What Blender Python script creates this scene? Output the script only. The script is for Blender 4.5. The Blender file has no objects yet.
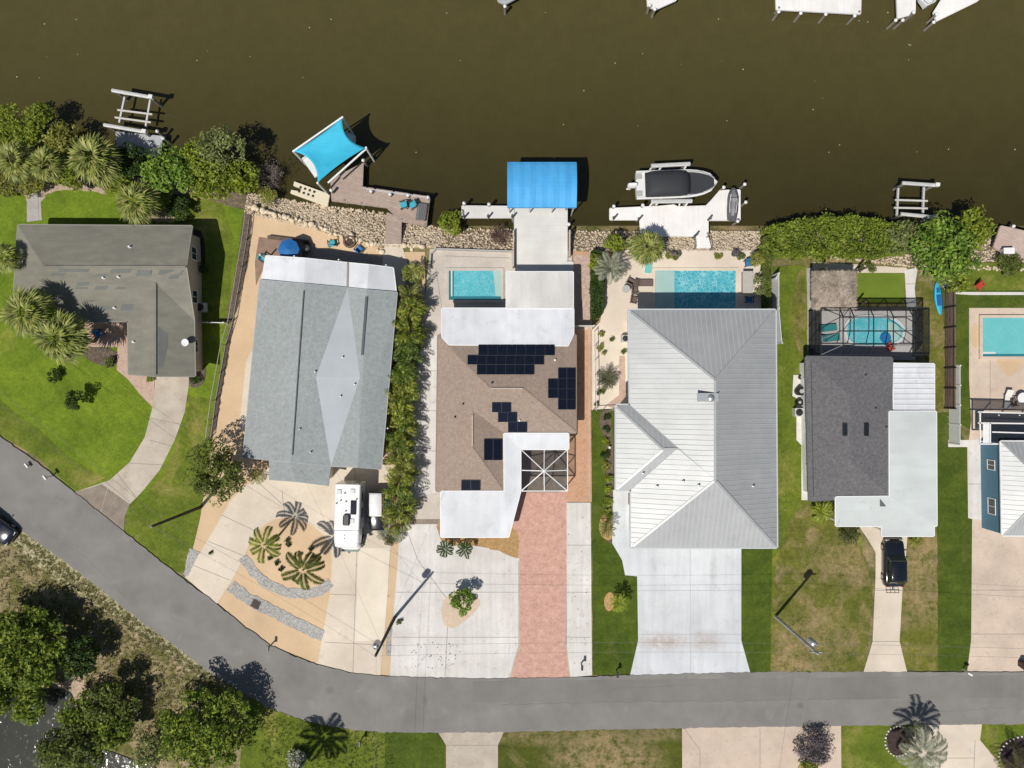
import bpy, math, random
import numpy as np
from mathutils import Vector, Matrix
R=math.radians; PI=math.pi
random.seed(7); rng=np.random.default_rng(7)
CAMH=69.0
scene=bpy.context.scene; COL=scene.collection
def P(px,py,h=0.0):
    f=0.1*(1-h/CAMH)
    return Vector(((px-512)*f,(384-py)*f,h))
# ------------------------------------------------------------------ materials
def _nt(name):
    m=bpy.data.materials.new(name); m.use_nodes=True
    nt=m.node_tree; b=nt.nodes['Principled BSDF']
    return m,nt,b
def N(nt,t,**k):
    n=nt.nodes.new(t)
    for a,v in k.items(): setattr(n,a,v)
    return n
def pos(nt,scale=(1,1,1),rot=0.0):
    g=N(nt,'ShaderNodeNewGeometry'); mp=N(nt,'ShaderNodeMapping')
    mp.inputs['Scale'].default_value=scale; mp.inputs['Rotation'].default_value=(0,0,rot)
    nt.links.new(g.outputs['Position'],mp.inputs['Vector']); return mp.outputs['Vector']
def noise(nt,vec,scale,detail=5,rough=.6,dist=0):
    n=N(nt,'ShaderNodeTexNoise'); n.inputs['Scale'].default_value=scale; n.inputs['Detail'].default_value=detail
    n.inputs['Roughness'].default_value=rough; n.inputs['Distortion'].default_value=dist
    nt.links.new(vec,n.inputs['Vector']); return n.outputs['Fac']
def ramp(nt,fac,stops,interp='LINEAR'):
    r=N(nt,'ShaderNodeValToRGB'); e=r.color_ramp.elements; r.color_ramp.interpolation=interp
    while len(e)<len(stops): e.new(.5)
    for el,(p,c) in zip(e,stops): el.position=p; el.color=(c[0],c[1],c[2],1)
    nt.links.new(fac,r.inputs['Fac']); return r.outputs['Color']
def mix(nt,a,b,fac,mode='MIX'):
    m=N(nt,'ShaderNodeMix',data_type='RGBA',blend_type=mode)
    for s,v in ((m.inputs['Factor'],fac),(m.inputs['A'],a),(m.inputs['B'],b)):
        if isinstance(v,(int,float)): s.default_value=v
        elif isinstance(v,tuple): s.default_value=(v[0],v[1],v[2],1)
        else: nt.links.new(v,s)
    return m.outputs['Result']
def bump(nt,b,h,strength,dist=.05):
    n=N(nt,'ShaderNodeBump'); n.inputs['Strength'].default_value=strength; n.inputs['Distance'].default_value=dist
    nt.links.new(h,n.inputs['Height']); nt.links.new(n.outputs['Normal'],b.inputs['Normal'])
def G(v): return (v,v,v)
def sc(c,k): return tuple(x*k for x in c)
def mat(name,c1,c2=None,scale=1.2,detail=6,fine=.12,fscale=9,big=.1,bscale=.13,rough=.85,bmp=.3,spots=None,metal=0,stretch=(1,1,1),rot=0,spec=.3,lo=.35,hi=.65,streak=None,stain=()):
    m,nt,b=_nt(name); c2=c2 or sc(c1,.8)
    v=pos(nt,stretch,rot)
    col=ramp(nt,noise(nt,v,scale,detail),[(lo,c2),(hi,c1)])
    f=noise(nt,v,fscale,3,.7)
    if fine: col=mix(nt,col,ramp(nt,f,[(.3,G(1-fine)),(.7,G(1+fine))]),1.0,'MULTIPLY')
    if big: col=mix(nt,col,ramp(nt,noise(nt,v,bscale,3),[(.3,G(1-big)),(.7,G(1+big))]),1.0,'MULTIPLY')
    if spots:
        sc_,thr,cc,a=spots
        s=ramp(nt,noise(nt,v,sc_,3,.6,.5),[(thr,G(0)),(min(1,thr+.1),G(a))])
        col=mix(nt,col,cc,s)
    if streak:
        sx,sy,sr,a=streak
        col=mix(nt,col,ramp(nt,noise(nt,pos(nt,(sx,sy,1),sr),1,5,.6),[(.35,G(1-a)),(.6,G(1+a*.4))]),1.0,'MULTIPLY')
    for (px,py,rx_,ry_,cc,a) in stain:
        c0=P(px,py); g=N(nt,'ShaderNodeNewGeometry'); mp=N(nt,'ShaderNodeMapping'); mp.inputs['Scale'].default_value=(1/rx_,1/ry_,.1); mp.inputs['Location'].default_value=(-c0.x/rx_,-c0.y/ry_,0)
        nt.links.new(g.outputs['Position'],mp.inputs['Vector']); gt=N(nt,'ShaderNodeTexGradient',gradient_type='SPHERICAL'); nt.links.new(mp.outputs[0],gt.inputs[0])
        k=mix(nt,ramp(nt,gt.outputs['Fac'],[(0,G(0)),(.7,G(a))]),ramp(nt,noise(nt,v,2.0,7,.75),[(.35,G(.1)),(.6,G(1))]),1.0,'MULTIPLY')
        col=mix(nt,col,cc,k)
    nt.links.new(col,b.inputs['Base Color'])
    b.inputs['Roughness'].default_value=rough; b.inputs['Metallic'].default_value=metal
    b.inputs['Specular IOR Level'].default_value=spec
    if bmp: bump(nt,b,f,bmp,.04)
    return m
def lawn(name,bright,dark,dry,dryamt=.55,sc1=.8,dscale=.22,mow=None,spots=()):
    m,nt,b=_nt(name); v=pos(nt)
    col=ramp(nt,noise(nt,v,sc1,8,.7),[(.3,dark),(.7,bright)])
    d=ramp(nt,noise(nt,v,dscale,9,.72,.4),[(dryamt-.08,G(0)),(dryamt+.12,G(1))])
    col=mix(nt,col,dry,d)
    for (px,py,rx_,ry_,a) in spots:
        c0=P(px,py); g=N(nt,'ShaderNodeNewGeometry'); mp=N(nt,'ShaderNodeMapping'); mp.inputs['Scale'].default_value=(1/rx_,1/ry_,.1); mp.inputs['Location'].default_value=(-c0.x/rx_,-c0.y/ry_,0)
        nt.links.new(g.outputs['Position'],mp.inputs['Vector']); gt=N(nt,'ShaderNodeTexGradient',gradient_type='SPHERICAL'); nt.links.new(mp.outputs[0],gt.inputs[0])
        k=mix(nt,ramp(nt,gt.outputs['Fac'],[(0,G(0)),(.45,G(a))]),ramp(nt,noise(nt,v,1.3,8,.8),[(.4,G(0)),(.56,G(1))]),1.0,'MULTIPLY')
        col=mix(nt,col,dry,k)
    f=noise(nt,v,14,4,.8); f2=noise(nt,v,3.0,6,.85)
    col=mix(nt,col,ramp(nt,f,[(.3,G(.62)),(.7,G(1.35))]),1.0,'MULTIPLY')
    col=mix(nt,col,ramp(nt,f2,[(.3,G(.68)),(.7,G(1.3))]),1.0,'MULTIPLY')
    col=mix(nt,col,ramp(nt,noise(nt,v,.28,4,.6),[(.3,(.78,.82,.8)),(.7,(1.2,1.13,1.15))]),1.0,'MULTIPLY')
    if mow is not None:
        wv_=N(nt,'ShaderNodeTexWave'); nt.links.new(pos(nt,(1,1,1),mow),wv_.inputs['Vector']); wv_.inputs['Scale'].default_value=.3; wv_.inputs['Distortion'].default_value=1.2; wv_.inputs['Detail'].default_value=3
        col=mix(nt,col,ramp(nt,wv_.outputs['Fac'],[(.3,G(.97)),(.7,G(1.025))]),1.0,'MULTIPLY')
    nt.links.new(col,b.inputs['Base Color']); b.inputs['Roughness'].default_value=.95; b.inputs['Specular IOR Level'].default_value=.15
    bump(nt,b,f,.8,.08); return m
def foliage(name,cols,trans=.3,rough=.5):
    m,nt,b=_nt(name); g=N(nt,'ShaderNodeNewGeometry')
    st=[(i/(len(cols)-1) if len(cols)>1 else 0,c) for i,c in enumerate(cols)]
    col=ramp(nt,g.outputs['Random Per Island'],st)
    n2=noise(nt,pos(nt),.9,3)
    col=mix(nt,col,ramp(nt,n2,[(.3,G(.65)),(.7,G(1.3))]),1.0,'MULTIPLY')
    nt.links.new(col,b.inputs['Base Color']); b.inputs['Roughness'].default_value=rough; b.inputs['Specular IOR Level'].default_value=.2
    t=N(nt,'ShaderNodeBsdfTranslucent'); nt.links.new(col,t.inputs['Color'])
    mx=N(nt,'ShaderNodeMixShader'); mx.inputs[0].default_value=trans
    nt.links.new(b.outputs[0],mx.inputs[1]); nt.links.new(t.outputs[0],mx.inputs[2])
    nt.links.new(mx.outputs[0],nt.nodes['Material Output'].inputs['Surface']); return m
def brickmat(name,cols,mortar,bw,bh,rot=0,rough=.85,fine=.12,mort=.012):
    m,nt,b=_nt(name); v=pos(nt,(1,1,1),rot)
    br=N(nt,'ShaderNodeTexBrick'); nt.links.new(v,br.inputs['Vector'])
    br.inputs['Scale'].default_value=1; br.inputs['Brick Width'].default_value=bw; br.inputs['Row Height'].default_value=bh
    br.inputs['Mortar Size'].default_value=mort; br.inputs['Mortar'].default_value=(*mortar,1)
    br.inputs['Color1'].default_value=(*cols[0],1); br.inputs['Color2'].default_value=(*cols[1],1)
    col=br.outputs['Color']
    n=noise(nt,v,1.6,7,.75)
    col=mix(nt,col,ramp(nt,n,[(.35,sc(cols[2],1)),(.65,cols[3])]),.55)
    col=mix(nt,col,ramp(nt,noise(nt,v,7,4,.7),[(.3,G(1-fine)),(.7,G(1+fine))]),1.0,'MULTIPLY')
    nt.links.new(col,b.inputs['Base Color']); b.inputs['Roughness'].default_value=rough
    bump(nt,b,br.outputs['Fac'],-.4,.02); return m
def planks(name,c1,c2,rot=0,w=.14,rough=.8):
    m,nt,b=_nt(name); v=pos(nt,(1,1,1),rot)
    br=N(nt,'ShaderNodeTexBrick'); nt.links.new(v,br.inputs['Vector'])
    br.inputs['Scale'].default_value=1; br.inputs['Brick Width'].default_value=3.6; br.inputs['Row Height'].default_value=w
    br.inputs['Mortar Size'].default_value=.008; br.inputs['Mortar'].default_value=(*sc(c2,.35),1)
    br.inputs['Color1'].default_value=(*c1,1); br.inputs['Color2'].default_value=(*c2,1)
    col=mix(nt,br.outputs['Color'],ramp(nt,noise(nt,v,2.2,6,.7),[(.3,G(.85)),(.7,G(1.12))]),1.0,'MULTIPLY')
    nt.links.new(col,b.inputs['Base Color']); b.inputs['Roughness'].default_value=rough
    bump(nt,b,br.outputs['Fac'],-.4,.02); return m
def water_mat(name,ca,cb,rough=.08,bs=1.2,bstr=.2,grad=None,bd=.1):
    m,nt,b=_nt(name); v=pos(nt)
    col=ramp(nt,noise(nt,v,.05,5,.6,.6),[(.3,cb),(.7,ca)])
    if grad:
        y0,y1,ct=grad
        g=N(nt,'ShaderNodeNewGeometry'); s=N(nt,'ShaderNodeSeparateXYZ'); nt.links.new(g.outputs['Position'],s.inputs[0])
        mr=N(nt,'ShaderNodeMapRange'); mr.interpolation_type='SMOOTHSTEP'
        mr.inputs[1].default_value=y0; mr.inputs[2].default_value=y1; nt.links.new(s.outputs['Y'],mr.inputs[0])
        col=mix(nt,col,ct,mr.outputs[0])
    col=mix(nt,col,ramp(nt,noise(nt,v,.7,5,.7),[(.3,G(.93)),(.7,G(1.07))]),1.0,'MULTIPLY')
    nt.links.new(col,b.inputs['Base Color']); b.inputs['Roughness'].default_value=rough; b.inputs['IOR'].default_value=1.33
    bump(nt,b,noise(nt,v,bs,4,.6,.3),bstr,bd); return m
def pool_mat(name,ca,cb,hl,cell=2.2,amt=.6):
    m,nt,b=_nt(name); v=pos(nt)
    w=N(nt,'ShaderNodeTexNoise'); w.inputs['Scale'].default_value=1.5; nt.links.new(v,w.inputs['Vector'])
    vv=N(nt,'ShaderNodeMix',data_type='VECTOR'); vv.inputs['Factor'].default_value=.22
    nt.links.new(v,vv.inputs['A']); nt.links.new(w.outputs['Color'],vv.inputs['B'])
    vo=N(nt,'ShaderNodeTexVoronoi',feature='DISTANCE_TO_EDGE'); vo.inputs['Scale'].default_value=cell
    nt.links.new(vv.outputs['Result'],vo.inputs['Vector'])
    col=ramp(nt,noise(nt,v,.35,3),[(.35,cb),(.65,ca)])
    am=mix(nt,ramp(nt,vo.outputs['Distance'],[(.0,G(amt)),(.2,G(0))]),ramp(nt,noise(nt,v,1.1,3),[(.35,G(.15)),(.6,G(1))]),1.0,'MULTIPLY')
    col=mix(nt,col,hl,am)  # bright cells paint sun caustics into the water colour
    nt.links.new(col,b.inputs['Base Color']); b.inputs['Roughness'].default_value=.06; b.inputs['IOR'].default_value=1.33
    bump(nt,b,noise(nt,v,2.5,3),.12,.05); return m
def flat(name,c,rough=.5,metal=0,spec=.5,coat=0,var=.06):
    m,nt,b=_nt(name)
    v=pos(nt); col=ramp(nt,noise(nt,v,2.1,5,.65),[(.3,sc(c,1-var)),(.7,sc(c,1+var))])
    nt.links.new(col,b.inputs['Base Color']); b.inputs['Roughness'].default_value=rough
    b.inputs['Metallic'].default_value=metal; b.inputs['Specular IOR Level'].default_value=spec; b.inputs['Coat Weight'].default_value=coat; return m
def screen_mat(name,c,alpha):
    m,nt,b=_nt(name); b.inputs['Roughness'].default_value=.9
    nt.links.new(ramp(nt,noise(nt,pos(nt),3,2),[(.3,c),(.7,sc(c,1.3))]),b.inputs['Base Color']); b.inputs['Specular IOR Level'].default_value=.1
    t=N(nt,'ShaderNodeBsdfTransparent'); mx=N(nt,'ShaderNodeMixShader'); mx.inputs[0].default_value=alpha
    nt.links.new(t.outputs[0],mx.inputs[1]); nt.links.new(b.outputs[0],mx.inputs[2])
    nt.links.new(mx.outputs[0],nt.nodes['Material Output'].inputs['Surface']); return m

# ------------------------------------------------------------------ object helpers
ORG={}
def tag(o,label=None,cat=None,group=None,kind=None):
    if label: o['label']=label
    if cat: o['category']=cat
    if group: o['group']=group
    if kind: o['kind']=kind
    return o
def thing(name,label,cat,loc=(0,0,0),rz=0,group=None):
    o=bpy.data.objects.new(name,None); COL.objects.link(o); o.location=loc; o.rotation_euler=(0,0,rz)
    o.empty_display_size=.3; ORG[o.name]=Vector(loc)
    return tag(o,label,cat,group)
class MB:
    """collects world- or local-space geometry"""
    def __init__(s): s.v=[]; s.f=[]; s.m=[]; s.mi=0
    def poly(s,pts,mi=None):
        i=len(s.v); s.v+= [tuple(p) for p in pts]; s.f.append(tuple(range(i,i+len(pts)))); s.m.append(s.mi if mi is None else mi)
    def mesh(s,vs,fs,mi=None):
        i=len(s.v); s.v+=[tuple(p) for p in vs]
        for f in fs: s.f.append(tuple(i+k for k in f)); s.m.append(s.mi if mi is None else mi)
    def box(s,c,size,rz=0,ry=0,rx=0):
        M_=Matrix.Translation(Vector(c))@Matrix.Rotation(rz,4,'Z')@Matrix.Rotation(ry,4,'Y')@Matrix.Rotation(rx,4,'X')
        x,y,z=[k/2 for k in size]
        vs=[M_@Vector((a*x,b*y,d*z)) for d in (-1,1) for b in (-1,1) for a in (-1,1)]
        s.mesh(vs,[(0,2,3,1),(4,5,7,6),(0,1,5,4),(2,6,7,3),(0,4,6,2),(1,3,7,5)])
    def prism(s,pts,z0,z1):
        n=len(pts); a=sum(pts[i][0]*pts[(i+1)%n][1]-pts[(i+1)%n][0]*pts[i][1] for i in range(n))
        if a<0: pts=pts[::-1]
        vs=[(p[0],p[1],z0) for p in pts]+[(p[0],p[1],z1) for p in pts]
        s.mesh(vs,[tuple(range(n-1,-1,-1)),tuple(range(n,2*n))]+[(i,(i+1)%n,n+(i+1)%n,n+i) for i in range(n)])
    def tube(s,p0,p1,r,seg=8,r2=None):
        p0=Vector(p0); p1=Vector(p1); d=(p1-p0)
        if d.length<1e-6: return
        q=d.to_track_quat('Z','Y'); r2=r if r2 is None else r2; vs=[]
        for p,rr in ((p0,r),(p1,r2)):
            for k in range(seg):
                a=2*PI*k/seg; vs.append(p+q@Vector((math.cos(a)*rr,math.sin(a)*rr,0)))
        s.mesh(vs,[(k,(k+1)%seg,seg+(k+1)%seg,seg+k) for k in range(seg)]+[tuple(range(seg-1,-1,-1)),tuple(range(seg,2*seg))])
    def bar(s,p0,p1,w,h):
        p0=Vector(p0); p1=Vector(p1); d=p1-p0; L=d.length
        rz=math.atan2(d.y,d.x); ry=-math.atan2(d.z,math.hypot(d.x,d.y)); s.box((p0+p1)/2,(L,w,h),rz,ry)
    def path(s,pts,r,seg=6):
        for a,b in zip(pts,pts[1:]): s.tube(a,b,r,seg)
    def lathe(s,c,prof,seg=16,mi=None):
        vs=[]; c=Vector(c)
        for r,z in prof:
            for k in range(seg):
                a=2*PI*k/seg; vs.append((c.x+math.cos(a)*r,c.y+math.sin(a)*r,c.z+z))
        n=len(prof); fs=[(j*seg+k,j*seg+(k+1)%seg,(j+1)*seg+(k+1)%seg,(j+1)*seg+k) for j in range(n-1) for k in range(seg)]
        fs+=[tuple(range(seg-1,-1,-1)),tuple(range((n-1)*seg,n*seg))]
        s.mesh(vs,fs,mi)
    def loft(s,rings):
        n=len(rings[0]); vs=[p for r in rings for p in r]
        fs=[(j*n+k,j*n+(k+1)%n,(j+1)*n+(k+1)%n,(j+1)*n+k) for j in range(len(rings)-1) for k in range(n)]
        fs+=[tuple(range(n-1,-1,-1)),tuple(range((len(rings)-1)*n,len(rings)*n))]
        s.mesh(vs,fs)
    def build(s,name,m,parent=None,org=None,smooth=False,label=None,cat=None,group=None,kind=None,bevel=0):
        if parent is not None: o0=ORG[parent.name]
        elif org is not None: o0=Vector(org)
        else: o0=Vector((0,0,0))
        me=bpy.data.meshes.new(name); me.from_pydata([(v[0]-o0.x,v[1]-o0.y,v[2]-o0.z) for v in s.v],[],s.f)
        ms=m if isinstance(m,(list,tuple)) else [m]
        for k in ms: me.materials.append(k)
        if len(ms)>1: me.polygons.foreach_set('material_index',s.m)
        if smooth: me.polygons.foreach_set('use_smooth',[True]*len(me.polygons))
        me.update(); o=bpy.data.objects.new(name,me); COL.objects.link(o)
        if parent is not None: o.parent=parent
        else: o.location=o0
        ORG[o.name]=o0
        if bevel:
            b=o.modifiers.new('bevel','BEVEL'); b.width=bevel; b.segments=2; b.limit_method='ANGLE'; b.angle_limit=R(40)
        return tag(o,label,cat,group,kind)
def copy_tree(o,parent=None):
    c=o.copy(); COL.objects.link(c); c.parent=parent; ORG[c.name]=ORG.get(o.name,Vector((0,0,0)))
    for ch in list(o.children): copy_tree(ch,c)
    return c
def place(proto,first,loc,rz,label,group=None,scale=1):
    o=proto if first else copy_tree(proto)
    o.location=loc; o.rotation_euler=(0,0,rz); o.scale=(scale,)*3
    o['label']=label
    if group: o['group']=group
    return o
def build_np(name,verts,faces,m,parent=None,org=(0,0,0),**k):
    """verts (N,3), faces (M,4) or (M,3)"""
    o0=ORG[parent.name] if parent is not None else Vector(org)
    me=bpy.data.meshes.new(name); n=len(verts); q=faces.shape[1]
    me.vertices.add(n); me.vertices.foreach_set('co',(np.asarray(verts)-np.array(o0)).astype(np.float32).ravel())
    me.loops.add(faces.size); me.loops.foreach_set('vertex_index',faces.astype(np.int32).ravel())
    me.polygons.add(len(faces)); me.polygons.foreach_set('loop_start',np.arange(0,faces.size,q,dtype=np.int32))
    me.polygons.foreach_set('loop_total',np.full(len(faces),q,dtype=np.int32))
    me.materials.append(m); me.update(calc_edges=True); me.validate()
    o=bpy.data.objects.new(name,me); COL.objects.link(o)
    if parent is not None: o.parent=parent
    else: o.location=o0
    ORG[o.name]=o0
    return tag(o,k.get('label'),k.get('cat'),k.get('group'),k.get('kind'))
# ------------------------------------------------------------------ flat sheets
SHEETS=[]
def nextz(w=None):
    w=w or [Vector((0,0,0))]
    b=(min(p.x for p in w),max(p.x for p in w),min(p.y for p in w),max(p.y for p in w))
    z=.008+max([q[4] for q in SHEETS if q[0]<b[1]+.3 and q[1]>b[0]-.3 and q[2]<b[3]+.3 and q[3]>b[2]-.3] or [0]) if SHEETS else .012
    z=round(z-.0035,4) if SHEETS else z
    SHEETS.append((*b,z)); return z
def smooth_poly(pts,it=2):
    for _ in range(it):
        q=[]
        for i in range(len(pts)):
            a=pts[i]; b=pts[(i+1)%len(pts)]
            q+=[(a[0]*.75+b[0]*.25,a[1]*.75+b[1]*.25),(a[0]*.25+b[0]*.75,a[1]*.25+b[1]*.75)]
        pts=q
    return pts
def sheet(name,pts,m,z=None,kind='structure',smooth=0,wob=0,joints=(),jm=None,jw=.045,thick=0,label=None,cat=None):
    if smooth: pts=smooth_poly(pts,smooth)
    w=[P(*p) for p in pts]
    z=nextz(w) if z is None else z
    if wob:
        q=[]
        for i in range(len(w)):
            a=w[i]; b=w[(i+1)%len(w)]; n=max(1,int((b-a).length/.35))
            for k in range(n):
                c=a.lerp(b,k/n); q.append(Vector((c.x+random.gauss(0,wob),c.y+random.gauss(0,wob),0)))
        w=q
    mb=MB()
    if thick: mb.prism([(p.x,p.y) for p in w],0,z+thick)
    else: mb.poly([(p.x,p.y,z) for p in w])
    if joints:
        mb.mi=1; zz=z+thick+.003
        for j in joints:
            a=P(j[0],j[1]); b=P(j[2],j[3]); d=(b-a).normalized(); n=Vector((-d.y,d.x,0))*jw/2
            mb.poly([(a.x-n.x,a.y-n.y,zz),(b.x-n.x,b.y-n.y,zz),(b.x+n.x,b.y+n.y,zz),(a.x+n.x,a.y+n.y,zz)])
    for i,f in enumerate(mb.f):   # orient up
        pass
    ms=[m]+([jm or JOINT] if joints else [])
    o=mb.build(name,ms,kind=kind,label=label,cat=cat)
    me=o.data
    if not thick:
        flip=[p.index for p in me.polygons if p.normal.z<0]
        if flip: me.flip_normals()
    return o
def bandpoly(line,w0,w1=None):
    """px polyline -> polygon of half width in px"""
    w1=w0 if w1 is None else w1; L=[];Rr=[]
    for i,p in enumerate(line):
        a=line[max(0,i-1)]; b=line[min(len(line)-1,i+1)]; d=Vector((b[0]-a[0],b[1]-a[1])).normalized()
        L.append((p[0]-d.y*w0,p[1]+d.x*w0)); Rr.append((p[0]+d.y*w1,p[1]-d.x*w1))
    return L+Rr[::-1]
# ------------------------------------------------------------------ houses
def tri_z(tris,x,y):
    best=None
    for a,b,c in tris:
        d=(b.y-c.y)*(a.x-c.x)+(c.x-b.x)*(a.y-c.y)
        if abs(d)<1e-9: continue
        l1=((b.y-c.y)*(x-c.x)+(c.x-b.x)*(y-c.y))/d; l2=((c.y-a.y)*(x-c.x)+(a.x-c.x)*(y-c.y))/d; l3=1-l1-l2
        e=min(l1,l2,l3)
        if best is None or e>best[0]: best=(e,l1*a.z+l2*b.z+l3*c.z)
        if e>=-1e-6: return l1*a.z+l2*b.z+l3*c.z
    return best[1]
from mathutils.geometry import tessellate_polygon
def tris_of(faces):
    out=[]
    for f in faces:
        for t in tessellate_polygon([[Vector((p.x,p.y,0)) for p in f]]): out.append(tuple(f[i] for i in t))
    return out
def onroof(tris,px,py,off=.05):
    h=3.5
    for _ in range(5):
        p=P(px,py,h); h=tri_z(tris,p.x,p.y)
    p=P(px,py,h); return Vector((p.x,p.y,h+off))
def key(p): return (round(p.x,3),round(p.y,3))
def outline(faces):
    E={}
    for f in faces:
        n=len(f); a=sum(f[i].x*f[(i+1)%n].y-f[(i+1)%n].x*f[i].y for i in range(n))
        g=f if a>0 else f[::-1]
        for i in range(n): E[(key(g[i]),key(g[(i+1)%n]))]=(g[i],g[(i+1)%n])
    B={k[0]:v for k,v in E.items() if (k[1],k[0]) not in E}
    st=next(iter(B)); loop=[];k=st
    while True:
        a,b=B[k]; loop.append(a); k=key(b)
        if k==st or len(loop)>60 or k not in B: break
    return loop
def inset(loop,d):
    n=len(loop); out=[]
    for i in range(n):
        a,b,c=loop[i-1],loop[i],loop[(i+1)%n]
        u=Vector((b.x-a.x,b.y-a.y)).normalized(); w=Vector((c.x-b.x,c.y-b.y)).normalized()
        n1=Vector((-u.y,u.x)); n2=Vector((-w.y,w.x)); k=1+n1.dot(n2)
        m=(n1+n2)/max(k,.35); out.append(Vector((b.x+m.x*d,b.y+m.y*d)))
    return out
def roof_slab(faces,thick=.16,mi=0):
    mb=MB(); mb.mi=mi
    loop=outline(faces)
    for f in [list(t) for fc in faces for t in (tris_of([fc]) if len(fc)>4 else [fc])]:
        n=len(f); a=sum(f[i].x*f[(i+1)%n].y-f[(i+1)%n].x*f[i].y for i in range(n)); g=f if a>0 else f[::-1]
        mb.poly(g); mb.poly([Vector((p.x,p.y,p.z-thick)) for p in g[::-1]])
    for i in range(len(loop)):
        a,b=loop[i],loop[(i+1)%len(loop)]
        mb.poly([(a.x,a.y,a.z-thick),(b.x,b.y,b.z-thick),b,a])
    return mb,loop
def gutter(loop,m,parent,w=.09,h=.13,name='gutter',skip=()):
    mb=MB()
    for i in range(len(loop)):
        if i in skip: continue
        a,b=loop[i],loop[(i+1)%len(loop)]; d=Vector((b.x-a.x,b.y-a.y)).normalized(); n=Vector((d.y,-d.x,0))*(w/2+.003)
        mb.bar(Vector(a)+n-Vector((0,0,h*.5)),Vector(b)+n-Vector((0,0,h*.5)),w,h)
    return mb.build(name,m,parent)
def ribs(mb,face,axis,sp,w=.05,h=.04):
    """axis 'x': ribs run along x. face = list of Vectors (planar enough)"""
    tr=tris_of([face]); u=0 if axis=='x' else 1; v=1-u
    vals=[p[v] for p in face]; k=math.ceil(min(vals)/sp)
    while k*sp<max(vals):
        t=k*sp; xs=[]
        for i in range(len(face)):
            a,b=face[i],face[(i+1)%len(face)]
            if (a[v]-t)*(b[v]-t)<0: q=(t-a[v])/(b[v]-a[v]); xs.append(a.lerp(b,q))
        xs.sort(key=lambda p:p[u])
        for a,b in zip(xs[::2],xs[1::2]):
            if (b-a).length>.3: mb.bar(a+Vector((0,0,h/2)),b+Vector((0,0,h/2)),w,h)
        k+=1
def walls(root,loop,tris,m,ins=.5,thick=.16,openings=(),frame=None,pane=None,autowin=True,doorm=None,garm=None):
    fp=inset(loop,ins); mb=MB(); n=len(fp); segs=[]
    for i in range(n):
        a,b=fp[i],fp[(i+1)%n]; L=(b-a).length
        if L<.05: continue
        d=(b-a).normalized(); nn=Vector((d.y,-d.x)); segs.append((a,b,L,d,nn))
        k=max(1,int(L/.4)); prev=None
        for j in range(k+1):
            p=a.lerp(b,j/k); z=tri_z(tris,p.x,p.y)-thick-.01
            if prev: mb.poly([(prev[0].x,prev[0].y,0),(p.x,p.y,0),(p.x,p.y,z),(prev[0].x,prev[0].y,prev[1])])
            prev=(p,z)
    mb.build('wall',m,root)
    used={}
    def opening(a,d,nn,t,w,z0,z1,kind,L):
        c=a+d*t; rz=math.atan2(d.y,d.x)
        def bx(off0,off1,x0,x1,za,zb,mbb):
            cx=c+d*((x0+x1)/2)+nn*((off0+off1)/2); mbb.box((cx.x,cx.y,(za+zb)/2),(x1-x0,off1-off0,zb-za),rz)
        if kind=='window':
            f=MB(); t_=.07
            bx(-.02,.045,-w/2,w/2,z0,z0+t_,f); bx(-.02,.045,-w/2,w/2,z1-t_,z1,f)
            bx(-.02,.045,-w/2,-w/2+t_,z0+t_,z1-t_,f); bx(-.02,.045,w/2-t_,w/2,z0+t_,z1-t_,f); bx(-.02,.04,-.025,.025,z0+t_,z1-t_,f)
            o=f.build('window',frame,root); g=MB(); bx(-.02,.012,-w/2+t_,w/2-t_,z0+t_,z1-t_,g); g.build('pane',pane,o)
        elif kind=='door':
            f=MB(); bx(-.02,.05,-w/2,w/2,.02,z1,f); o=f.build('door',doorm,root,bevel=.01)
            g=MB(); bx(.05,.11,w/2-.14,w/2-.08,.95,1.1,g); g.build('handle',METAL,o)
        elif kind=='slider':
            f=MB(); bx(-.02,.05,-w/2,w/2,.02,.1,f); bx(-.02,.05,-w/2,w/2,z1-.08,z1,f)
            for x in (-w/2,-w/6,w/6,w/2): bx(-.02,.05,x-.035,x+.035,.1,z1-.08,f)
            o=f.build('sliding_door',frame,root); g=MB(); bx(-.02,.012,-w/2+.035,w/2-.035,.1,z1-.08,g); g.build('pane',pane,o)
        else:
            f=MB()
            for q in range(4): bx(-.02,.035,-w/2,w/2,.03+q*.53,.03+q*.53+.51,f)
            o=f.build('garage_door',garm,root); g=MB(); bx(.035,.08,-.1,.1,.3,.36,g); g.build('handle',METAL,o)
    for (px,py,kind,w) in openings:
        q=P(px,py,1); q=Vector((q.x,q.y)); best=None
        for i,(a,b,L,d,nn) in enumerate(segs):
            t=min(max((q-a).dot(d),w/2+.1),max(L-w/2-.1,w/2+.1)); dd=(a+d*t-q).length
            if best is None or dd<best[0]: best=(dd,i,t)
        _,i,t=best; a,b,L,d,nn=segs[i]; used.setdefault(i,[]).append((t,w))
        opening(a,d,nn,t,w,1.0 if kind=='window' else 0,2.1,kind,L)
    if autowin:
        for i,(a,b,L,d,nn) in enumerate(segs):
            if L<1.8: continue
            k=max(1,int(L/3.6))
            for j in range(k):
                t=L*(j+.5)/k; w=1.3
                if any(abs(t-u)<(w+uw)/2+.15 for u,uw in used.get(i,[])): continue
                opening(a,d,nn,t,w,1.0,2.1,'window',L)
    return fp
def F(*pts): return [P(*p) for p in pts]
def cap(parent,segs,m,w=.25,h=.05,name='ridge_cap'):
    mb=MB()
    for a,b in segs: mb.bar(Vector(a)+Vector((0,0,h/2+.01)),Vector(b)+Vector((0,0,h/2+.01)),w,h)
    return mb.build(name,m,parent)
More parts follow.
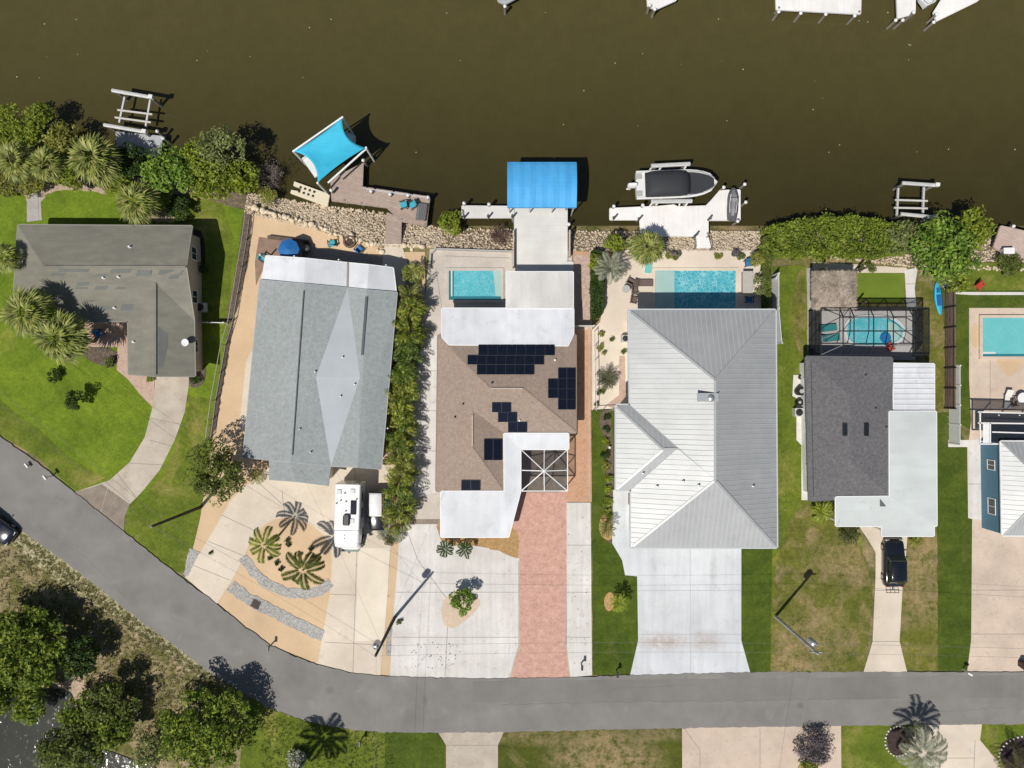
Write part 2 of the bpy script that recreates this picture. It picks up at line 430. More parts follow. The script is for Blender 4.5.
def vent(parent,tris,px,py,r=.09,h=.35,m=None,name='roof_vent'):
    p=onroof(tris,px,py,-.1); mb=MB(); mb.lathe(p,[(r*1.8,0.1),(r*1.6,.14),(r,.16),(r,h),(r*1.3,h+.01),(r*1.3,h+.06),(.01,h+.08)],10)
    mb.build(name,m or METAL,parent)
# ------------------------------------------------------------------ vegetation
def quads(c,n,u,su,sv):
    """diamond-ish leaves. c centers, n normals, u long axis"""
    w=np.cross(n,u); w/=np.linalg.norm(w,axis=1,keepdims=True)+1e-9
    a=c-u*su[:,None]; b=c+w*sv[:,None]+u*su[:,None]*.1; d=c+u*su[:,None]; e=c-w*sv[:,None]+u*su[:,None]*.1
    v=np.stack([a,b,d,e],1).reshape(-1,3); f=np.arange(len(c)*4).reshape(-1,4); return v,f
def unit(n): v=rng.normal(size=(n,3)); return v/np.linalg.norm(v,axis=1,keepdims=True)
def crown_arr(c,r,n,leaf,clumps=26,clr=.34,up=.6,asp=.5,flatbot=True):
    r=np.array(r); cc=unit(clumps)*rng.uniform(.35,.82,(clumps,1))**.7
    if flatbot: cc[:,2]=np.abs(cc[:,2])*1.0-.25*rng.random(clumps)
    cs=rng.uniform(.6,1.25,clumps)*clr
    k=rng.integers(0,clumps,n); d=unit(n); rad=rng.uniform(.45,1.0,(n,1))**.5
    p=cc[k]+d*rad*cs[k][:,None]
    nn=d*.8+unit(n)*.7; nn[:,2]=np.abs(nn[:,2])+up*rng.random(n); nn/=np.linalg.norm(nn,axis=1,keepdims=True)
    u=np.cross(nn,unit(n)); u/=np.linalg.norm(u,axis=1,keepdims=True)+1e-9
    s=leaf*rng.uniform(.6,1.3,n)
    return quads(np.array(c)+p*r,nn,u,s,s*asp),cc
def trunk_mb(base,top,r,cc=None,c=None,rr=None):
    mb=MB(); base=Vector(base); top=Vector(top); k=5; prev=base
    for i in range(1,k+1):
        t=i/k; p=base.lerp(top,t)+Vector((random.gauss(0,.04),random.gauss(0,.04),0)); mb.tube(prev,p,r*(1-.5*(i-1)/k),8,r*(1-.5*i/k)); prev=p
    if cc is not None:
        for q in cc[:9]:
            e=Vector(c)+Vector((q[0]*rr[0],q[1]*rr[1],q[2]*rr[2])); mid=top.lerp(e,.5)+Vector((0,0,.1)); mb.tube(base.lerp(top,.75),mid,r*.35,6,r*.2); mb.tube(mid,e,r*.2,5,r*.06)
    return mb
def tree(px,py,h,rp,label,m,cat='tree',name='broadleaf_tree',leaf=.17,dens=1.0,ry=None,rzf=.7,clumps=30,clr=.34,group=None,asp=.5,bark=None,zb=0):
    """crown centre seen at px,py at height h; rp crown radius in px"""
    c=P(px,py,h); f=.1*(1-h/CAMH); rx=rp*f; ryy=(ry or rp)*f; rz=max(.3,min(rzf*rx,h-.15-zb))
    root=thing(name,label,cat,(c.x,c.y,zb),0,group)
    n=int(dens*3.6*PI*rx*ryy/(leaf*leaf*asp*2)); n=min(n,16000)
    (v,fc),cc=crown_arr(c,(rx,ryy,rz),n,leaf,clumps,clr,asp=asp)
    if zb>=0: v[:,2]=np.maximum(v[:,2],.04)
    build_np('crown',v,fc,m,root)
    trunk_mb((c.x,c.y,zb-.1),(c.x,c.y,max(.3,h-rz*.4)),max(.05,rx*.07),cc,c,(rx,ryy,rz)).build('trunk',bark or BARK,root)
    return root
def hedge(pts,h,label,m,leaf=.13,dens=1.0,name='hedge',cat='hedge',wob=.25,zb=0,group=None):
    """box hedge over px polygon, leaves on the volume surface"""
    w=[P(x,y,h) for x,y in pts]; xs=[p.x for p in w]; ys=[p.y for p in w]
    cx,cy=sum(xs)/len(xs),sum(ys)/len(ys); root=thing(name,label,cat,(cx,cy,zb),0,group)
    area=abs(sum(w[i].x*w[(i+1)%len(w)].y-w[(i+1)%len(w)].x*w[i].y for i in range(len(w)))/2); per=sum((w[i]-w[i-1]).length for i in range(len(w)))
    nt_=int(dens*3.2*area/(leaf*leaf)); ns=int(dens*3.0*per*(h-zb)/(leaf*leaf))
    pts3=[]
    def inside(x,y):
        c=False
        for i in range(len(w)):
            a,b=w[i-1],w[i]
            if (a.y>y)!=(b.y>y) and x<(b.x-a.x)*(y-a.y)/(b.y-a.y)+a.x: c=not c
        return c
    while len(pts3)<nt_:
        x=random.uniform(min(xs),max(xs)); y=random.uniform(min(ys),max(ys))
        if inside(x,y):
            q=math.sin(x*1.7)*math.cos(y*2.1)*.5+math.sin(x*3.1+y*2.3)*.5
            pts3.append((x,y,h+wob*q+random.gauss(0,wob*.45)-random.random()**2*.3))
    for _ in range(ns):
        i=random.randrange(len(w)); a,b=w[i-1],w[i]; t=random.random(); p=a.lerp(b,t)
        q=math.sin(p.x*2.7)*.5+math.cos(p.y*3.3)*.5
        d=Vector((cx-p.x,cy-p.y)).normalized(); off=random.gauss(0,wob*.5)+wob*q
        pts3.append((p.x-d.x*off,p.y-d.y*off,random.uniform(zb+.05,h)))
    c=np.array(pts3); n=len(c); nn=unit(n); nn[:,2]=np.abs(nn[:,2])+.5; nn/=np.linalg.norm(nn,axis=1,keepdims=True)
    u=np.cross(nn,unit(n)); u/=np.linalg.norm(u,axis=1,keepdims=True); s=leaf*rng.uniform(.6,1.3,n)
    v,f=quads(c,nn,u,s,s*.5); build_np('leaves',v,f,m,root)
    k=min(14,max(3,int(per/1.2)))
    for i in range(k):
        mb=MB(); a=w[i%len(w)]; p=a.lerp(Vector((cx,cy,h)),random.uniform(.15,.8)); mb.tube((p.x,p.y,zb-.1),(p.x+random.gauss(0,.15),p.y+random.gauss(0,.15),h*.8),.05,6,.02); mb.build('stem',BARK,root)
    return root
def frond_arr(base,az,L,el,droop,nl=22,lw=.035,ll=.5,twist=0):
    """feather frond: list of leaf quads (as tris-quads)"""
    V=[];pts=[]
    p=np.array(base,float); e=el; st=L/12
    for i in range(13):
        pts.append(p.copy()); d=np.array([math.cos(az)*math.cos(e),math.sin(az)*math.cos(e),math.sin(e)]); p=p+d*st; e-=droop/12*(.5+i/8)
    pts=np.array(pts)
    side=np.array([-math.sin(az),math.cos(az),0.])
    for k in range(nl):
        t=.12+.88*k/(nl-1); i=min(11,int(t*12)); q=pts[i]+(pts[i+1]-pts[i])*(t*12-i); d=pts[i+1]-pts[i]; d/=np.linalg.norm(d)
        l=ll*math.sin(PI*(.12+.86*t))**.7*random.uniform(.85,1.1)
        for s in (-1,1):
            tip=q+(side*s*.8+d*.62)*l+np.array([0,0,-.25*l+random.gauss(0,.04)]); w=d*lw
            m_=(q+tip)/2+np.array([0,0,.05*l])
            V.append([q-w*.6,m_-w,tip,m_+w])
    for i in range(12):
        s_=side*.013*(1-i/14); V.append([pts[i]-s_,pts[i+1]-s_,pts[i+1]+s_,pts[i]+s_])
    return V
def palm(px,py,h,rp,label,m,nf=14,name='palm_tree',cat='palm tree',trunk=True,tr=.12,el=(.1,.9),droop=1.3,nl=24,base=None,lw=.04,llf=.24,group=None,azs=None):
    c=P(px,py,h); L=rp*.1*(1-h/CAMH)*1.12
    b=P(*base) if base else Vector((c.x,c.y,0))
    root=thing(name,label,cat,(b.x,b.y,0),0,group); V=[]
    for i in range(nf):
        az=(azs[i%len(azs)] if azs else 2*PI*i/nf+random.gauss(0,.14)); V+=frond_arr(c,az,L*random.uniform(.85,1.1),random.uniform(*el),droop*random.uniform(.8,1.2),nl,lw,L*llf)
    v=np.array(V).reshape(-1,3); build_np('fronds',v,np.arange(len(v)).reshape(-1,4),m,root)
    mb=MB(); prev=b
    for i in range(1,9):
        t=i/8; p=b.lerp(c,t); p.z=b.z+(c.z-b.z)*t; mb.tube(prev-Vector((0,0,.0)),p,tr*(1.25-.4*t),8,tr*(1.15-.4*t)); prev=p
    mb.build('trunk',PALMBARK,root); return root
def fan_arr(base,az,el,L,fr,nb=11):
    el+=random.gauss(0,.12); fr*=random.uniform(.75,1.12)
    """palmetto fan on petiole"""
    V=[]; d=np.array([math.cos(az)*math.cos(el),math.sin(az)*math.cos(el),math.sin(el)]); side=np.array([-math.sin(az),math.cos(az),0.])
    hub=np.array(base)+d*L; s_=side*.02; V.append([np.array(base)-s_,hub-s_,hub+s_,np.array(base)+s_])
    up=np.cross(d,side); e2=el-.5; d2=np.array([math.cos(az)*math.cos(e2),math.sin(az)*math.cos(e2),math.sin(e2)])
    for k in range(nb):
        a=(k/(nb-1)-.5)*2*1.15+random.gauss(0,.05); dr=d2*math.cos(a)+side*math.sin(a); l=fr*(1-.25*abs(a)/1.25)*random.uniform(.9,1.08)
        tip=hub+dr*l+np.array([0,0,-.22*l-.05*random.random()]); m_=hub+dr*l*.55+np.array([0,0,.02]); w=np.cross(dr,np.array([0,0,1.])); w=w/np.linalg.norm(w)*l*.06; m_=m_+np.array([0,0,random.gauss(0,.03)])
        V.append([hub,m_-w,tip,m_+w])
    return V
def fanpalm(px,py,h,rp,label,m,nf=34,name='fan_palm',cat='palm tree',group=None,tr=.16,zb=0):
    c=P(px,py,h); rr=rp*.1*(1-h/CAMH); root=thing(name,label,cat,(c.x,c.y,zb),0,group); V=[]
    for i in range(nf):
        az=i*2.39996+random.gauss(0,.1); t=i/nf; el=1.35-1.75*t; L=rr*random.uniform(.45,.6); V+=fan_arr((c.x,c.y,h-.2),az,el,L,rr*.58)
    v=np.array(V).reshape(-1,3)
    if zb>=0: v[:,2]=np.maximum(v[:,2],.05)
    build_np('fronds',v,np.arange(len(v)).reshape(-1,4),m,root)
    mb=MB(); mb.tube((c.x,c.y,zb-.1),(c.x,c.y,h-.1),tr*1.2,9,tr); mb.build('trunk',PALMBARK,root); return root
def shrub(px,py,rp,label,m,h=None,name='shrub',cat='shrub',leaf=.09,group=None,dens=1.0,ry=None,zb=0):
    rr=rp*.1; h=h or rr*.8+zb
    return tree(px,py,h,rp,label,m,cat=cat,name=name,leaf=leaf,dens=dens,ry=ry,rzf=.8,clumps=12,clr=.45,group=group,zb=zb)
def twiggy(px,py,h,rp,label,m,leafm=None,name='bare_shrub',zb=-.3):
    c=P(px,py,h); rr=rp*.1; root=thing(name,label,'shrub',(c.x,c.y,zb)); mb=MB()
    def br(p,d,L,r,dep):
        q=p+d*L; mb.tube(p,q,r,4,r*.6)
        if dep:
            for _ in range(4): br(p.lerp(q,random.uniform(.5,1)),(d+Vector((random.gauss(0,.6),random.gauss(0,.6),random.gauss(0,.35)))).normalized(),L*.7,r*.6,dep-1)
    for i in range(12):
        a=random.uniform(0,2*PI); br(Vector((c.x,c.y,zb)),Vector((math.cos(a)*.8,math.sin(a)*.8,random.uniform(.5,1.4))).normalized(),rr*.52,.035,3)
    mb.build('branches',m,root)
    if leafm:
        (v,f),_=crown_arr(c,(rr,rr,h*.5),int(rr*rr*90),.08,12,.45); build_np('leaves',v,f,leafm,root)
    return root
# ------------------------------------------------------------------ material instances
JOINT=flat('joint',(.22,.2,.18),.9)
METAL=flat('galvanised',(.45,.46,.47),.4,.6)
BARK=mat('bark',(.12,.09,.065),(.07,.055,.04),4,rough=.95)
PALMBARK=mat('palm_bark',(.2,.17,.13),(.12,.1,.08),6,rough=.95)
GROUND=lawn('rough_grass',(.17,.17,.06),(.11,.12,.03),(.36,.28,.16),.5,1.3,.35)
DRYG=lawn('dry_grass',(.19,.195,.035),(.1,.115,.02),(.33,.25,.13),.56,1.3,.45,spots=[(922,575,3.2,6,.9),(850,560,4,3,.5),(812,640,5,4,.5),(790,665,3,1.5,.8)])
DRY2=lawn('sparse_grass',(.19,.185,.055),(.1,.105,.03),(.4,.32,.2),.5,1.8,.5)
LAWNS=lawn('lawn_south',(.11,.125,.02),(.06,.078,.013),(.34,.26,.14),.62,.7,.25,spots=[(605,760,7,2.6,.95),(560,737,8,1.2,.6),(640,735,6,1.0,.6)])
LAWNA=lawn('lawn_bright',(.2,.28,.024),(.115,.18,.016),(.32,.32,.07),.66,.35,.12,mow=R(-35))
LAWNB=lawn('lawn_deep',(.1,.14,.018),(.055,.088,.012),(.17,.165,.05),.64,.6,.2,mow=R(90))
LAWNC=lawn('lawn_mid',(.17,.22,.026),(.1,.14,.018),(.29,.26,.08),.6,.7,.28)
TURF=mat('putting_turf',(.155,.215,.025),(.125,.18,.02),.6,fine=.08,rough=.95,bmp=.1)
ASPH=mat('asphalt',(.235,.225,.212),(.2,.191,.18),.35,8,fine=.1,fscale=16,big=.09,bscale=.25,rough=.9,bmp=.2,spots=(.5,.62,(.3,.29,.27),.35),stain=[(330,690,.6,.5,(.1,.098,.09),.6),(425,700,.4,.7,(.1,.098,.09),.5),(640,692,1.4,.4,(.12,.115,.11),.5),(800,705,.5,.4,(.1,.1,.09),.6),(180,610,1.2,1.5,(.13,.125,.12),.5),(60,500,1.5,1.0,(.13,.125,.12),.5),(540,672,2.5,.8,(.3,.25,.2),.5),(700,676,3,.6,(.3,.29,.26),.5)])
ASPHP=mat('asphalt_patch',(.215,.206,.194),(.19,.182,.172),.5,8,fine=.1,fscale=16,rough=.9)
CONC=mat('concrete_old',(.52,.46,.38),(.42,.36,.29),.6,9,fine=.1,rough=.9,spots=(.9,.6,(.36,.31,.26),.5))
CONCD=mat('concrete_dark',(.3,.25,.2),(.23,.19,.16),.9,9,fine=.12,rough=.9)
CONCW=mat('concrete_white',(.69,.665,.63),(.6,.575,.54),.45,9,fine=.07,rough=.85,spots=(1.5,.6,(.5,.46,.41),.6),bmp=.15,streak=(2.2,.12,0,.07))
CONCD2=mat('concrete_blue_white',(.63,.65,.67),(.56,.58,.6),.4,9,fine=.06,rough=.8,spots=(.9,.62,(.5,.47,.44),.6),bmp=.1,streak=(1.6,.1,0,.07),stain=[(662,641,3.2,1.1,(.4,.3,.24),.75),(705,641,2.6,1.3,(.42,.33,.27),.6),(713,572,.5,2.2,(.42,.4,.38),.6),(660,600,1.5,3,(.5,.48,.46),.4)])
CONCT=mat('concrete_tan',(.68,.6,.49),(.6,.52,.42),.35,9,fine=.06,rough=.88,spots=(.7,.62,(.52,.45,.38),.5))
CONCP=mat('concrete_pink',(.64,.52,.42),(.55,.44,.355),.5,9,fine=.1,rough=.88,spots=(2.2,.6,(.45,.34,.27),.6))
CONCG=mat('concrete_grey',(.42,.4,.37),(.34,.32,.3),.8,8,fine=.12,rough=.9)
DECKB=mat('pool_deck_beige',(.7,.61,.5),(.64,.55,.45),.4,7,fine=.05,rough=.85)
DECKG=mat('pool_deck_grey',(.58,.52,.46),(.5,.45,.39),.6,8,fine=.1,rough=.85)
DECKE=mat('pool_deck_light',(.42,.4,.39),(.37,.355,.35),.6,8,fine=.07,rough=.85)
SAND=mat('tan_shell',(.64,.47,.3),(.58,.42,.265),.35,7,fine=.1,fscale=14,rough=.95)
GRAVELG=mat('grey_gravel',(.5,.48,.45),(.26,.25,.24),7,3,fine=.3,fscale=18,rough=.95,bmp=.8)
MULCH=mat('mulch',(.17,.13,.1),(.09,.07,.055),4,6,fine=.3,fscale=14,rough=1,bmp=.8)
MULCHD=mat('dark_mulch',(.075,.05,.045),(.035,.025,.022),4,6,fine=.3,fscale=14,rough=1,bmp=.8)
MULCHO=mat('orange_mulch',(.5,.32,.14),(.33,.2,.09),5,6,fine=.25,fscale=14,rough=1,bmp=.6)
SOIL=mat('bare_soil',(.5,.39,.28),(.36,.28,.2),2.5,8,fine=.25,rough=1,bmp=.6)
PAVER=brickmat('red_pavers',((.6,.33,.25),(.5,.26,.2),(.42,.24,.19),(.7,.45,.36)),(.42,.3,.24),.22,.11,fine=.16,mort=.007)
PAVEO=brickmat('orange_pavers',((.55,.3,.17),(.45,.23,.13),(.42,.25,.16),(.62,.38,.24)),(.4,.28,.2),.22,.11,fine=.14,mort=.007)
PAVEP=brickmat('pink_pavers',((.52,.33,.26),(.42,.26,.2),(.4,.3,.24),(.6,.45,.36)),(.34,.26,.2),.22,.11,fine=.14,mort=.007)
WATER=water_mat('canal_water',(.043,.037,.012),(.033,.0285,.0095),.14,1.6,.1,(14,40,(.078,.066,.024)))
POND=water_mat('pond_water',(.055,.058,.048),(.04,.042,.034),.05,1.6,.5,None,.1)
# ------------------------------------------------------------------ terrain
BIG=3000
wl=[(-BIG*10,183),(-300,183),(0,180),(100,172),(200,178),(250,194),(330,208),(380,214),(440,229),(510,230),(570,231),(640,232),(765,232),(920,238),(1000,240),(1400,245),(BIG*10,245)]
bt=[(-BIG*10,190),(-300,190),(0,188),(100,188),(200,196),(250,213),(330,231),(380,244),(440,247),(510,249),(570,250),(640,250),(765,250),(920,266),(1000,268),(1400,270),(BIG*10,270)]
mb=MB(); bank=MB()
W=[P(*p) for p in wl]; B=[P(*p) for p in bt]
for i in range(len(W)-1):
    a,b,c,d=B[i],B[i+1],W[i+1],W[i]
    bank.poly([(a.x,a.y,0),(b.x,b.y,0),(c.x,c.y,-.85),(d.x,d.y,-.85)])
    mb.poly([(d.x,d.y,-.85),(c.x,c.y,-.85),(c.x,c.y+3,-2.2),(d.x,d.y+3,-2.2)])
    mb.poly([(d.x,d.y+3,-2.2),(c.x,c.y+3,-2.2),(c.x,42,-2.2),(d.x,42,-2.2)])
mb.poly([(p.x,p.y,0) for p in B]+[(BIG,-BIG,0),(-BIG,-BIG,0)])
mb.poly([(-BIG,42,-2.2),(BIG,42,-2.2),(BIG,45.5,-.2),(-BIG,45.5,-.2)])
mb.poly([(-BIG,45.5,-.2),(BIG,45.5,-.2),(BIG,BIG,0),(-BIG,BIG,0)])
bk=bank.build('canal_bank',mat('bank_sand',(.3,.24,.16),(.15,.12,.08),3,7,fine=.3,rough=1),kind='structure')
flip=[p.index for p in bk.data.polygons if p.normal.z<0]
if flip: bk.data.flip_normals()
o=mb.build('ground',GROUND,kind='structure')
flip=[p.index for p in o.data.polygons if p.normal.z<0]
if flip: o.data.flip_normals()
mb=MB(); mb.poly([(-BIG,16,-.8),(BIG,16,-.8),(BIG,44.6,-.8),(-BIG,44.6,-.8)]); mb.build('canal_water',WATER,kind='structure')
# ------------------------------------------------------------------ lawns and soft ground
sheet('lawn',[(-400,190),(0,188),(160,192),(246,210),(243,216),(232,300),(214,430),(205,480),(200,520),(187,571),(175,572),(124,531),(75,492),(35,455),(0,436),(-150,345),(-400,200)],LAWNA)
sheet('lawn',[(183,195),(235,206),(228,330),(224,330),(214,330),(190,300)],LAWNC,smooth=1)
sheet('verge',[(-400,150),(0,400),(40,430),(70,458),(105,478),(78,492),(35,455),(0,436),(-150,345),(-400,200)],LAWNC)
sheet('verge',[(188,395),(210,400),(214,430),(205,480),(200,520),(187,571),(175,572),(124,531),(130,504),(145,495),(165,470),(178,440),(187,410)],LAWNC,wob=.15)
sheet('soil_patch',[(0,183),(60,184),(100,186),(110,196),(90,190),(60,190),(45,194),(42,204),(28,204),(24,192),(0,190)],SOIL,smooth=2,wob=.05)
sheet('soil_patch',[(150,210),(170,208),(175,222),(140,222)],SOIL,wob=.15)
sheet('shell_yard',[(250,212),(300,224),(340,238),(400,252),(425,252),(425,300),(410,400),(400,540),(392,676),(353,673),(318,664),(271,645),(246,627),(219,604),(186,577),(200,520),(214,430),(232,325),(249,260)],SAND)
sheet('mulch_strip',[(244,213),(252,216),(249,260),(234,322),(226,320),(236,270)],MULCH,wob=.06)
sheet('mulch_strip',[(228,330),(234,322),(216,430),(208,440),(212,420)],MULCH,wob=.06)
# road
nedge=[(-400,200),(-150,345),(0,436),(35,460),(75,492),(124,531),(175,572),(200,591),(219,605),(246,627),(271,645),(295,656),(317,664),(353,672.6),(380,675.5),(430,677),(473,678),(512,678),(568,677),(650,674),(770,671.5),(1024,671.5),(2500,669),(30000,650)]
sedge=[(30000,704),(2500,720),(1024,723.5),(900,724.5),(680,727.5),(500,731.5),(435,732),(391,732),(353,729.5),(309,721),(272,708),(240,690),(213,674),(175,645),(137,617),(100,588),(68,563),(25,532),(0,511),(-150,405),(-400,260)]
sheet('verge',[(-400,260),(-150,405),(0,511),(25,532),(68,563),(137,617),(213,674),(240,690),(272,708),(300,720),(300,800),(-400,800)],DRY2)
sheet('verge',[(0,511),(25,532),(68,563),(137,617),(213,674),(205,682),(128,626),(55,580),(0,534)],mat('sandy_edge',(.42,.37,.24),(.16,.16,.06),2.6,9,fine=.3,rough=1,lo=.42,hi=.58),wob=.04)
sheet('verge',[(250,698),(272,709),(309,722),(353,730),(391,732),(400,732),(400,800),(250,820),(240,760)],LAWNC,wob=.1)
sheet('lawn',[(385,731),(436,731),(446,745),(445,900),(385,900)],LAWNB)
sheet('lawn',[(498,745),(504,731),(640,728),(682,727),(683,900),(498,900)],LAWNS)
sheet('lawn',[(841,725),(925,725),(930,760),(935,900),(842,900)],LAWNC)
sheet('lawn',[(982,725),(1200,723),(1200,900),(1000,900),(998,760),(980,740)],LAWNC)
# driveways and paths, from the left
sheet('driveway',[(155,374),(189,374),(189,385),(185,412),(175,440),(160,470),(142,492),(130,504),(125,517),(124,531.5),(75,492),(110,480),(130,462),(145,437),(152,410),(155,385)],CONC,joints=[(150,418,184,425),(128,463,165,465),(150,440,172,446),(105,481,130,502),(116,472,136,497)])
sheet('driveway_apron',[(102,484),(130,504),(125,517),(124,531.5),(75,492),(90,488)],CONCD,joints=[(108,488,101,512)],jm=CONC)
sheet('path',[(118,344),(129,344),(129,374),(155,376),(153.5,408),(140,394),(128,379),(117,370)],PAVEP)
sheet('patio',[(84,320),(129,320),(129,345),(118,347),(84,347)],PAVEP)
sheet('planting_bed',[(82,347),(118,348),(117,369),(95,364),(84,356)],MULCH,smooth=1)
sheet('path',[(27,190),(40,186),(42,220),(27,222)],CONCG,joints=[(38,187,39,220)])
sheet('planting_bed',[(191,228),(204,232),(206,262),(202,275),(192,275)],MULCHD,smooth=1)
sheet('planting_bed',[(189,366),(206,364),(206,378),(200,388),(189,387)],MULCH,smooth=1)
sheet('concrete_edge',[(251,352),(253,352),(247,430),(239,430),(246,362)],CONCT)
# house B drive
sheet('driveway',[(269,460),(269,467),(255,479),(243,488),(230,502),(205,545),(185,577),(217,604),(235,575),(245,555),(250,543),(257,532),(266,524),(275,519),(288,517),(300,520),(312,525),(322,533),(330,543),(332,560),(331,587),(318,663.5),(353,672.6),(381,675.5),(385,620),(391,545),(391,465)],CONCT,joints=[(258,482,300,520),(222,515,258,532),(208,541,245,556),(357,548,353,672),(330,594,390,596),(325,642,384,645),(282,490,285,517),(355,470,357,548),(193,565,230,580)])
sheet('driveway_strip',[(359,548),(390,548),(388,590),(384,640),(355,641)],mat('concrete_cream',(.76,.68,.55),(.7,.62,.5),.5,8,fine=.04,rough=.88))
sheet('gravel_bed',bandpoly([(243,557),(254,572),(268,584),(285,592),(305,594),(320,591),(331,582)],5),GRAVELG,wob=.05)
sheet('gravel_bed',bandpoly([(231,585),(247,598),(268,609),(293,622),(323,636)],6),GRAVELG,wob=.05)
sheet('gravel_bed',[(190,548),(200,552),(187,578),(184,574)],GRAVELG,wob=.05)
sheet('gravel_bed',[(387,628),(392,628),(391,655),(385,655)],GRAVELG,wob=.05)
sheet('patio',[(259,237),(311,243),(311,272),(262,272),(256,286),(255,262)],mat('brown_pavers',(.3,.2,.15),(.24,.16,.12),1.5))
sheet('patio',[(303,246),(420,262),(418,295),(303,290)],mat('painted_shade_patio',(.33,.29,.25),(.28,.25,.22),1.5))  # darker patio colour paints in the lanai roof's shade
sheet('patio',[(385,242),(401,242),(407,262),(405,292),(380,285)],CONCT)
# house C
sheet('patio',[(430,249),(572,251),(572,300),(516,312),(442,312),(442,330),(437,345),(443,480),(443,523),(404,520),(412,400),(425,300)],DECKG,joints=[(445,256,510,258),(436,268,445,330)])
sheet('path',[(421,340),(437,335),(437,492),(408,500),(412,430)],CONCW,joints=[(415,370,437,371),(412,410,437,411),(411,450,437,451)])
sheet('path',[(405,519),(442,519),(442,524),(404,524)],CONCD)
sheet('driveway',[(400,528),(405,524),(442,524),(520,540),(520,646),(512,678),(473,678.3),(430,677.3),(390,676),(393,620),(398,560)],CONCW,joints=[(396,592,520,592),(393,637,520,637),(449,600,445,677),(405,525,418,560),(418,560,448,600)])
sheet('shell_ring',[(441,603),(452,592),(475,592),(482,603),(475,612),(460,625),(450,629),(442,622)],mat('pale_shell',(.66,.52,.4),(.6,.46,.35),3,fine=.12),smooth=2)
sheet('path',[(573,251),(592,252),(592,502),(566,502),(560,490),(560,430),(575,430)],PAVEO,joints=[(589,330,589,500)],jm=CONC,jw=.12)
sheet('path',[(573,255),(592,255),(592,330),(575,330)],mat('pale_pavers',(.55,.42,.34),(.42,.3,.24),3,fine=.2,fscale=8),joints=[(590,250,591,330)],jm=CONC,jw=.12)
sheet('driveway',[(505,492),(567,492),(567,502),(566,645),(570,677.5),(510,678.3),(519,645),(520,560),(506,540)],PAVER,joints=[(519,560,519,645),(519,645,510,678),(566,645,570,677)],jm=CONC,jw=.14)
sheet('planting_bed',[(437,526),(441,540),(455,545),(480,546),(500,551),(512,557),(517,559),(519,545),(518,532),(510,524),(500,520),(440,520)],MULCHO,wob=.05)
sheet('slab',[(566.5,502.5),(590.5,502.5),(592,675),(570.5,677),(566.5,645)],CONCW,joints=[(567,545,591,545),(567,592,591,592),(567,637,591,637)])
# house D
sheet('lawn',[(591,410),(614,410),(614,547),(638,548),(638,640),(630,674),(593,675)],LAWNB)
sheet('planting_bed',[(601,410),(613,410),(613,545),(606,540),(600,528),(602,518),(607,505),(606,470),(606,440),(599,425)],MULCH,smooth=1)
sheet('planting_bed',[(601,515),(612,512),(615,525),(612,541),(603,539),(598,528)],MULCHO,smooth=2)
sheet('planting_bed',[(604,597),(609,591),(614,594),(614,608),(608,612),(604,606)],MULCHO,smooth=2)
sheet('patio',[(592,330),(600,322),(604,300),(606,262),(620,250),(770,251),(770,311),(632,311),(632,410),(592,410)],DECKB)
sheet('path',[(619,356),(625,356),(625,398),(614,409),(606,405),(619,395)],PAVEP)
sheet('driveway',[(613,490),(636,486),(636,540),(741,540),(741,640),(750,672.3),(630,674.8),(638,640),(637,576),(625,575),(622,560),(612,543)],CONCD2,joints=[(637,590.5,741,590),(638,634,741,634),(690,548,690,673)],jm=flat('joint_light',(.4,.4,.4),.9))
STAIN=mat('rust_stain',(.62,.58,.55),(.48,.4,.36),1.2,9,fine=.05,rough=.85)
# house E lot
sheet('lawn',[(741,540),(778,540),(778,480),(772,267),(800,265),(808,268),(808,500),(860,535),(866,580),(866,671),(750,672)],LAWNC)
sheet('lawn',[(741,540),(772,540),(770,672),(750,672),(741,640)],LAWNB)
sheet('dry_patch',[(806,500),(835,522),(850,535),(866,560),(872,590),(868,640),(863,671.4),(770,671.6),(772,600),(776,560),(790,520)],DRYG,wob=.08)
sheet('dry_patch',[(797,270),(806,270),(806,345),(800,360),(790,320)],DRYG,smooth=2)
sheet('dry_patch',[(916,280),(944,288),(944,400),(936,545),(925,540),(925,360)],DRYG,wob=.05)
sheet('dry_patch',[(905,535),(936,540),(938,600),(938,672),(903,672),(899,640)],DRYG)
sheet('lawn',[(936,413),(944,413),(970,447),(972,520),(972,640),(967,671),(938,671)],LAWNB,wob=.04)
sheet('driveway',[(857,524),(882,520),(908,520),(905,560),(902,587),(899,641),(906.5,671.6),(863,671.6),(872,641),(875,575),(875,552),(868,540)],CONCT,joints=[(872,641,899,641),(874,590,902,590)])
sheet('path',[(793,375),(808,375),(808,500),(801,500),(801,445),(796,440),(796,398),(792,396)],CONCW)
sheet('path',[(812,262),(906,268),(906,274),(857,275),(857,272),(812,270)],CONCT,wob=.03)
sheet('putting_green',[(856,273),(904,273),(904,303),(856,303)],TURF)
sheet('path',[(904,270),(917,268),(914,288),(916,310),(906,310),(905,290)],CONCW,joints=[(905,284,915,284)])
sheet('pool_deck',[(807,310),(915,310),(915,360),(807,360)],DECKE)
sheet('path',[(806,268),(812,268),(812,312),(807,312)],CONCG)
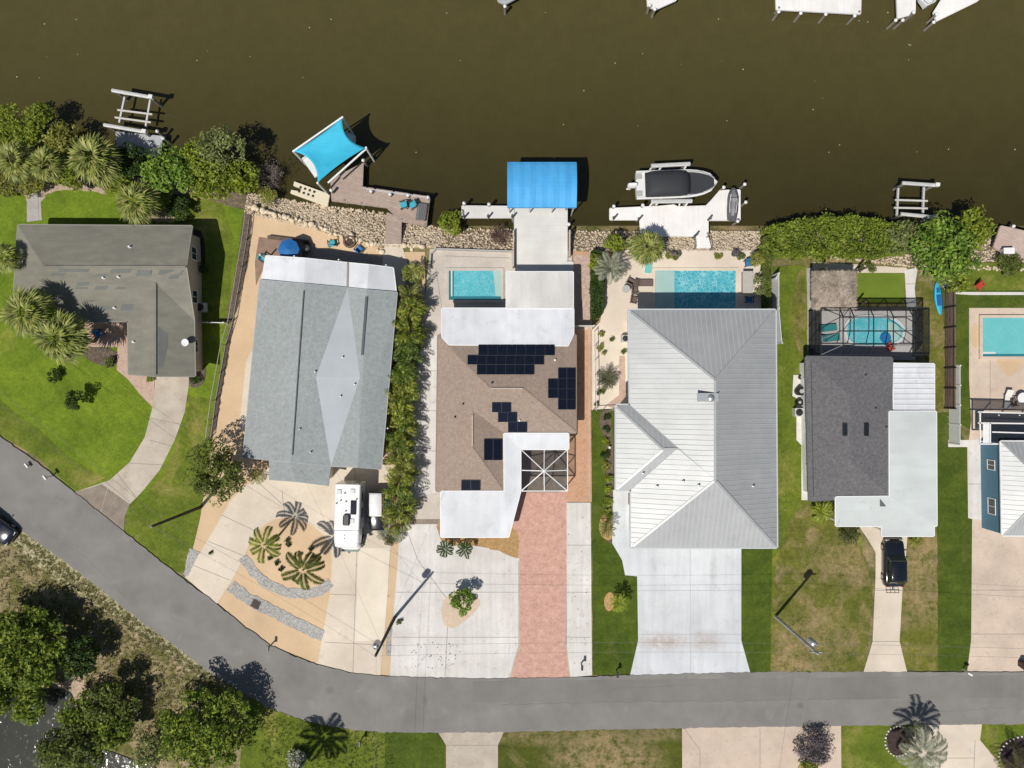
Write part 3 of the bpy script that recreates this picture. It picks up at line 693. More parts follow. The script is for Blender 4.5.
# house F lot
sheet('lawn',[(940,288),(1300,288),(1300,330),(971,430),(940,412),(953,412)],LAWNB)
sheet('lawn',[(955,262),(1300,270),(1300,291),(955,290)],LAWNC)
sheet('pool_deck',[(969,308),(1400,308),(1400,440),(968,448),(971,420),(969,380)],CONCP,joints=[(971,400,1024,402),(990,360,990,440)])
sheet('deck_stain',[(971,325),(979,325),(978,350),(971,345)],SAND,smooth=1)
sheet('deck_stain',[(994,357),(1024,357),(1020,370),(1010,377),(1003,374)],SAND,smooth=1)
sheet('concrete_edge',[(952,292),(1400,293),(1400,295),(970,295),(955,294)],CONCW)
sheet('path',[(942,285),(950,280),(958,284),(956,291),(946,293)],CONCW,smooth=1)
sheet('driveway',[(967,447),(1010,447),(1010,520),(1500,520),(1500,671),(967,671.6),(971,640),(972,519),(968,518)],CONCP,joints=[(970,590,1024,590),(969,634,1024,634)])
sheet('path',[(968,447),(987,447),(987,521),(968,518)],CONCW,joints=[(968,484,987,484)])
sheet('path',[(948,440),(970,440),(985,438),(985,447),(948,447)],CONCW)
# south side
sheet('driveway',[(438,731.5),(504,731),(498,745),(498,900),(446,900),(446,745)],CONC,joints=[(446,745,498,745)])
sheet('driveway',[(682,727.6),(841,725.5),(842,900),(683,900)],CONCP,joints=[(683,727,700,750),(700,750,700,790),(760,727,760,790)])
sheet('driveway',[(900,745),(925,724.7),(982,724.3),(980,740),(998,762),(1010,900),(930,900),(925,760)],CONCT,joints=[(975,740,973,790),(930,758,975,758)])
sheet('mulch_ring',[(886,729),(905,726),(912,738),(909,752),(897,757),(888,750)],MULCHD,smooth=2)
sheet('mulch_ring',[(998,745),(1010,738),(1030,735),(1050,760),(1030,785),(1004,772)],MULCHD,smooth=2)
sheet('pond',[(-400,690),(-40,706),(10,700),(50,688),(70,690),(76,702),(70,725),(95,745),(130,758),(165,770),(180,900),(-400,900)],POND,smooth=1,z=.12)
sheet('soil_patch',[(50,684),(80,676),(92,690),(86,710),(66,702)],SOIL,wob=.15)
WPS=flat('white_paint',(.8,.8,.8),.6)
mbp=MB(); zs=.03+max(q[4] for q in SHEETS if q[2]<P(0,700).y<q[3])
for k in range(90):
    a=random.gauss(0,1); b_=random.gauss(0,1); c=P(1012+4.2*a+ (3 if b_>0 else -2)*random.random(),704+7.5*b_); r_=random.uniform(.05,.3)*math.exp(-.25*(a*a+b_*b_)); d=random.uniform(.8,1.9)
    mbp.poly([(c.x+r_*math.cos(t)*random.uniform(.5,1.2),c.y+r_*d*math.sin(t)*random.uniform(.5,1.2),zs+k*.0002) for t in [q*PI/4 for q in range(8)]])
mbp.build('paint_splash',WPS,kind='structure')
sheet('road',nedge+sedge,ASPH,wob=.035)
sheet('road_patch',[(473,681),(1024,675),(1024,697),(473,702)],ASPHP)
road_crack=MB()
for pts in ([(40,528),(90,560),(130,600)],[(500,704),(640,701),(760,700),(900,697)],[(930,712),(1010,706)],[(610,688),(700,684)]):
    q=[]
    for a,b in zip(pts,pts[1:]):
        n=int(math.hypot(b[0]-a[0],b[1]-a[1])/4)
        for k in range(n): q.append((a[0]+(b[0]-a[0])*k/n+random.gauss(0,.5),a[1]+(b[1]-a[1])*k/n+random.gauss(0,.5)))
    zz=nextz([P(*p) for p in q])
    for a,b in zip(q,q[1:]):
        A=P(*a);B_=P(*b); d=(B_-A).normalized(); n=Vector((-d.y,d.x,0))*.009
        road_crack.poly([(A-n)+Vector((0,0,zz)),(B_-n)+Vector((0,0,zz)),(B_+n)+Vector((0,0,zz)),(A+n)+Vector((0,0,zz))])
road_crack.build('road_crack',flat('crack',(.13,.125,.12),.9),kind='structure')
# stains on the white drive, tiny leaf litter
def litter(name,poly_px,n,size,m,z=None,zb=0):
    mbx=MB(); xs=[p[0] for p in poly_px]; ys=[p[1] for p in poly_px]; z=(nextz([P(*p) for p in poly_px]) if z is None else z)
    for _ in range(n):
        px,py=random.uniform(min(xs),max(xs)),random.uniform(min(ys),max(ys)); c=P(px,py); a=random.uniform(0,PI); s=size*random.uniform(.5,1.4)
        mbx.poly([(c.x+math.cos(a+k*2*PI/5)*s*random.uniform(.6,1.2),c.y+math.sin(a+k*2*PI/5)*s*random.uniform(.6,1.2),z) for k in range(5)])
    return mbx
litter('x',[(410,642),(460,668)],60,.045,None).build('fallen_leaves',flat('leaf_litter',(.1,.08,.05),.9),kind='stuff',label='dark fallen leaves scattered over the white driveway near the road',cat='leaf litter')
litter('x',[(568,505),(590,670)],40,.04,None).build('fallen_leaves',bpy.data.materials['leaf_litter'],kind='stuff',label='dark fallen leaves scattered over the narrow white slab beside pavers',cat='leaf litter')
litter('x',[(2,4),(1022,170)],45,.06,None,z=-.795).build('floating_leaves',flat('float_leaf',(.4,.37,.28),.8),kind='stuff',label='tiny pale leaves floating on the brown canal water',cat='leaf litter')
# grass tufts
def tufts(name,poly,n,m,hh=.12,label=None):
    w=[P(*p) for p in poly]; xs=[p.x for p in w]; ys=[p.y for p in w]; V=[]
    def ins(x,y):
        c=False
        for i in range(len(w)):
            a,b=w[i-1],w[i]
            if (a.y>y)!=(b.y>y) and x<(b.x-a.x)*(y-a.y)/(b.y-a.y)+a.x: c=not c
        return c
    while len(V)<n*5:
        x=random.uniform(min(xs),max(xs)); y=random.uniform(min(ys),max(ys))
        if not ins(x,y): continue
        s=random.uniform(.5,1.6)
        for _ in range(5):
            a=random.uniform(0,2*PI); dx,dy=math.cos(a),math.sin(a); l=hh*s
            V.append([(x-dy*.02,y+dx*.02,0),(x+dx*l*.6-dy*.03,y+dy*l*.6+dx*.03,l),(x+dx*l*1.3,y+dy*l*1.3,l*.7),(x+dx*l*.5+dy*.03,y+dy*l*.5-dx*.03,l*.6)])
    v=np.array(V).reshape(-1,3); build_np(name,v,np.arange(len(v)).reshape(-1,4),m,None,label=label,cat='grass',kind='stuff')
GT=foliage('grass_tuft',[(.14,.15,.04),(.34,.29,.15),(.2,.2,.06),(.42,.35,.2)],.3,.8)
GT2=foliage('grass_tuft_green',[(.1,.15,.02),(.15,.2,.03),(.19,.19,.06)],.2,.8)
tufts('dry_grass',[(0,530),(60,575),(130,625),(215,690),(240,710),(150,760),(90,690),(0,600)],3200,GT,.12,'dry straggly grass and weeds on the rough verge below the curving road')
tufts('edge_grass',[(0,514),(25,535),(68,566),(137,620),(213,677),(209,684),(130,628),(60,575),(0,523)],900,GT,.12,'pale straggly grass creeping over the outer edge of the curving road')
tufts('weedy_grass',[(776,560),(806,505),(850,535),(866,560),(872,600),(863,670),(770,671)],3500,GT,.09,'patchy weedy grass on the front yard around the leaning utility pole')
tufts('weedy_grass',[(262,712),(309,724),(391,734),(400,790),(262,790)],1500,GT2,.1,'weedy grass on the verge south of the road bend')
# ------------------------------------------------------------------ riprap
STONE=mat('riprap_stone',(.72,.61,.46),(.44,.35,.25),3,6,fine=.2,rough=.95,bmp=.5)
t=(1+5**.5)/2; ICO=np.array([(-1,t,0),(1,t,0),(-1,-t,0),(1,-t,0),(0,-1,t),(0,1,t),(0,-1,-t),(0,1,-t),(t,0,-1),(t,0,1),(-t,0,-1),(-t,0,1)])/math.sqrt(1+t*t)
ICF=np.array([(0,11,5),(0,5,1),(0,1,7),(0,7,10),(0,10,11),(1,5,9),(5,11,4),(11,10,2),(10,7,6),(7,1,8),(3,9,4),(3,4,2),(3,2,6),(3,6,8),(3,8,9),(4,9,5),(2,4,11),(6,2,10),(8,6,7),(9,8,1)])
def stones_np(C,S):
    V=[];Fc=[]
    for i,(c,s) in enumerate(zip(C,S)):
        a=random.uniform(0,2*PI); ca,sa=math.cos(a),math.sin(a)
        v=ICO*(1+rng.normal(0,.14,(12,1)))*np.array([s,s*random.uniform(.55,.9),s*random.uniform(.45,.75)])
        v=np.stack([v[:,0]*ca-v[:,1]*sa,v[:,0]*sa+v[:,1]*ca,v[:,2]],1)+np.array(c); V.append(v); Fc.append(ICF+12*i)
    return np.concatenate(V),np.concatenate(Fc)
def interp(line,px):
    for a,b in zip(line,line[1:]):
        if a[0]<=px<=b[0]: return a[1]+(b[1]-a[1])*(px-a[0])/(b[0]-a[0])
C=[];S=[]
for _ in range(10500):
    px=random.choice([random.uniform(245,440),random.uniform(245,640),random.uniform(640,780),random.uniform(760,1030)])
    t_=random.uniform(-.15,1.08); yw=interp(wl,px); yb=interp(bt,px); py=yw+(yb-yw)*t_
    p=P(px,py); C.append((p.x,p.y,min(.04,-.85+.85*max(0,min(1,t_)))+.03)); S.append(random.uniform(.06,.17))
v,f=stones_np(C,S); build_np('riprap',v,f,STONE,None,label='pale limestone rubble piled along the canal bank',cat='rocks',kind='stuff')
BOULD=mat('boulder',(.8,.68,.51),(.6,.48,.34),1.5,6,fine=.15,rough=.9,bmp=.4)
edge=[(250,207),(262,210),(275,214),(288,219),(300,222),(315,226),(330,232),(345,238),(360,241),(372,245),(380,250),(404,245),(415,247),(425,246)]
k=0
for a,b in zip(edge,edge[1:]):
    for j in range(3):
        px=a[0]+(b[0]-a[0])*(j+.3*random.random())/3; py=a[1]+(b[1]-a[1])*j/3+random.gauss(0,1.2)
        if 384<px<402: continue
        p=P(px,py); v,f=stones_np([(p.x,p.y,.12)],[random.uniform(.28,.5)])
        o=build_np('boulder',v,f,BOULD,None,org=(p.x,p.y,0),label='pale boulder in the row edging the tan shell yard above the rubble',cat='boulder',group='boulders edging the tan shell yard'); k+=1
        o.modifiers.new('sub','SUBSURF').render_levels=1
C=[];S=[]
for i in range(26):
    a=2*PI*i/26; c=P(898+13*math.cos(a),741+15*math.sin(a)); C.append((c.x,c.y,.05)); S.append(.13)
for i in range(40):
    a=2*PI*i/40; c=P(1026+28*math.cos(a),760+24*math.sin(a)); C.append((c.x,c.y,.05)); S.append(.13)
ring=flat('white_stone',(.7,.68,.64),.8)
for c,s in zip(C,S):
    v,f=stones_np([c],[s]); first=c[0]<P(960,0).x
    build_np('edging_stone',v,f,ring,None,org=(c[0],c[1],0),label='small white stone ringing the dark mulch bed under the pale drooping palm' if first else 'small white stone ringing the dark mulch bed at the bottom right corner',cat='stone',group='white edging stones around the palm bed' if first else 'white edging stones around the corner bed')
# ------------------------------------------------------------------ houses
WHITEP=flat('white_paint_wall',(.76,.76,.74),.7); CREAM=flat('cream_wall',(.6,.54,.44),.8); BEIGE=flat('beige_wall',(.55,.45,.34),.8)
TEALW=flat('teal_blue_wall',(.09,.2,.29),.7); GREYW=flat('grey_wall',(.4,.4,.39),.8)
TRIM=flat('white_trim',(.8,.8,.79),.5); DARKM=flat('dark_bronze',(.02,.021,.024),.45); GLASS=flat('window_glass',(.03,.045,.055),.06,0,.8)
DOORM=flat('door_paint',(.2,.1,.06),.5); GARM=flat('garage_white',(.72,.72,.7),.5)
SH_A=mat('shingle_olive_grey',(.23,.22,.18),(.19,.183,.15),.7,8,fine=.1,fscale=10,rough=.95,stretch=(1,2.5,1))
SH_A2=mat('shingle_patch_grey',(.165,.175,.16),(.14,.15,.138),.9,8,fine=.1,rough=.95)
SH_B=mat('shingle_blue_grey',(.335,.36,.36),(.275,.3,.3),2.6,8,fine=.13,fscale=7,big=.05,rough=.95)
MEMB=mat('membrane_blue_grey',(.41,.44,.465),(.385,.415,.44),.6,6,fine=.02,rough=.7)
SH_C=mat('shingle_brown',(.36,.28,.225),(.29,.225,.18),3.2,8,fine=.16,fscale=8,big=.05,rough=.95)
SH_E=mat('shingle_charcoal',(.165,.16,.165),(.115,.113,.118),3.4,8,fine=.2,fscale=7,big=.06,rough=.95)
WROOF=mat('white_roof_sheet',(.7,.715,.74),(.64,.655,.68),.5,7,fine=.03,rough=.55,spots=(.6,.58,(.54,.56,.58),.6),bmp=.05,streak=(1.5,.2,0,.05))
WROOF2=mat('weathered_white_sheet',(.7,.69,.67),(.58,.56,.54),.5,8,fine=.05,rough=.6,stretch=(1,.35,1),bmp=.05)
GROOF=mat('grey_white_roof',(.58,.62,.61),(.55,.585,.575),.4,6,fine=.02,rough=.7,spots=(.7,.62,(.44,.45,.43),.5),bmp=.03,streak=(.2,1.2,0,.04))
MROOF=mat('metal_roof',(.465,.475,.475),(.43,.44,.44),.4,6,fine=.03,big=.06,rough=.5,metal=.28,streak=(.6,.9,0,.05),spec=.5,bmp=.02)
PANEL=None
def solar_mat():
    m,nt,b=_nt('solar_cells'); v=pos(nt)
    br=N(nt,'ShaderNodeTexBrick'); br.offset=0; nt.links.new(v,br.inputs['Vector']); br.inputs['Scale'].default_value=1
    br.inputs['Brick Width'].default_value=.156; br.inputs['Row Height'].default_value=.156; br.inputs['Mortar Size'].default_value=.004
    br.inputs['Color1'].default_value=(.006,.008,.018,1); br.inputs['Color2'].default_value=(.008,.011,.022,1); br.inputs['Mortar'].default_value=(.02,.024,.035,1)
    nt.links.new(br.outputs['Color'],b.inputs['Base Color']); b.inputs['Roughness'].default_value=.15; return m
SOLAR=solar_mat()
def house(name,label,cx,cy): 
    p=P(cx,cy); return thing(name,label,'house',(p.x,p.y,0))
def nrm(faces,th=.16,m=None,root=None,name='roof',ms=None):
    mb,loop=roof_slab(faces,th); o=mb.build(name,ms or m,root); return o,loop
# ---- A
hA=house('house','L-shaped olive grey shingle roof house behind the left lawn',110,300)
e,rg=2.9,4.5
A0=(16,225,e); A1=(192,226,e); Ar=(186,267,rg); Al=(45,267,rg); Ah=(44,258,4.35)
V1=(155.5,283,4.05)
fA=[F((16,225,e),(192,226,e),(186,267,rg),(43,267,rg),(45,257,4.3)) if False else F((18,225,e),(192,226,e),(186,267,rg),(44,267,rg)),
    F((18,225,e),(44,267,rg),(14,290,e)),
    F((44,267,rg),(186,267,rg),(194,315,e),(155.5,283,4.05),(128,321,e),(60,322,e),(14,290,e)) if False else F((44,267,rg),(186,267,rg),(155.5,283,4.05),(128,321,e),(84,322,e),(14,290,e)),
    F((186,267,rg),(194,320,e),(155.5,283,4.05)),
    F((155.5,283,4.05),(155.5,376,4.05),(128.5,374,e),(128,321,e)),
    F((155.5,283,4.05),(194,320,e),(195,376,e),(155.5,376,4.05))]
tA=tris_of(fA); roofA,lA=nrm(fA,.16,SH_A,hA)
gutter(lA,flat('gutter_olive',(.25,.24,.21),.6),hA)
walls(hA,lA,tA,BEIGE,.55,openings=[(172,376,'garage',2.6),(120,345,'door',1.0),(100,322,'slider',2.2)],frame=TRIM,pane=GLASS,doorm=DOORM,garm=GARM)
cap(hA,[(onroof(tA,44,267),onroof(tA,186,267)),(onroof(tA,155.5,283),onroof(tA,155.5,375))],SH_A,.22,.03)
pm=MB()
for (x0,y0,x1,y1) in [(60,269,90,272),(52,273,66,276),(77,282,90,289),(96,286,108,290),(112,269,132,273),(138,270,152,276),(160,270,184,275),(170,274,180,279),(122,304,134,311),(100,306,113,310),(85,300,96,302),(96,274,108,277),(117,287,127,289)]:
    q=[onroof(tA,a,b,.012) for a,b in ((x0,y0),(x1,y0),(x1-2,y1),(x0-2,y1))]; pm.poly(q[::-1])
pm.poly([onroof(tA,a,b,.012) for a,b in ((157,326),(168,334),(168,345),(163,367),(157,367))][::-1])
pm.build('shingle_patch',SH_A2,hA)
for x,y in ((130,247),(119,277),(115,308),(104,278),(134,342)): vent(hA,tA,x,y,.07,.3,TRIM)
# dish
p=onroof(tA,188,343,0); mb=MB(); mb.tube(p,p+Vector((0,0,.5)),.03); mb.build('dish_mast',METAL,hA)
mb=MB(); mb.lathe(p+Vector((0,0,.5)),[(.02,0),(.2,.03),(.33,.1),(.35,.13),(.32,.12),(.02,.05)],16); mb.build('satellite_dish',TRIM,hA)
# ---- B
hB=house('house','long blue grey shingle house with twin gables and pale diamond valley',318,375)
e,r_=2.8,4.1
B_tl=(260,280,e);B_r1=(304,284,r_);B_v=(347.5,288,3.35);B_r2=(367,290,3.9);B_tr=(397,292.5,3.1)
B_bl=(243,457,e);B_b1=(291,462,r_);B_bv=(331,466,3.35);B_br2=(358,467,3.9);B_br=(381,469,3.1)
B_dl=(316,377,3.85);B_dr=(360,377,3.88)
fB=[F(B_tl,B_r1,B_b1,B_bl),F(B_r1,B_v,B_dl,B_bv,B_b1),F(B_v,B_r2,B_br2,B_bv,B_dr) ,F(B_r2,B_tr,B_br,B_br2)]
fBd=[F(B_v,B_dr,B_dl),F(B_dl,B_dr,B_bv)]
tB=tris_of(fB+fBd)
mb,lB=roof_slab(fB+fBd,.16)
# colour diamond
for i,f in enumerate(mb.f):
    pass
nf=0
cnt=sum(2*(len(tris_of([q_])) if len(q_)>4 else 1) for q_ in fB)
for i in range(cnt,cnt+4): mb.m[i]=1
mb.build('roof',[SH_B,MEMB],hB)
GB=flat('gutter_blue_grey',(.36,.38,.39),.6)
gutter(lB,GB,hB,.07,.1)
fB2=[F((269,459.5,e),(291,461.8,3.2),(296,482,3.15),(269,480,e)),F((291,461.8,3.2),(331,466,2.85),(328.5,486,2.8),(296,482,3.15))]
tB2=tris_of(fB2); mb,lB2=roof_slab(fB2,.14); mb.build('porch_roof',SH_B,hB)
walls(hB,lB2,tB2,CREAM,.4,.14,openings=[(305,486,'garage',3.2)],frame=TRIM,pane=GLASS,doorm=DOORM,garm=GARM,autowin=False)
walls(hB,lB,tB,CREAM,.55,openings=[(350,470,'garage',2.6),(281,285,'slider',2.4),(335,287,'slider',2.4)],frame=TRIM,pane=GLASS,doorm=DOORM,garm=GARM)
fB3=[F((266,256,2.55),(305,258.5,3.6),(304,283.5,3.95),(262,281,2.65)),F((305,258.5,3.6),(348,263,3.0),(347.5,288,3.2),(304,283.5,3.95)),F((348,263,3.0),(369,265,3.4),(367,290,3.75),(347.5,288,3.2)),F((369,265,3.4),(393,268,2.8),(396,292,2.95),(367,290,3.75))]
tB3=tris_of(fB3); mb,lB3=roof_slab(fB3,.1)
mb.build('lanai_roof',WROOF,hB); gutter(lB3,TRIM,hB,.08,.12)
mb=MB(); a=onroof(tB3,348,262,.05); b=onroof(tB3,347.5,287,.05); mb.bar(a,b,.16,.08); mb.build('valley_flashing',flat('old_flashing',(.3,.27,.22),.6),hB)
mb=MB()
for x,y in ((268,259),(304,262),(346,265),(391,270)): q=P(x,y); zz=tri_z(tB3,q.x,q.y)-.12; mb.box((q.x,q.y,zz/2),(.12,.12,zz))
mb.build('post',TRIM,hB)
VENTM=flat('ridge_vent_dark',(.1,.11,.12),.8)
cap(hB,[(onroof(tB,304,291),onroof(tB,292.5,455))],VENTM,.1,.05,'ridge_vent')
cap(hB,[(onroof(tB,366.6,297),onroof(tB,362.3,355))],VENTM,.22,.05,'ridge_vent')
for x,y in ((343,357),(315.5,371.5),(355,384),(311,452),(300,429),(341,396),(388,428)): vent(hB,tB,x,y,.06,.28)
# ---- C
hC=house('house','brown hip roof house carrying dark solar panels',505,410)
e=2.75
c1=(438,335,e);c2=(576,335,e);c3=(576,433,e);c4=(504,433,e);c5=(504,491,e);c6=(436,491,e);r1=(491,388.5,4.6);r2=(523,388.5,4.6);s1=(472.5,410,4.0);s2=(472.5,447,4.0)
fC=[F(c1,c2,r2,r1),F(c2,c3,r2),F(r1,r2,c3,c4,s1),F(c1,r1,s1,s2,c6),F(c6,s2,c5),F(s1,c4,c5,s2)]
tC=tris_of(fC); _,lC=nrm(fC,.16,SH_C,hC); gutter(lC,flat('gutter_brown',(.22,.17,.13),.6),hC,.08,.12)
walls(hC,lC,tC,CREAM,.55,openings=[(540,337,'slider',2.4),(470,337,'slider',2.4),(508,470,'door',1.0)],frame=TRIM,pane=GLASS,doorm=DOORM,garm=GARM)
RIDC=mat('ridge_tan',(.5,.42,.35),(.42,.35,.29),3)
cap(hC,[(onroof(tC,r1[0],r1[1]),onroof(tC,r2[0],r2[1]))],RIDC,.14,.05,'ridge_vent')
cap(hC,[(onroof(tC,472.5,415),onroof(tC,472.5,446))],RIDC,.14,.05,'ridge_vent')
def hipcap(root,tr,prs,m,w=.14): cap(root,[(onroof(tr,*a,.0),onroof(tr,*b,.0)) for a,b in prs],m,w,.02,'hip_cap')
hipcap(hC,tC,[((438,337),(490,388)),((524,389),(575,431)),((473,448),(438,489)),((473,448),(502,489)),((475,336),(476,337))][:4],SH_C)
def solar(x0,y0,x1,y1,nx,ny):
    for i in range(nx):
        for j in range(ny):
            xa=x0+(x1-x0)*i/nx+.15; xb=x0+(x1-x0)*(i+1)/nx-.15; ya=y0+(y1-y0)*j/ny+.15; yb=y0+(y1-y0)*(j+1)/ny-.15
            q=[onroof(tC,a,b,.11) for a,b in ((xa,yb),(xb,yb),(xb,ya),(xa,ya))]; mb=MB(); mb.poly(q); lo=[v-Vector((0,0,.05)) for v in q]
            for k in range(4): mb.poly([lo[k],lo[(k+1)%4],q[(k+1)%4],q[k]])
            o=mb.build('solar_panel',SOLAR,hC)
            f=MB()
            for k in range(4): f.bar(q[k]+Vector((0,0,.003)),q[(k+1)%4]+Vector((0,0,.003)),.03,.012)
            f.build('frame',flat('solar_frame',(.03,.033,.04),.3) if 'solar_frame' not in bpy.data.materials else bpy.data.materials['solar_frame'],o)
solar(478.5,344.5,554.5,355.3,8,1); solar(467.6,355.3,543.8,364.5,8,1); solar(477,364.5,534,374.5,6,1)
solar(558,368,575.5,409.5,2,4); solar(548,379,558,398,1,2); solar(492,402.5,511,412.2,2,1); solar(498,412.2,517,422,2,1); solar(508,422,527,432,2,1); solar(484,439,502.3,460,2,1); solar(461.3,480,480.3,490.3,2,1)
for x,y in ((492,383),(455,417),(519.5,420.5),(463,404),(555,360)): vent(hC,tC,x,y,.06,.28,m=DARKM if x<500 else TRIM)
def flatroof(root,pts,z0,z1,m,name='patio_roof',axis='y',sp=.6,post=(),th=.12,ribw=.03,ribh=.02,ring=True):
    """z given per point"""
    f=[F(*pts)]; tr=tris_of(f); mb,lp=roof_slab(f,th)
    if sp: ribs(mb,[v for v in f[0]],axis,sp,ribw,ribh)
    o=mb.build(name,m,root)
    if ring: gutter(lp,TRIM,root,.08,.13)
    cc_=sum(lp,Vector((0,0,0)))/len(lp)
    for x,y in post:
        q=P(x,y,2.8); q=q.lerp(cc_,.02); zz=tri_z(tr,q.x,q.y)-th-.01; b=MB(); b.box((q.x,q.y,zz/2),(.12,.12,zz)); b.build('post',TRIM,root)
    return tr,lp
flatroof(hC,[(442,308.5,2.7),(573.5,308.5,2.75),(573.5,334,3.05),(568,345.5,3.2),(449,344.5,3.2),(442,337,3.1)],0,0,WROOF,post=((446,312),(480,312),(514,312),(569,312)),sp=1.2)
flatroof(hC,[(506.5,272,2.55),(573,272,2.55),(573,308,2.8),(506.5,308,2.8)],0,0,WROOF2,post=((510,275),(540,275),(568,275)),sp=.9,ribw=.05)
tr,lp=flatroof(hC,[(504,433.5,2.95),(568.5,433.5,2.9),(568.5,449,2.8),(520.5,449,2.8),(520.5,491,2.75),(508.5,537,2.6),(441,537,2.6),(441,491.5,2.8),(504.5,491.5,2.85)],0,0,WROOF,name='entry_roof',sp=0,post=((444,533),(475,533),(505,533),(565,446)))
# screened pyramid entry
SCR=screen_mat('insect_screen_dark',(.03,.03,.035),.42); SCRV=screen_mat('insect_screen_wall',(.02,.02,.024),.6)
cg=[(521,449.5,2.6),(567.5,449.5,2.6),(567.5,491,2.6),(521,491,2.6)]; ap=P(544,471,3.5); q=F(*cg)
f=MB()
for i in range(4):
    f.bar(q[i],q[(i+1)%4],.09,.09); f.bar(q[i],ap,.08,.08); m_=q[i].lerp(q[(i+1)%4],.5); f.bar(m_,ap,.08,.08); f.box((q[i].x,q[i].y,1.3),(.09,.09,2.6)); f.box((m_.x,m_.y,1.3),(.07,.07,2.58))
f.build('screen_frame',TRIM,hC)
f=MB()
for i in range(4): f.poly([q[i]-Vector((0,0,.03)),q[(i+1)%4]-Vector((0,0,.03)),ap-Vector((0,0,.05))])
f.build('screen_roof',SCR,hC)
mb=MB(); mb.box((P(544,470).x,P(544,470).y,.012+.05),(4.6,4,.1)); mb.build('porch_floor',mat('porch_tiles',(.3,.25,.2),(.2,.17,.14),2),hC)
# ---- D
hD=house('house','largest white standing seam metal hip roof house beside the long pool',700,430)
e=4.9; rt=(715,380,7.4); rb=(715,480,7.4)
d=[(629,310,e),(775.5,310,e),(777,547.5,e),(631,547.5,e),(631,490,e),(616,490,e),(616,405,e),(630,405,e)]
wv=(677.5,448.5,6.35)
fD=[F(d[0],d[1],rt),F(d[1],d[2],rb,rt),F(d[2],d[3],rb),F(d[0],rt,rb,d[3],d[4],wv,d[7]),F(d[7],wv,(663,449,6.35),d[6]),F(d[6],(663,449,6.35),d[5]),F(d[5],(663,449,6.35),wv,d[4])]
tD=tris_of(fD); mb,lD=roof_slab(fD,.16)
mb.build('roof',MROOF,hD)
mb=MB()
ribs(mb,fD[0],'y',.46,.04,.028); ribs(mb,fD[1],'x',.46,.03,.035); ribs(mb,fD[2],'y',.46,.04,.028); ribs(mb,fD[3],'x',.46,.03,.04); ribs(mb,fD[4],'y',.46,.035,.02); ribs(mb,fD[5],'x',.46,.03,.04); ribs(mb,fD[6],'y',.46,.035,.02)
SEAM=flat('seam_grey',(.49,.5,.5),.5)
mb.build('standing_seams',SEAM,hD)
hc=[(onroof(tD,715,380,-.0),onroof(tD,715,480,0)),(onroof(tD,631,312,0),onroof(tD,714,379,0)),(onroof(tD,774,312,0),onroof(tD,716,379,0)),(onroof(tD,775,546,0),onroof(tD,716,481,0)),(onroof(tD,633,546,0),onroof(tD,714,481,0)),(onroof(tD,617,407,0),onroof(tD,662.5,449,0)),(onroof(tD,617,489,0),onroof(tD,662.5,450,0)),(onroof(tD,664,449,0),onroof(tD,677,448.8,0))]
cap(hD,hc,MROOF,.22,.05)
gutter(lD,flat('gutter_grey_white',(.52,.54,.55),.4),hD,.12,.14)
walls(hD,lD,tD,WHITEP,.6,openings=[(690,547,'garage',4.9),(700,311,'slider',3.6),(660,311,'slider',2.4),(750,311,'slider',2.4),(630,500,'door',1.1)],frame=TRIM,pane=GLASS,doorm=DOORM,garm=GARM)
for x,y in ((683,481),(657,486),(698.5,485),(753,486),(643,473)): vent(hD,tD,x,y,.07,.32,m=METAL)
p=onroof(tD,707,397,0); mb=MB()
mb.box(p+Vector((0,-.02,.3)),(1.9,.75,.1)); mb.box(p+Vector((-.1,-.05,.12)),(1.5,.5,.36)); mb.build('roof_fan_housing',flat('galv_dull',(.4,.42,.43),.5,.3),hD)
mb=MB(); mb.lathe(p+Vector((.25,-.1,.3)),[(.3,0),(.33,.12),(.25,.25),(.08,.32)],14); mb.build('turbine_vent',METAL,hD)
mb=MB(); mb.tube(p+Vector((.9,.3,0)),p+Vector((.9,.3,.5)),.05); mb.build('vent_pipe',METAL,hD)
# ---- E
hE=house('house','charcoal shingle roof house with two skylights and pale flat carport',860,440)
e=2.8
e1=(806,357,e);e2=(892,358,e);e3=(889.5,496,e);e4=(809.5,500.5,e);ra=(849,395,3.45);rb_=(850,460,3.45)
fE=[F(e1,e2,ra),F(e2,e3,rb_,ra),F(e3,e4,rb_),F(e4,e1,ra,rb_)]
tE=tris_of(fE); _,lE=nrm(fE,.16,SH_E,hE); gutter(lE,flat('gutter_slate',(.12,.125,.135),.5),hE,.12,.14)
cap(hE,[(onroof(tE,811,361,-.0),onroof(tE,813.5,497,0))],flat('eave_flashing',(.06,.062,.068),.7),.08,.02,'flashing')
walls(hE,lE,tE,WHITEP,.5,openings=[(815,500,'window',1.4),(850,359,'slider',3.4)],frame=TRIM,pane=GLASS,doorm=DOORM,garm=GARM)
for x in (844.5,866):
    q=[onroof(tE,x+a,429.5+b,.13) for a,b in ((-1.9,6),(1.9,6),(1.9,-6),(-1.9,-6))]; mb=MB(); mb.poly(q); o=mb.build('skylight',flat('skylight_glass',(.015,.02,.025),.08) if x<850 else bpy.data.materials['skylight_glass'],hE)
    f=MB()
    for k in range(4): f.bar(q[k]-Vector((0,0,.04)),q[(k+1)%4]-Vector((0,0,.04)),.07,.12)
    f.build('frame',DARKM,o)
for x,y in ((865.5,375),(875.5,408),(886,427)): vent(hE,tE,x,y,.05,.22,m=DARKM)
flatroof(hE,[(889.5,411.5,2.9),(936.2,411.5,2.75),(936.8,526,2.75),(934,526,2.75),(934,536,2.7),(882,536,2.7),(882,526,2.75),(836,526,2.75),(836,497,2.95),(889.8,496.5,2.95)],0,0,GROOF,name='carport_roof',sp=0,post=((932,532),(885,532),(839,523),(932,470),(932,415)))
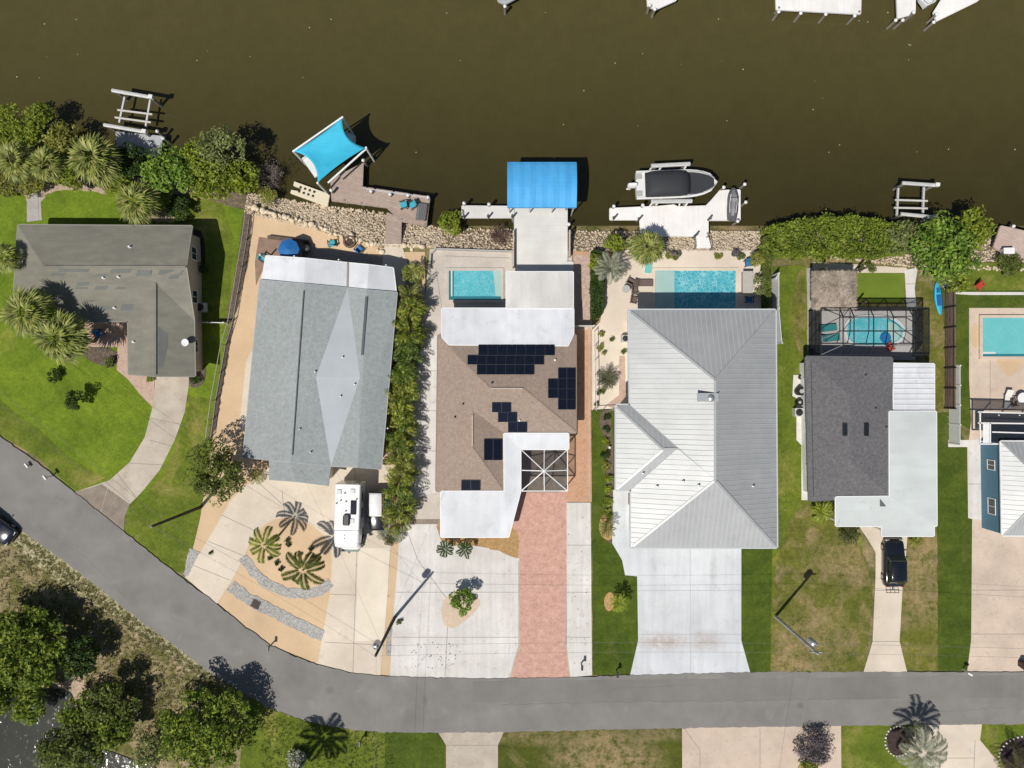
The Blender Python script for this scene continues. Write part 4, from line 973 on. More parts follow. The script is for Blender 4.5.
b=MB(); q=[P(880,499,3.02),P(886,506.5,3.02),P(880,506.5,3.02)]; b.poly(q[::-1]); b.build('roof_patch',flat('dark_patch',(.12,.13,.13),.8),hE)
flatroof(hE,[(892.5,363.5,2.7),(934.3,364,2.6),(934.3,410.3,2.6),(894,409.5,2.7)],0,0,WROOF,name='side_roof',axis='x',sp=.5,ribw=.09,ribh=.06,post=((931,367),(931,407)))
mb=MB(); q=inset([v for v in F((889.5,440,2.7),(934,440,2.7),(934,498,2.7),(889.5,498,2.7))][::-1],.4); mb.prism([(v.x,v.y) for v in q],0,2.6); mb.build('utility_room',WHITEP,hE)
# tall white side fence/deck slabs on the west
# ---- F
hF=house('house','white metal roof house with teal blue wall at the right edge',1060,490)
e=3.1
f1=(1001,441.5,e);f2=(1160,441.5,e);f3=(1160,600,e);f4=(1002.5,535.5,e)
fF=[F((1001,441.5,e),(1160,441.5,e),(1050,488,4.9)),F((1001,441.5,e),(1050,488,4.9),(1002.5,535.5,e)),F((1160,441.5,e),(1160,535.5,e),(1050,488,4.9)),F((1002.5,535.5,e),(1050,488,4.9),(1160,535.5,e))]
tF=tris_of(fF); mb,lF=roof_slab(fF,.16); mb.build('roof',MROOF,hF); mb=MB()

for ff,ax,sp_ in ((fF[0],'y',.46),(fF[1],'x',.46),(fF[3],'y',.3)):
    mb=MB(); ribs(mb,ff,ax,sp_,.045,.035); mb.build('standing_seams',SEAM,hF)
gutter(lF,TRIM,hF,.1,.13); cap(hF,[(onroof(tF,1002,442,0),onroof(tF,1049,487.5,0)),(onroof(tF,1004,535,0),onroof(tF,1049,488.5,0))],MROOF,.2,.04)
walls(hF,lF,tF,TEALW,.1,openings=[(1003,464,'window',1.0),(1003,505,'window',1.6)],frame=TRIM,pane=GLASS,doorm=DOORM,garm=GARM)
# screened lanai frame north of F
lan=thing('lanai','white framed screened lanai in front of the teal house wall','lanai',tuple(P(1005,430)))
mb=MB()
for a,b in (((978,412),(1060,414)),((978,423),(1060,424)),((992,432),(1060,434)),((980,444),(1060,444))): mb.bar(P(*a,2.7),P(*b,2.7),.12,.1)
for a,b in (((990,423),(990,444)),((980,412),(980,444)),((1040,414),(1040,444))): mb.bar(P(*a,2.7),P(*b,2.7),.12,.1)
for x,y in ((980,414),(980,441),(1000,414),(1020,414),(1040,414),(1000,441)): q=P(x,y); mb.box((q.x,q.y,1.35),(.1,.1,2.7))
mb.build('frame',TRIM,lan)
mb=MB(); mb.poly(F((980,412,2.62),(1060,414,2.62),(1060,423,2.62),(980,422,2.62))[::-1]); mb.poly(F((990,425,2.62),(1060,425,2.62),(1060,443,2.62),(990,443,2.62))[::-1]); mb.build('screen',screen_mat('lanai_screen',(.015,.02,.03),.8),lan)
mb=MB(); mb.poly(F((983,424,2.7),(989,424,2.7),(989,443,2.7),(983,443,2.7))[::-1]); mb.build('awning_panel',WHITEP,lan)
# ------------------------------------------------------------------ pools
def pool(name,label,pts,z,m,coping,shelf=None,shelfm=None,smooth=0,edge=None):
    w=[P(*p) for p in (smooth_poly(pts,smooth) if smooth else pts)]
    a=sum(w[i].x*w[(i+1)%len(w)].y-w[(i+1)%len(w)].x*w[i].y for i in range(len(w)))
    if a<0: w=w[::-1]
    cx=sum(p.x for p in w)/len(w); cy=sum(p.y for p in w)/len(w)
    root=thing(name,label,'swimming pool',(cx,cy,0))
    mb=MB(); mb.poly([(p.x,p.y,z) for p in w]); mb.build('water',m,root)
    out=inset(w,-.28); mb=MB(); n=len(w); zc=z+.04
    for i in range(n):
        j=(i+1)%n; mb.poly([(w[i].x,w[i].y,zc),(out[i].x,out[i].y,zc),(out[j].x,out[j].y,zc),(w[j].x,w[j].y,zc)])
        mb.poly([(w[i].x,w[i].y,zc),(w[j].x,w[j].y,zc),(w[j].x,w[j].y,z-.02),(w[i].x,w[i].y,z-.02)]); mb.poly([(out[j].x,out[j].y,zc),(out[i].x,out[i].y,zc),(out[i].x,out[i].y,0),(out[j].x,out[j].y,0)])
    mb.build('coping',coping,root)
    for k,(nm,ps,mm) in enumerate(shelf or []):
        mb=MB(); q=[P(*p) for p in ps]; aa=sum(q[i].x*q[(i+1)%len(q)].y-q[(i+1)%len(q)].x*q[i].y for i in range(len(q)))
        if aa<0: q=q[::-1]
        mb.poly([(p.x,p.y,z+.004+.003*k) for p in q]); mb.build(nm,mm,root)
    return root
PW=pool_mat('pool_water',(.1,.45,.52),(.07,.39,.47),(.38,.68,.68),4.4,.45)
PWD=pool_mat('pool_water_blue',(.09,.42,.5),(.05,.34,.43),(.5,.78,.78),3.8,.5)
PSH=pool_mat('pool_shelf',(.4,.56,.52),(.34,.5,.47),(.46,.6,.56),4,.25); PDK=pool_mat('pool_dark_edge',(.03,.19,.22),(.03,.16,.2),(.05,.25,.28),2.5,.3)
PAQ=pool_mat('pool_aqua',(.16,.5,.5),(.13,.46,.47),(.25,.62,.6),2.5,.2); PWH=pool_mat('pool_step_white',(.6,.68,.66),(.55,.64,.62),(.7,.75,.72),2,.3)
pool('swimming_pool','small rectangular pool with dark edge beside the white patio roof',[(449,271),(501,271),(501,300),(449,300)],.14,PW,DECKG,[('step',[(449,271),(454,271),(454,299),(449,299)],PDK),('step',[(451,271),(452.5,271),(452.5,298),(451,298)],PWH),('shallow_shelf',[(493,271),(501,271),(501,299),(496,299)],PSH),('painted_wall_shade',[(449,296.5),(501,296.5),(501,300),(449,300)],PDK)])  # last dark strip paints the pool wall's shade onto the water
pool('swimming_pool','long blue pool with painted caustics and pale shelf behind the metal roof house',[(655,271),(735,271),(735,311),(655,311)],.16,PWD,DECKB,[('tanning_shelf',[(655.5,271.5),(674,271.5),(674,292),(655.5,292)],PSH),('tanning_shelf',[(655.5,292),(674,292),(674,310.5),(655.5,310.5)],PSH)])
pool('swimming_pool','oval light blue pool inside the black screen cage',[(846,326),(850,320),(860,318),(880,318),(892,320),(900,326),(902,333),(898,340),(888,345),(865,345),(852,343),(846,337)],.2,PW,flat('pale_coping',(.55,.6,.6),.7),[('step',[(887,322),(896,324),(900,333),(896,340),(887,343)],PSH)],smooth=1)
pool('swimming_pool','aqua rectangular pool in the beige deck at the right edge',[(981,318),(1060,318),(1060,356.5),(981,356.5)],.22,PAQ,CONCP,[('bench',[(981.5,352),(994,352),(994,354),(981.5,354)],PWH),('painted_wall_shade',[(981.5,354),(1060,354),(1060,356.3),(981.5,356.3)],PDK)])  # dark strip along the wall is shade painted on the water
# ------------------------------------------------------------------ screen cage E
cage=thing('screen_cage','black framed screened pool cage over the oval pool','pool cage',tuple(P(868,334)))
H=2.9; x0,x1,y0,y1=P(808,0).x,P(911.5,0).x,P(0,356).y,P(0,311).y
mb=MB(); xs=[x0+(x1-x0)*t for t in (0,.17,.27,.45,.63,.81,1)]; IN=1.15
def cz(t): return H
top=[(x0,y0),(x1,y0),(x1,y1),(x0,y1)]
rz=H+.75
for x in xs[1:-1]:
    mb.bar((x,y0,H),(x,y0+.9,rz),.07,.09); mb.bar((x,y0+.9,rz),(x,y1-.9,rz),.07,.09); mb.bar((x,y1-.9,rz),(x,y1,H),.07,.09)
for x in xs: mb.box((x,y1,H/2),(.07,.07,H)); 
for y in (y0,y0+1.5,y0+3,y1): mb.box((x0,y,H/2),(.07,.07,H)); mb.box((x1,y,H/2),(.07,.07,H))
for y in (y0,y1): mb.bar((x0,y,H),(x1,y,H),.09,.1)
for x in (x0,x1): mb.bar((x,y0,H),(x,y1,H),.09,.1)
for z in (.9,1.9): mb.bar((x0,y1,z),(x1,y1,z),.05,.05); mb.bar((x0,y0,z),(x0,y1,z),.05,.05); mb.bar((x1,y0,z),(x1,y1,z),.05,.05)
for y in (y0+.9,(y0+y1)/2,y1-.9): mb.bar((xs[1],y,rz),(xs[-2],y,rz),.06,.07)
for x,xi in ((x0,xs[1]),(x1,xs[-2])):
    for yy,yt in ((y0,y0+.9),(y0+1.5,(y0+y1)/2),(y1,y1-.9)): mb.bar((x,yy,H),(xi,yt,rz),.06,.07)
mb.bar((xs[1],y1-.9,rz),(xs[2],y1,H),.05,.05); mb.bar((xs[2],y1-.9,rz),(xs[1],(y0+y1)/2,rz),.05,.05); mb.bar((xs[-2],y0+.9,rz),(xs[-3],(y0+y1)/2,rz),.05,.05)
mb.build('frame',DARKM,cage)
mb=MB()
for a,b in (((x0,y1),(x1,y1)),((x0,y0),(x0,y1)),((x1,y0),(x1,y1))): mb.poly([(a[0],a[1],.05),(b[0],b[1],.05),(b[0],b[1],H),(a[0],a[1],H)])
mb.build('wall_screen',screen_mat('cage_wall_screen',(.012,.014,.018),.72),cage)
mb=MB(); mb.poly([(xs[1],y0+.9,rz-.05),(xs[-2],y0+.9,rz-.05),(xs[-2],y1-.9,rz-.05),(xs[1],y1-.9,rz-.05)]); mb.poly([(x0,y0,H-.05),(x1,y0,H-.05),(xs[-2],y0+.9,rz-.05),(xs[1],y0+.9,rz-.05)]); mb.poly([(x1,y1,H-.05),(x0,y1,H-.05),(xs[1],y1-.9,rz-.05),(xs[-2],y1-.9,rz-.05)])
mb.poly([(x0,y0,H-.05),(xs[1],y0+.9,rz-.05),(xs[1],y1-.9,rz-.05),(x0,y1,H-.05)]); mb.poly([(x1,y0,H-.05),(x1,y1,H-.05),(xs[-2],y1-.9,rz-.05),(xs[-2],y0+.9,rz-.05)])
mb.build('roof_screen',screen_mat('cage_roof_screen',(.03,.03,.034),.08),cage)
# ------------------------------------------------------------------ tiki hut
tk=thing('tiki_hut','square thatched tiki hut beside the putting green','hut',tuple(P(834,288)))
THM=mat('thatch',(.42,.35,.28),(.24,.195,.155),1.6,9,fine=.3,fscale=9,rough=1,bmp=1,stretch=(1,1,1))
q=F((812.5,271,2.8),(855.5,271,2.8),(855.5,309,2.8),(812.5,309,2.8)); apx=[P(828,288,3.5),P(840,288,3.5)]
fT=[[q[0],q[1],apx[1],apx[0]],[q[1],q[2],apx[1]],[q[2],q[3],apx[0],apx[1]],[q[3],q[0],apx[0]]]
tT=tris_of(fT); mb,_l=roof_slab(fT,.25); mb.build('thatch_roof',THM,tk)
V=[]
for _ in range(11000):
    x=random.uniform(q[0].x,q[1].x); y=random.uniform(q[2].y,q[0].y-.1); z=tri_z(tT,x,y)+.03
    d=Vector((x-(q[0].x+q[1].x)/2,y-(q[0].y+q[2].y)/2,0)); d=(d.normalized()*.6+Vector((random.gauss(0,.9),random.gauss(0,.9),0))).normalized(); L=random.uniform(.12,.32); s=Vector((-d.y,d.x,0))*.02
    a=Vector((x,y,z)); b=a+d*L+Vector((0,0,-.12*L+random.uniform(-.02,.05))); V.append([a-s,b-s*.3,b+s*.3,a+s])
v=np.array([[tuple(p) for p in f] for f in V]).reshape(-1,3)
build_np('straw',v,np.arange(len(v)).reshape(-1,4),foliage('straw',[(.16,.13,.1),(.42,.35,.28),(.3,.25,.2),(.62,.53,.43),(.24,.2,.16)],.05,.9),tk)
for x,y in ((815,272),(853,272),(853,305),(815,305)): c=P(x,y); mb=MB(); mb.tube((c.x,c.y,0),(c.x,c.y,2.6),.1); mb.build('post',BARK,tk)
# ------------------------------------------------------------------ docks
DKT=planks('dock_boards_taupe',(.43,.33,.27),(.38,.29,.24),R(12),.14); DKW=mat('dock_pale_composite',(.69,.68,.65),(.62,.61,.58),.6,6,fine=.03,rough=.7,streak=(.3,7,0,.04),bmp=.05); DKG=mat('dock_concrete',(.42,.43,.44),(.34,.35,.37),1,7,fine=.08)
DKD=mat('dock_white_composite',(.82,.8,.78),(.75,.73,.71),.6,6,fine=.03,rough=.7,streak=(7,.3,0,.05),bmp=.05); WOODG=mat('weathered_wood',(.3,.27,.23),(.2,.18,.155),3,6,stretch=(1,4,1)); ALU=flat('aluminium',(.68,.68,.66),.4,.3)
PILC=mat('piling_concrete',(.55,.53,.48),(.4,.38,.34),3)
WL=-.8
def dock(name,label,pts,m,pil=(),z=.25,tops=1.0,extra=None,dark=(),posts=()):
    w=[P(x,y,z) for x,y in pts]; c=sum(w,Vector((0,0,0)))/len(w); root=thing(name,label,'dock',(c.x,c.y,WL))
    mb=MB(); mb.prism([(p.x,p.y) for p in w],z-.07,z); mb.build('deck',m,root)
    mb=MB(); n=len(w); ar=sum(w[i].x*w[(i+1)%n].y-w[(i+1)%n].x*w[i].y for i in range(n)); ww=w if ar>0 else w[::-1]
    for i in range(n):
        a,b=ww[i],ww[(i+1)%n]; d=(b-a).normalized(); nn=Vector((d.y,-d.x,0))*.035; mb.bar(a+nn-Vector((0,0,.1)),b+nn-Vector((0,0,.1)),.06,.19)
    mb.build('fascia_board',m,root)
    for x,y,h in pil:
        q=P(x,y,h); mb=MB(); mb.tube((q.x,q.y,-2.3),(q.x,q.y,h),.13,12); o=mb.build('piling',WOODG,root); mb=MB(); mb.lathe((q.x,q.y,h),[(.17,-.05),(.17,0),(.1,.1),(.02,.17)],12); mb.build('cap',TRIM,o)
    for x,y in posts:
        q=P(x,y,z); mb=MB(); mb.tube((q.x,q.y,-2.3),(q.x,q.y,1.3),.1,10); mb.build('piling',flat('piling_dark',(.1,.085,.07),.9) if 'piling_dark' not in bpy.data.materials else bpy.data.materials['piling_dark'],root)
    for x,y in dark:
        q=P(x,y); mb=MB(); mb.tube((q.x,q.y,-2.3),(q.x,q.y,z+.05),.12,10); mb.build('support',WOODG,root)
    return root
# dock serving house A
dk=dock('dock','weathered grey concrete landing among mangroves behind the leftmost boat lift',[(116,132),(162,136.5),(160,156),(118,152)],DKG,[(163,138,.9),(157,131,.9)])
def boat_lift(label,beams,posts,bars,h=1.3):
    a=P(*beams[0][0],h); root=thing('boat_lift',label,'boat lift',(a.x,a.y,WL))
    for (a,b) in beams:
        mb=MB(); A=P(*a,h); B_=P(*b,h); mb.bar(A,B_,.32,.14); mb.bar(A+Vector((0,0,.11)),B_+Vector((0,0,.11)),.14,.08); mb.build('top_beam',ALU,root)
        d=(B_-A).normalized()
        for p in (A+d*.35,B_-d*.35):
            mb=MB(); mb.tube((p.x,p.y,-2.3),(p.x,p.y,h-.08),.15,10); mb.build('piling',WOODG,root)
        mb=MB(); mb.box(B_+Vector((0,0,.2))-d*.2,(.4,.36,.34),math.atan2(d.y,d.x)); mb.build('motor_box',flat('motor_white',(.75,.75,.73),.5),root,bevel=.03)
    for a,b in posts: mb=MB(); mb.bar(P(*a,.4),P(*b,.4),.17,.2); mb.build('cradle_beam',ALU,root)
    for a,b in bars: mb=MB(); mb.bar(P(*a,.62),P(*b,.62),.16,.12); mb.build('bunk',flat('bunk_grey',(.55,.54,.5),.8),root)
    mb=MB()
    for (a,b) in beams:
        for c,d in posts:
            for e_ in (c,d):
                if abs(e_[1]-a[1])<16 and abs(e_[1]-(a[1]+b[1])/2)<10: q=P(*e_,.5); mb.tube(q,(q.x,q.y,h),.015,4)
    mb.build('cable',DARKM,root) if mb.v else None
    return root
boat_lift('empty aluminium boat lift in front of the mangroves at the far left',[((112,90.5),(154,98)),((104,125),(147.5,132.5))],[((125,97),(119.5,123)),((150.5,100),(146,126.5))],[((117.5,110),(152.5,114.5)),((115,117.5),(151,122.5))])
boat_lift('empty aluminium boat lift beyond the clipped mangrove hedge',[((902,183),(938,185.5)),((900.5,214),(936,217.5))],[((898,188),(896.6,216)),((923.7,187),(922.4,219))],[((895,200),(927.5,201)),((894,207.8),(927.5,208.5))])
# dock B with shade sail
dkB=dock('dock','taupe L-shaped dock with lounge chairs behind the shade sail boat lift',[(331,180),(363,163),(362,187),(429.6,197),(426,226),(401,221),(387,207.5),(332,200.5)],DKT,[(371,191,.9),(390,194,.9),(408,195,.9),(428,197,.9),(331,190,1.2),(363,160,1.2)],dark=[(345,201),(362,204),(425,225),(402,220)])
mb=MB(); pts=[P(363,188,1.0),P(390,192,1.0),P(408,194.5,1.0),P(429,197.5,1.0)]
for a,b in zip(pts,pts[1:]): mb.bar(a,b,.07,.05); mb.bar(a-Vector((0,0,.4)),b-Vector((0,0,.4)),.04,.04)
for p in pts: mb.box((p.x,p.y,.6),(.08,.08,.75))
mb.build('railing',ALU,dkB)
dock('gangway','short taupe gangway from the sandy yard to the L-shaped dock',[(387,213),(401,218.5),(400.6,243),(385.6,243)],DKT,z=.24)
bn=thing('bench','dark grey slatted bench on the end of the taupe dock','bench',tuple(P(422,213,.25)),R(-8))
mb=MB()
for i in range(6): mb.box((-.4+i*.15,0,.42),(.12,1.5,.04))
mb.build('seat',flat('grey_slats',(.16,.16,.17),.8),bn)if False else None
def local(root): ORG[root.name]=Vector((0,0,0)); return root
local(bn)
mb=MB()
for i in range(6): mb.box((-.42+i*.16,0,.42),(.13,1.7,.04))
mb.build('seat',flat('grey_slats',(.14,.14,.15),.8),bn)
for a in (-.38,.38):
    for b in (-.75,.75): mb=MB(); mb.box((a,b,.2),(.07,.07,.4)); mb.build('leg',DARKM,bn)
# sail canopy
sl=thing('shade_sail','turquoise shade sail stretched over the boat lift on the taupe dock','shade sail',tuple(P(330,150,WL)))
cn=[(293.4,151.3),(342.3,117.4),(366,147.8),(317.5,183)]; hh=3.2
SAIL=mat('sail_turquoise',(.05,.48,.69),(.035,.42,.62),.5,6,fine=.04,streak=(.3,2,.6,.06),rough=.7,bmp=.05)
nG=14; vs=[];fs=[]
cw=[P(x,y,hh+(.35 if i%2 else -.1)) for i,(x,y) in enumerate(cn)]; cen=sum(cw,Vector((0,0,0)))/4
for i in range(nG+1):
    for j in range(nG+1):
        u,v=i/nG,j/nG; p=cw[0].lerp(cw[1],u).lerp(cw[3].lerp(cw[2],u),v)
        ku=4*u*(1-u); kv=4*v*(1-v)
        su=.42*kv*(1 if u<.5 else -1)*abs(2*u-1)**2*1.0; sv=.16*ku*(1 if v<.5 else -1)*abs(2*v-1)**2
        du=(cw[1]-cw[0]).normalized(); dv=(cw[3]-cw[0]).normalized()
        p=p+du*su*1.9+dv*sv*1.3; p.z-=.25*ku*kv; vs.append(p)
for i in range(nG):
    for j in range(nG): a=i*(nG+1)+j; fs.append((a,a+1,a+nG+2,a+nG+1)[::-1])
mb=MB(); mb.mesh(vs,fs); o=mb.build('sail',SAIL,sl,smooth=True); sd=o.modifiers.new('s','SOLIDIFY'); sd.thickness=.02
mb=MB(); mb.bar(cw[0],cw[1],.14,.14); mb.bar(P(328,183,2.6),P(366,149,2.6),.16,.14)
mb.build('side_beam',TRIM,sl)
for p in cw: mb=MB(); mb.tube((p.x,p.y,-2.2),(p.x,p.y,p.z+.05),.1,10); mb.build('mast',TRIM,sl)
# boats
def boat_hull(L,W_,z0,zs):
    rings=[]; n=13
    for i in range(n):
        t=i/(n-1); x=-L/2+L*t; w=W_/2*(1 if t<.45 else math.sqrt(max(.0,1-((t-.45)/.55)**3))); w=max(w,.03)
        sh=zs+.18*max(0,(t-.5)/.5)**2
        kl=z0+.35*max(0,(t-.65)/.35)**2
        rings.append([(x,-w,sh),(x,-w*.93,kl+.35),(x,-w*.45,kl+.1),(x,0,kl),(x,w*.45,kl+.1),(x,w*.93,kl+.35),(x,w,sh),(x,w*.86,sh+.03),(x,w*.84,sh-.12),(x,-w*.84,sh-.12),(x,-w*.86,sh+.03)])
    return rings
GEL=flat('gelcoat_white',(.74,.74,.72),.25,0,.5,.3)
def make_boat(name,label,loc,rz,L,W_,cover=True,eng=True,dark=None):
    root=thing(name,label,'boat',loc,rz); local(root)
    mb=MB(); mb.loft(boat_hull(L,W_,0,.95)); mb.build('hull',GEL,root,smooth=False,bevel=.02)
    CV=flat('cover_charcoal',(.03,.032,.037),.75) if 'cover_charcoal' not in bpy.data.materials else bpy.data.materials['cover_charcoal']
    if cover:
        rings=[]; n=9; x0,x1=-L/2+.85,L*.17
        for i in range(n):
            t=i/(n-1); x=x0+(x1-x0)*t; e_=math.sin(PI*min(1,max(0,t)))**.35; w=W_/2*.9*(1 if t<.8 else (1-.25*((t-.8)/.2)**2)); z=1.0+.75*e_
            rings.append([(x,-w,.9),(x,-w*.92,z*.75+.2),(x,-w*.5,z),(x,0,z+.06),(x,w*.5,z),(x,w*.92,z*.75+.2),(x,w,.9)])
        mb=MB(); mb.loft(rings); mb.build('boat_cover',CV,root,smooth=True)
    # bow deck
    mb=MB(); pts=[]
    for i in range(14):
        t=.62+.36*i/13; w=W_/2*.8*math.sqrt(max(0,1-((t-.45)/.55)**3)); pts.append((-L/2+L*t-.12,w))
    poly=[(x,y,.97+.1*(x+L/2-L*.62)/L) for x,y in pts]+[(x,-y,.97+.1*(x+L/2-L*.62)/L) for x,y in pts[::-1]]
    mb.poly(poly[::-1]); mb.build('bow_cushions',CV if cover else GEL,root)
    mb=MB()
    for k in (-1,1): mb.path([(L*.1,k*W_*.45,1.0),(L*.3,k*W_*.37,1.22),(L*.45,k*W_*.16,1.28),(L*.48,0,1.3)],.02,6)
    mb.build('bow_rail',METAL,root)
    if eng:
        mb=MB(); mb.loft([[(x+dx,y*s,z) for y,z in ((-.2,.55),(-.24,1.0),(-.14,1.3),(.14,1.3),(.24,1.0),(.2,.55))] for x,dx,s in ((-L/2-.85,0,.7),(-L/2-.6,0,1),(-L/2-.15,0,1),(-L/2,0,.6))]); mb.box((-L/2-.5,0,.1),(.25,.12,1.1)); mb.tube((-L/2-.8,0,-.3),(-L/2-.4,0,-.3),.08); mb.build('outboard_motor',TRIM,root,smooth=False)
        mb=MB(); mb.box((-L/2+.25,W_*.3,.97),(.5,.5,.06)); mb.box((-L/2+.25,-W_*.3,.97),(.5,.5,.06)); mb.build('swim_platform',flat('grey_pad',(.4,.4,.4),.8) if 'grey_pad' not in bpy.data.materials else bpy.data.materials['grey_pad'],root)
    return root
b1=make_boat('motor_boat','white motorboat with charcoal cover raised on the lift at the long white dock',tuple(P(674.5,186.5,.3)),R(2),7.9,2.8)
b2=make_boat('motor_boat','white hulled boat sheltered under the turquoise shade sail',tuple(P(334,155,.2)),R(35),5.6,2.3,cover=False,eng=False)
mb=MB(); mb.box((.3,0,1.3),(.9,.8,1.0)); mb.build('console',flat('console_dark',(.05,.1,.14),.4),b2,bevel=.05)
def lift_d(a,b,legs,lab):
    A=P(*a,1.4);B_=P(*b,1.4); root=thing('lift_arm',lab,'boat lift',(A.x,A.y,WL)); mb=MB(); mb.bar(A,B_,.36,.16); mb.bar(A+Vector((0,0,.14)),B_+Vector((0,0,.14)),.16,.1); mb.build('beam',ALU,root)
    for (x,y,x2,y2) in legs: mb=MB(); mb.tube(P(x,y,1.3),P(x2,y2,-2.2) if False else P(x2,y2,.1),.09,8); mb.build('strut',TRIM,root)
    for p in (A.lerp(B_,.12),A.lerp(B_,.88)): mb=MB(); mb.tube((p.x,p.y,-2.3),(p.x,p.y,1.3),.14,10); mb.build('piling',WOODG,root)
lift_d((651,166),(690,164),[(652,167,647,174),(661,167,656,175),(686,166,681,175)],'outer aluminium arm of the boat lift on the canal side of the covered motorboat')
lift_d((651,201.5),(692,201),[(653,202,649,207),(680,202,679,207),(688,202,684,208),(661,199,656,205)],'inner aluminium arm of the boat lift between the covered motorboat and the white dock')
dkD=dock('dock','long bright white dock with angled wing and steps behind the metal roof house',[(610,208.6),(658,206.5),(674,205),(678,207),(706,206),(712,200),(720,190.6),(740,190),(740,220),(708,220),(708,236),(641,235.5),(640,219.5),(610,219.5)],DKD,[(614,206,.9),(643,205,.9),(724,187,1.1),(745,184,1.1),(738,221,.8),(746,202,1.0)],dark=[(613,218),(638,219),(710,219),(707,234),(645,235)],posts=[(613.5,219),(638.5,220),(708,220),(695,236)])
mb=MB()
for i in range(5): a=P(695.5+i*.3,236.5+i*2.6,.2-i*.03); b=P(708.5+i*.6,236.5+i*2.6,.2-i*.03); mb.bar(a,b,.3,.05)
mb.build('steps',DKD,dkD)
for x0_,x1_ in ((694.5,695.5),(708.5,712)): mb=MB(); mb.bar(P(x0_,236,1.0),P(x1_,248,.95),.06,.05); mb.tube(P(x0_,236,1.0),Vector((P(x0_,236,1).x,P(x0_,236,1).y,0)),.04); mb.tube(P(x1_,248,.95),Vector((P(x1_,248,.95).x,P(x1_,248,.95).y,0)),.04); mb.build('handrail',flat('rail_dark',(.1,.1,.1),.5),dkD)
js=thing('jet_ski','grey covered jet ski on the angled wing of the bright white dock','jet ski',tuple(P(731.5,205,.25)),R(87)); local(js)
def jring(L,W_):
    r=[]
    for i in range(11):
        t=i/10; w=W_/2*(.8+.2*math.sin(PI*min(1,t*1.3)) if t<.6 else math.sqrt(max(.01,1-((t-.6)/.42)**2)))
        z=.45+.1*math.sin(PI*t); r.append([(-L/2+L*t,-w,z*.7),(-L/2+L*t,-w*.7,.12),(-L/2+L*t,0,0.02),(-L/2+L*t,w*.7,.12),(-L/2+L*t,w,z*.7),(-L/2+L*t,w*.7,z),(-L/2+L*t,-w*.7,z)])
    return r
mb=MB(); mb.loft(jring(3.2,1.15)); mb.build('hull',flat('jet_grey',(.1,.1,.105),.4),js,smooth=False,bevel=.02)
mb=MB(); mb.loft([[(x,-w,.45),(x,-w*.6,z),(x,w*.6,z),(x,w,.45)] for x,w,z in ((-1.2,.2,.6),(-.6,.26,.82),(.1,.24,.78),(.5,.34,.98),(.9,.3,.8),(1.3,.15,.55))]); mb.build('seat',flat('jet_seat',(.25,.25,.26),.6),js)
mb=MB(); mb.tube((.45,-.38,1.0),(.45,.38,1.0),.03); mb.build('handlebar',DARKM,js)
mb=MB(); mb.path([(-.9,-.3,.56),(0,-.36,.6),(.8,-.3,.6),(1.3,0,.55),(.8,.3,.6),(0,.36,.6),(-.9,.3,.56)],.025); mb.build('trim_line',TRIM,js)
# dock C
dkC=dock('dock','narrow white catwalk dock beside the blue boat canopy',[(462,206),(514.5,206.5),(514.5,217.5),(462,217.5)],DKW,[(464,203,.9),(489,204,.9)],dark=[(464,217),(488,217),(512,217)],posts=[(464.5,217.5),(488.5,217.5),(512.5,217.5)])
dkC2=dock('dock','wide white decking between the blue boat canopy and the brown roof house',[(514,207.5),(567,207.5),(567,262),(573,262),(573,272),(516,272),(516,262)],DKW,[(569,224,.8)],dark=[(513,220),(566,210)])
mb=MB(); mb.box((P(513.5,250).x,P(0,250).y,.5),(.12,3.6,.9)); mb.box((P(569,245).x,P(0,245).y,.5),(.12,2.6,.9)); mb.build('side_screen',flat('tan_post',(.5,.42,.33),.7),dkC2)
cp=thing('boat_canopy','bright blue fabric boat canopy over the water next to the white decking','canopy',tuple(P(542,184,WL)))
BLUE=mat('canopy_blue',(.085,.4,.76),(.065,.35,.69),.6,6,fine=.03,streak=(2.5,.4,0,.07),rough=.6,bmp=.05)
a0=P(507.3,162,2.9);a1=P(576.5,162,2.9);b0=P(507.3,207.5,2.9);b1_=P(576.5,207.5,2.9)
mb=MB(); n=12; vs=[];fs=[]
for i in range(n+1):
    t=i/n; z=2.9+.55*math.sin(PI*t)**.8
    for j in range(13):
        u=j/12; p=a0.lerp(b0,t).lerp(a1.lerp(b1_,t),u); vs.append((p.x,p.y,z-.05*abs(math.sin(u*PI*6))))
for i in range(n):
    for j in range(12): a=i*13+j; fs.append((a,a+13,a+14,a+1))
mb.mesh(vs,fs)
for sgn,p,q in ((0,a0,b0),(1,a1,b1_)):
    for i in range(n):
        k=i*13+(12 if sgn else 0); k2=k+13; v1=vs[k];v2=vs[k2]; mb.poly([v1,v2,(v2[0],v2[1],2.6),(v1[0],v1[1],2.6)])
mb.poly([(a0.x,a0.y,2.6),(a1.x,a1.y,2.6),(a1.x,a1.y,2.9),(a0.x,a0.y,2.9)]); mb.poly([(b0.x,b0.y,2.6),(b1_.x,b1_.y,2.6),(b1_.x,b1_.y,2.9),(b0.x,b0.y,2.9)])
mb.build('canopy_fabric',BLUE,cp)
for t in (0,.33,.66,1):
    for s_ in (0,1):
        p=(b0 if s_ else a0).lerp(b1_ if s_ else a1,min(.97,max(.03,t))); mb=MB(); mb.tube((p.x,p.y+(.15 if s_ else -.15),-2.2),(p.x,p.y+(.15 if s_ else -.15),2.85),.06 if not s_ else .07,8); mb.build('post',ALU,cp)
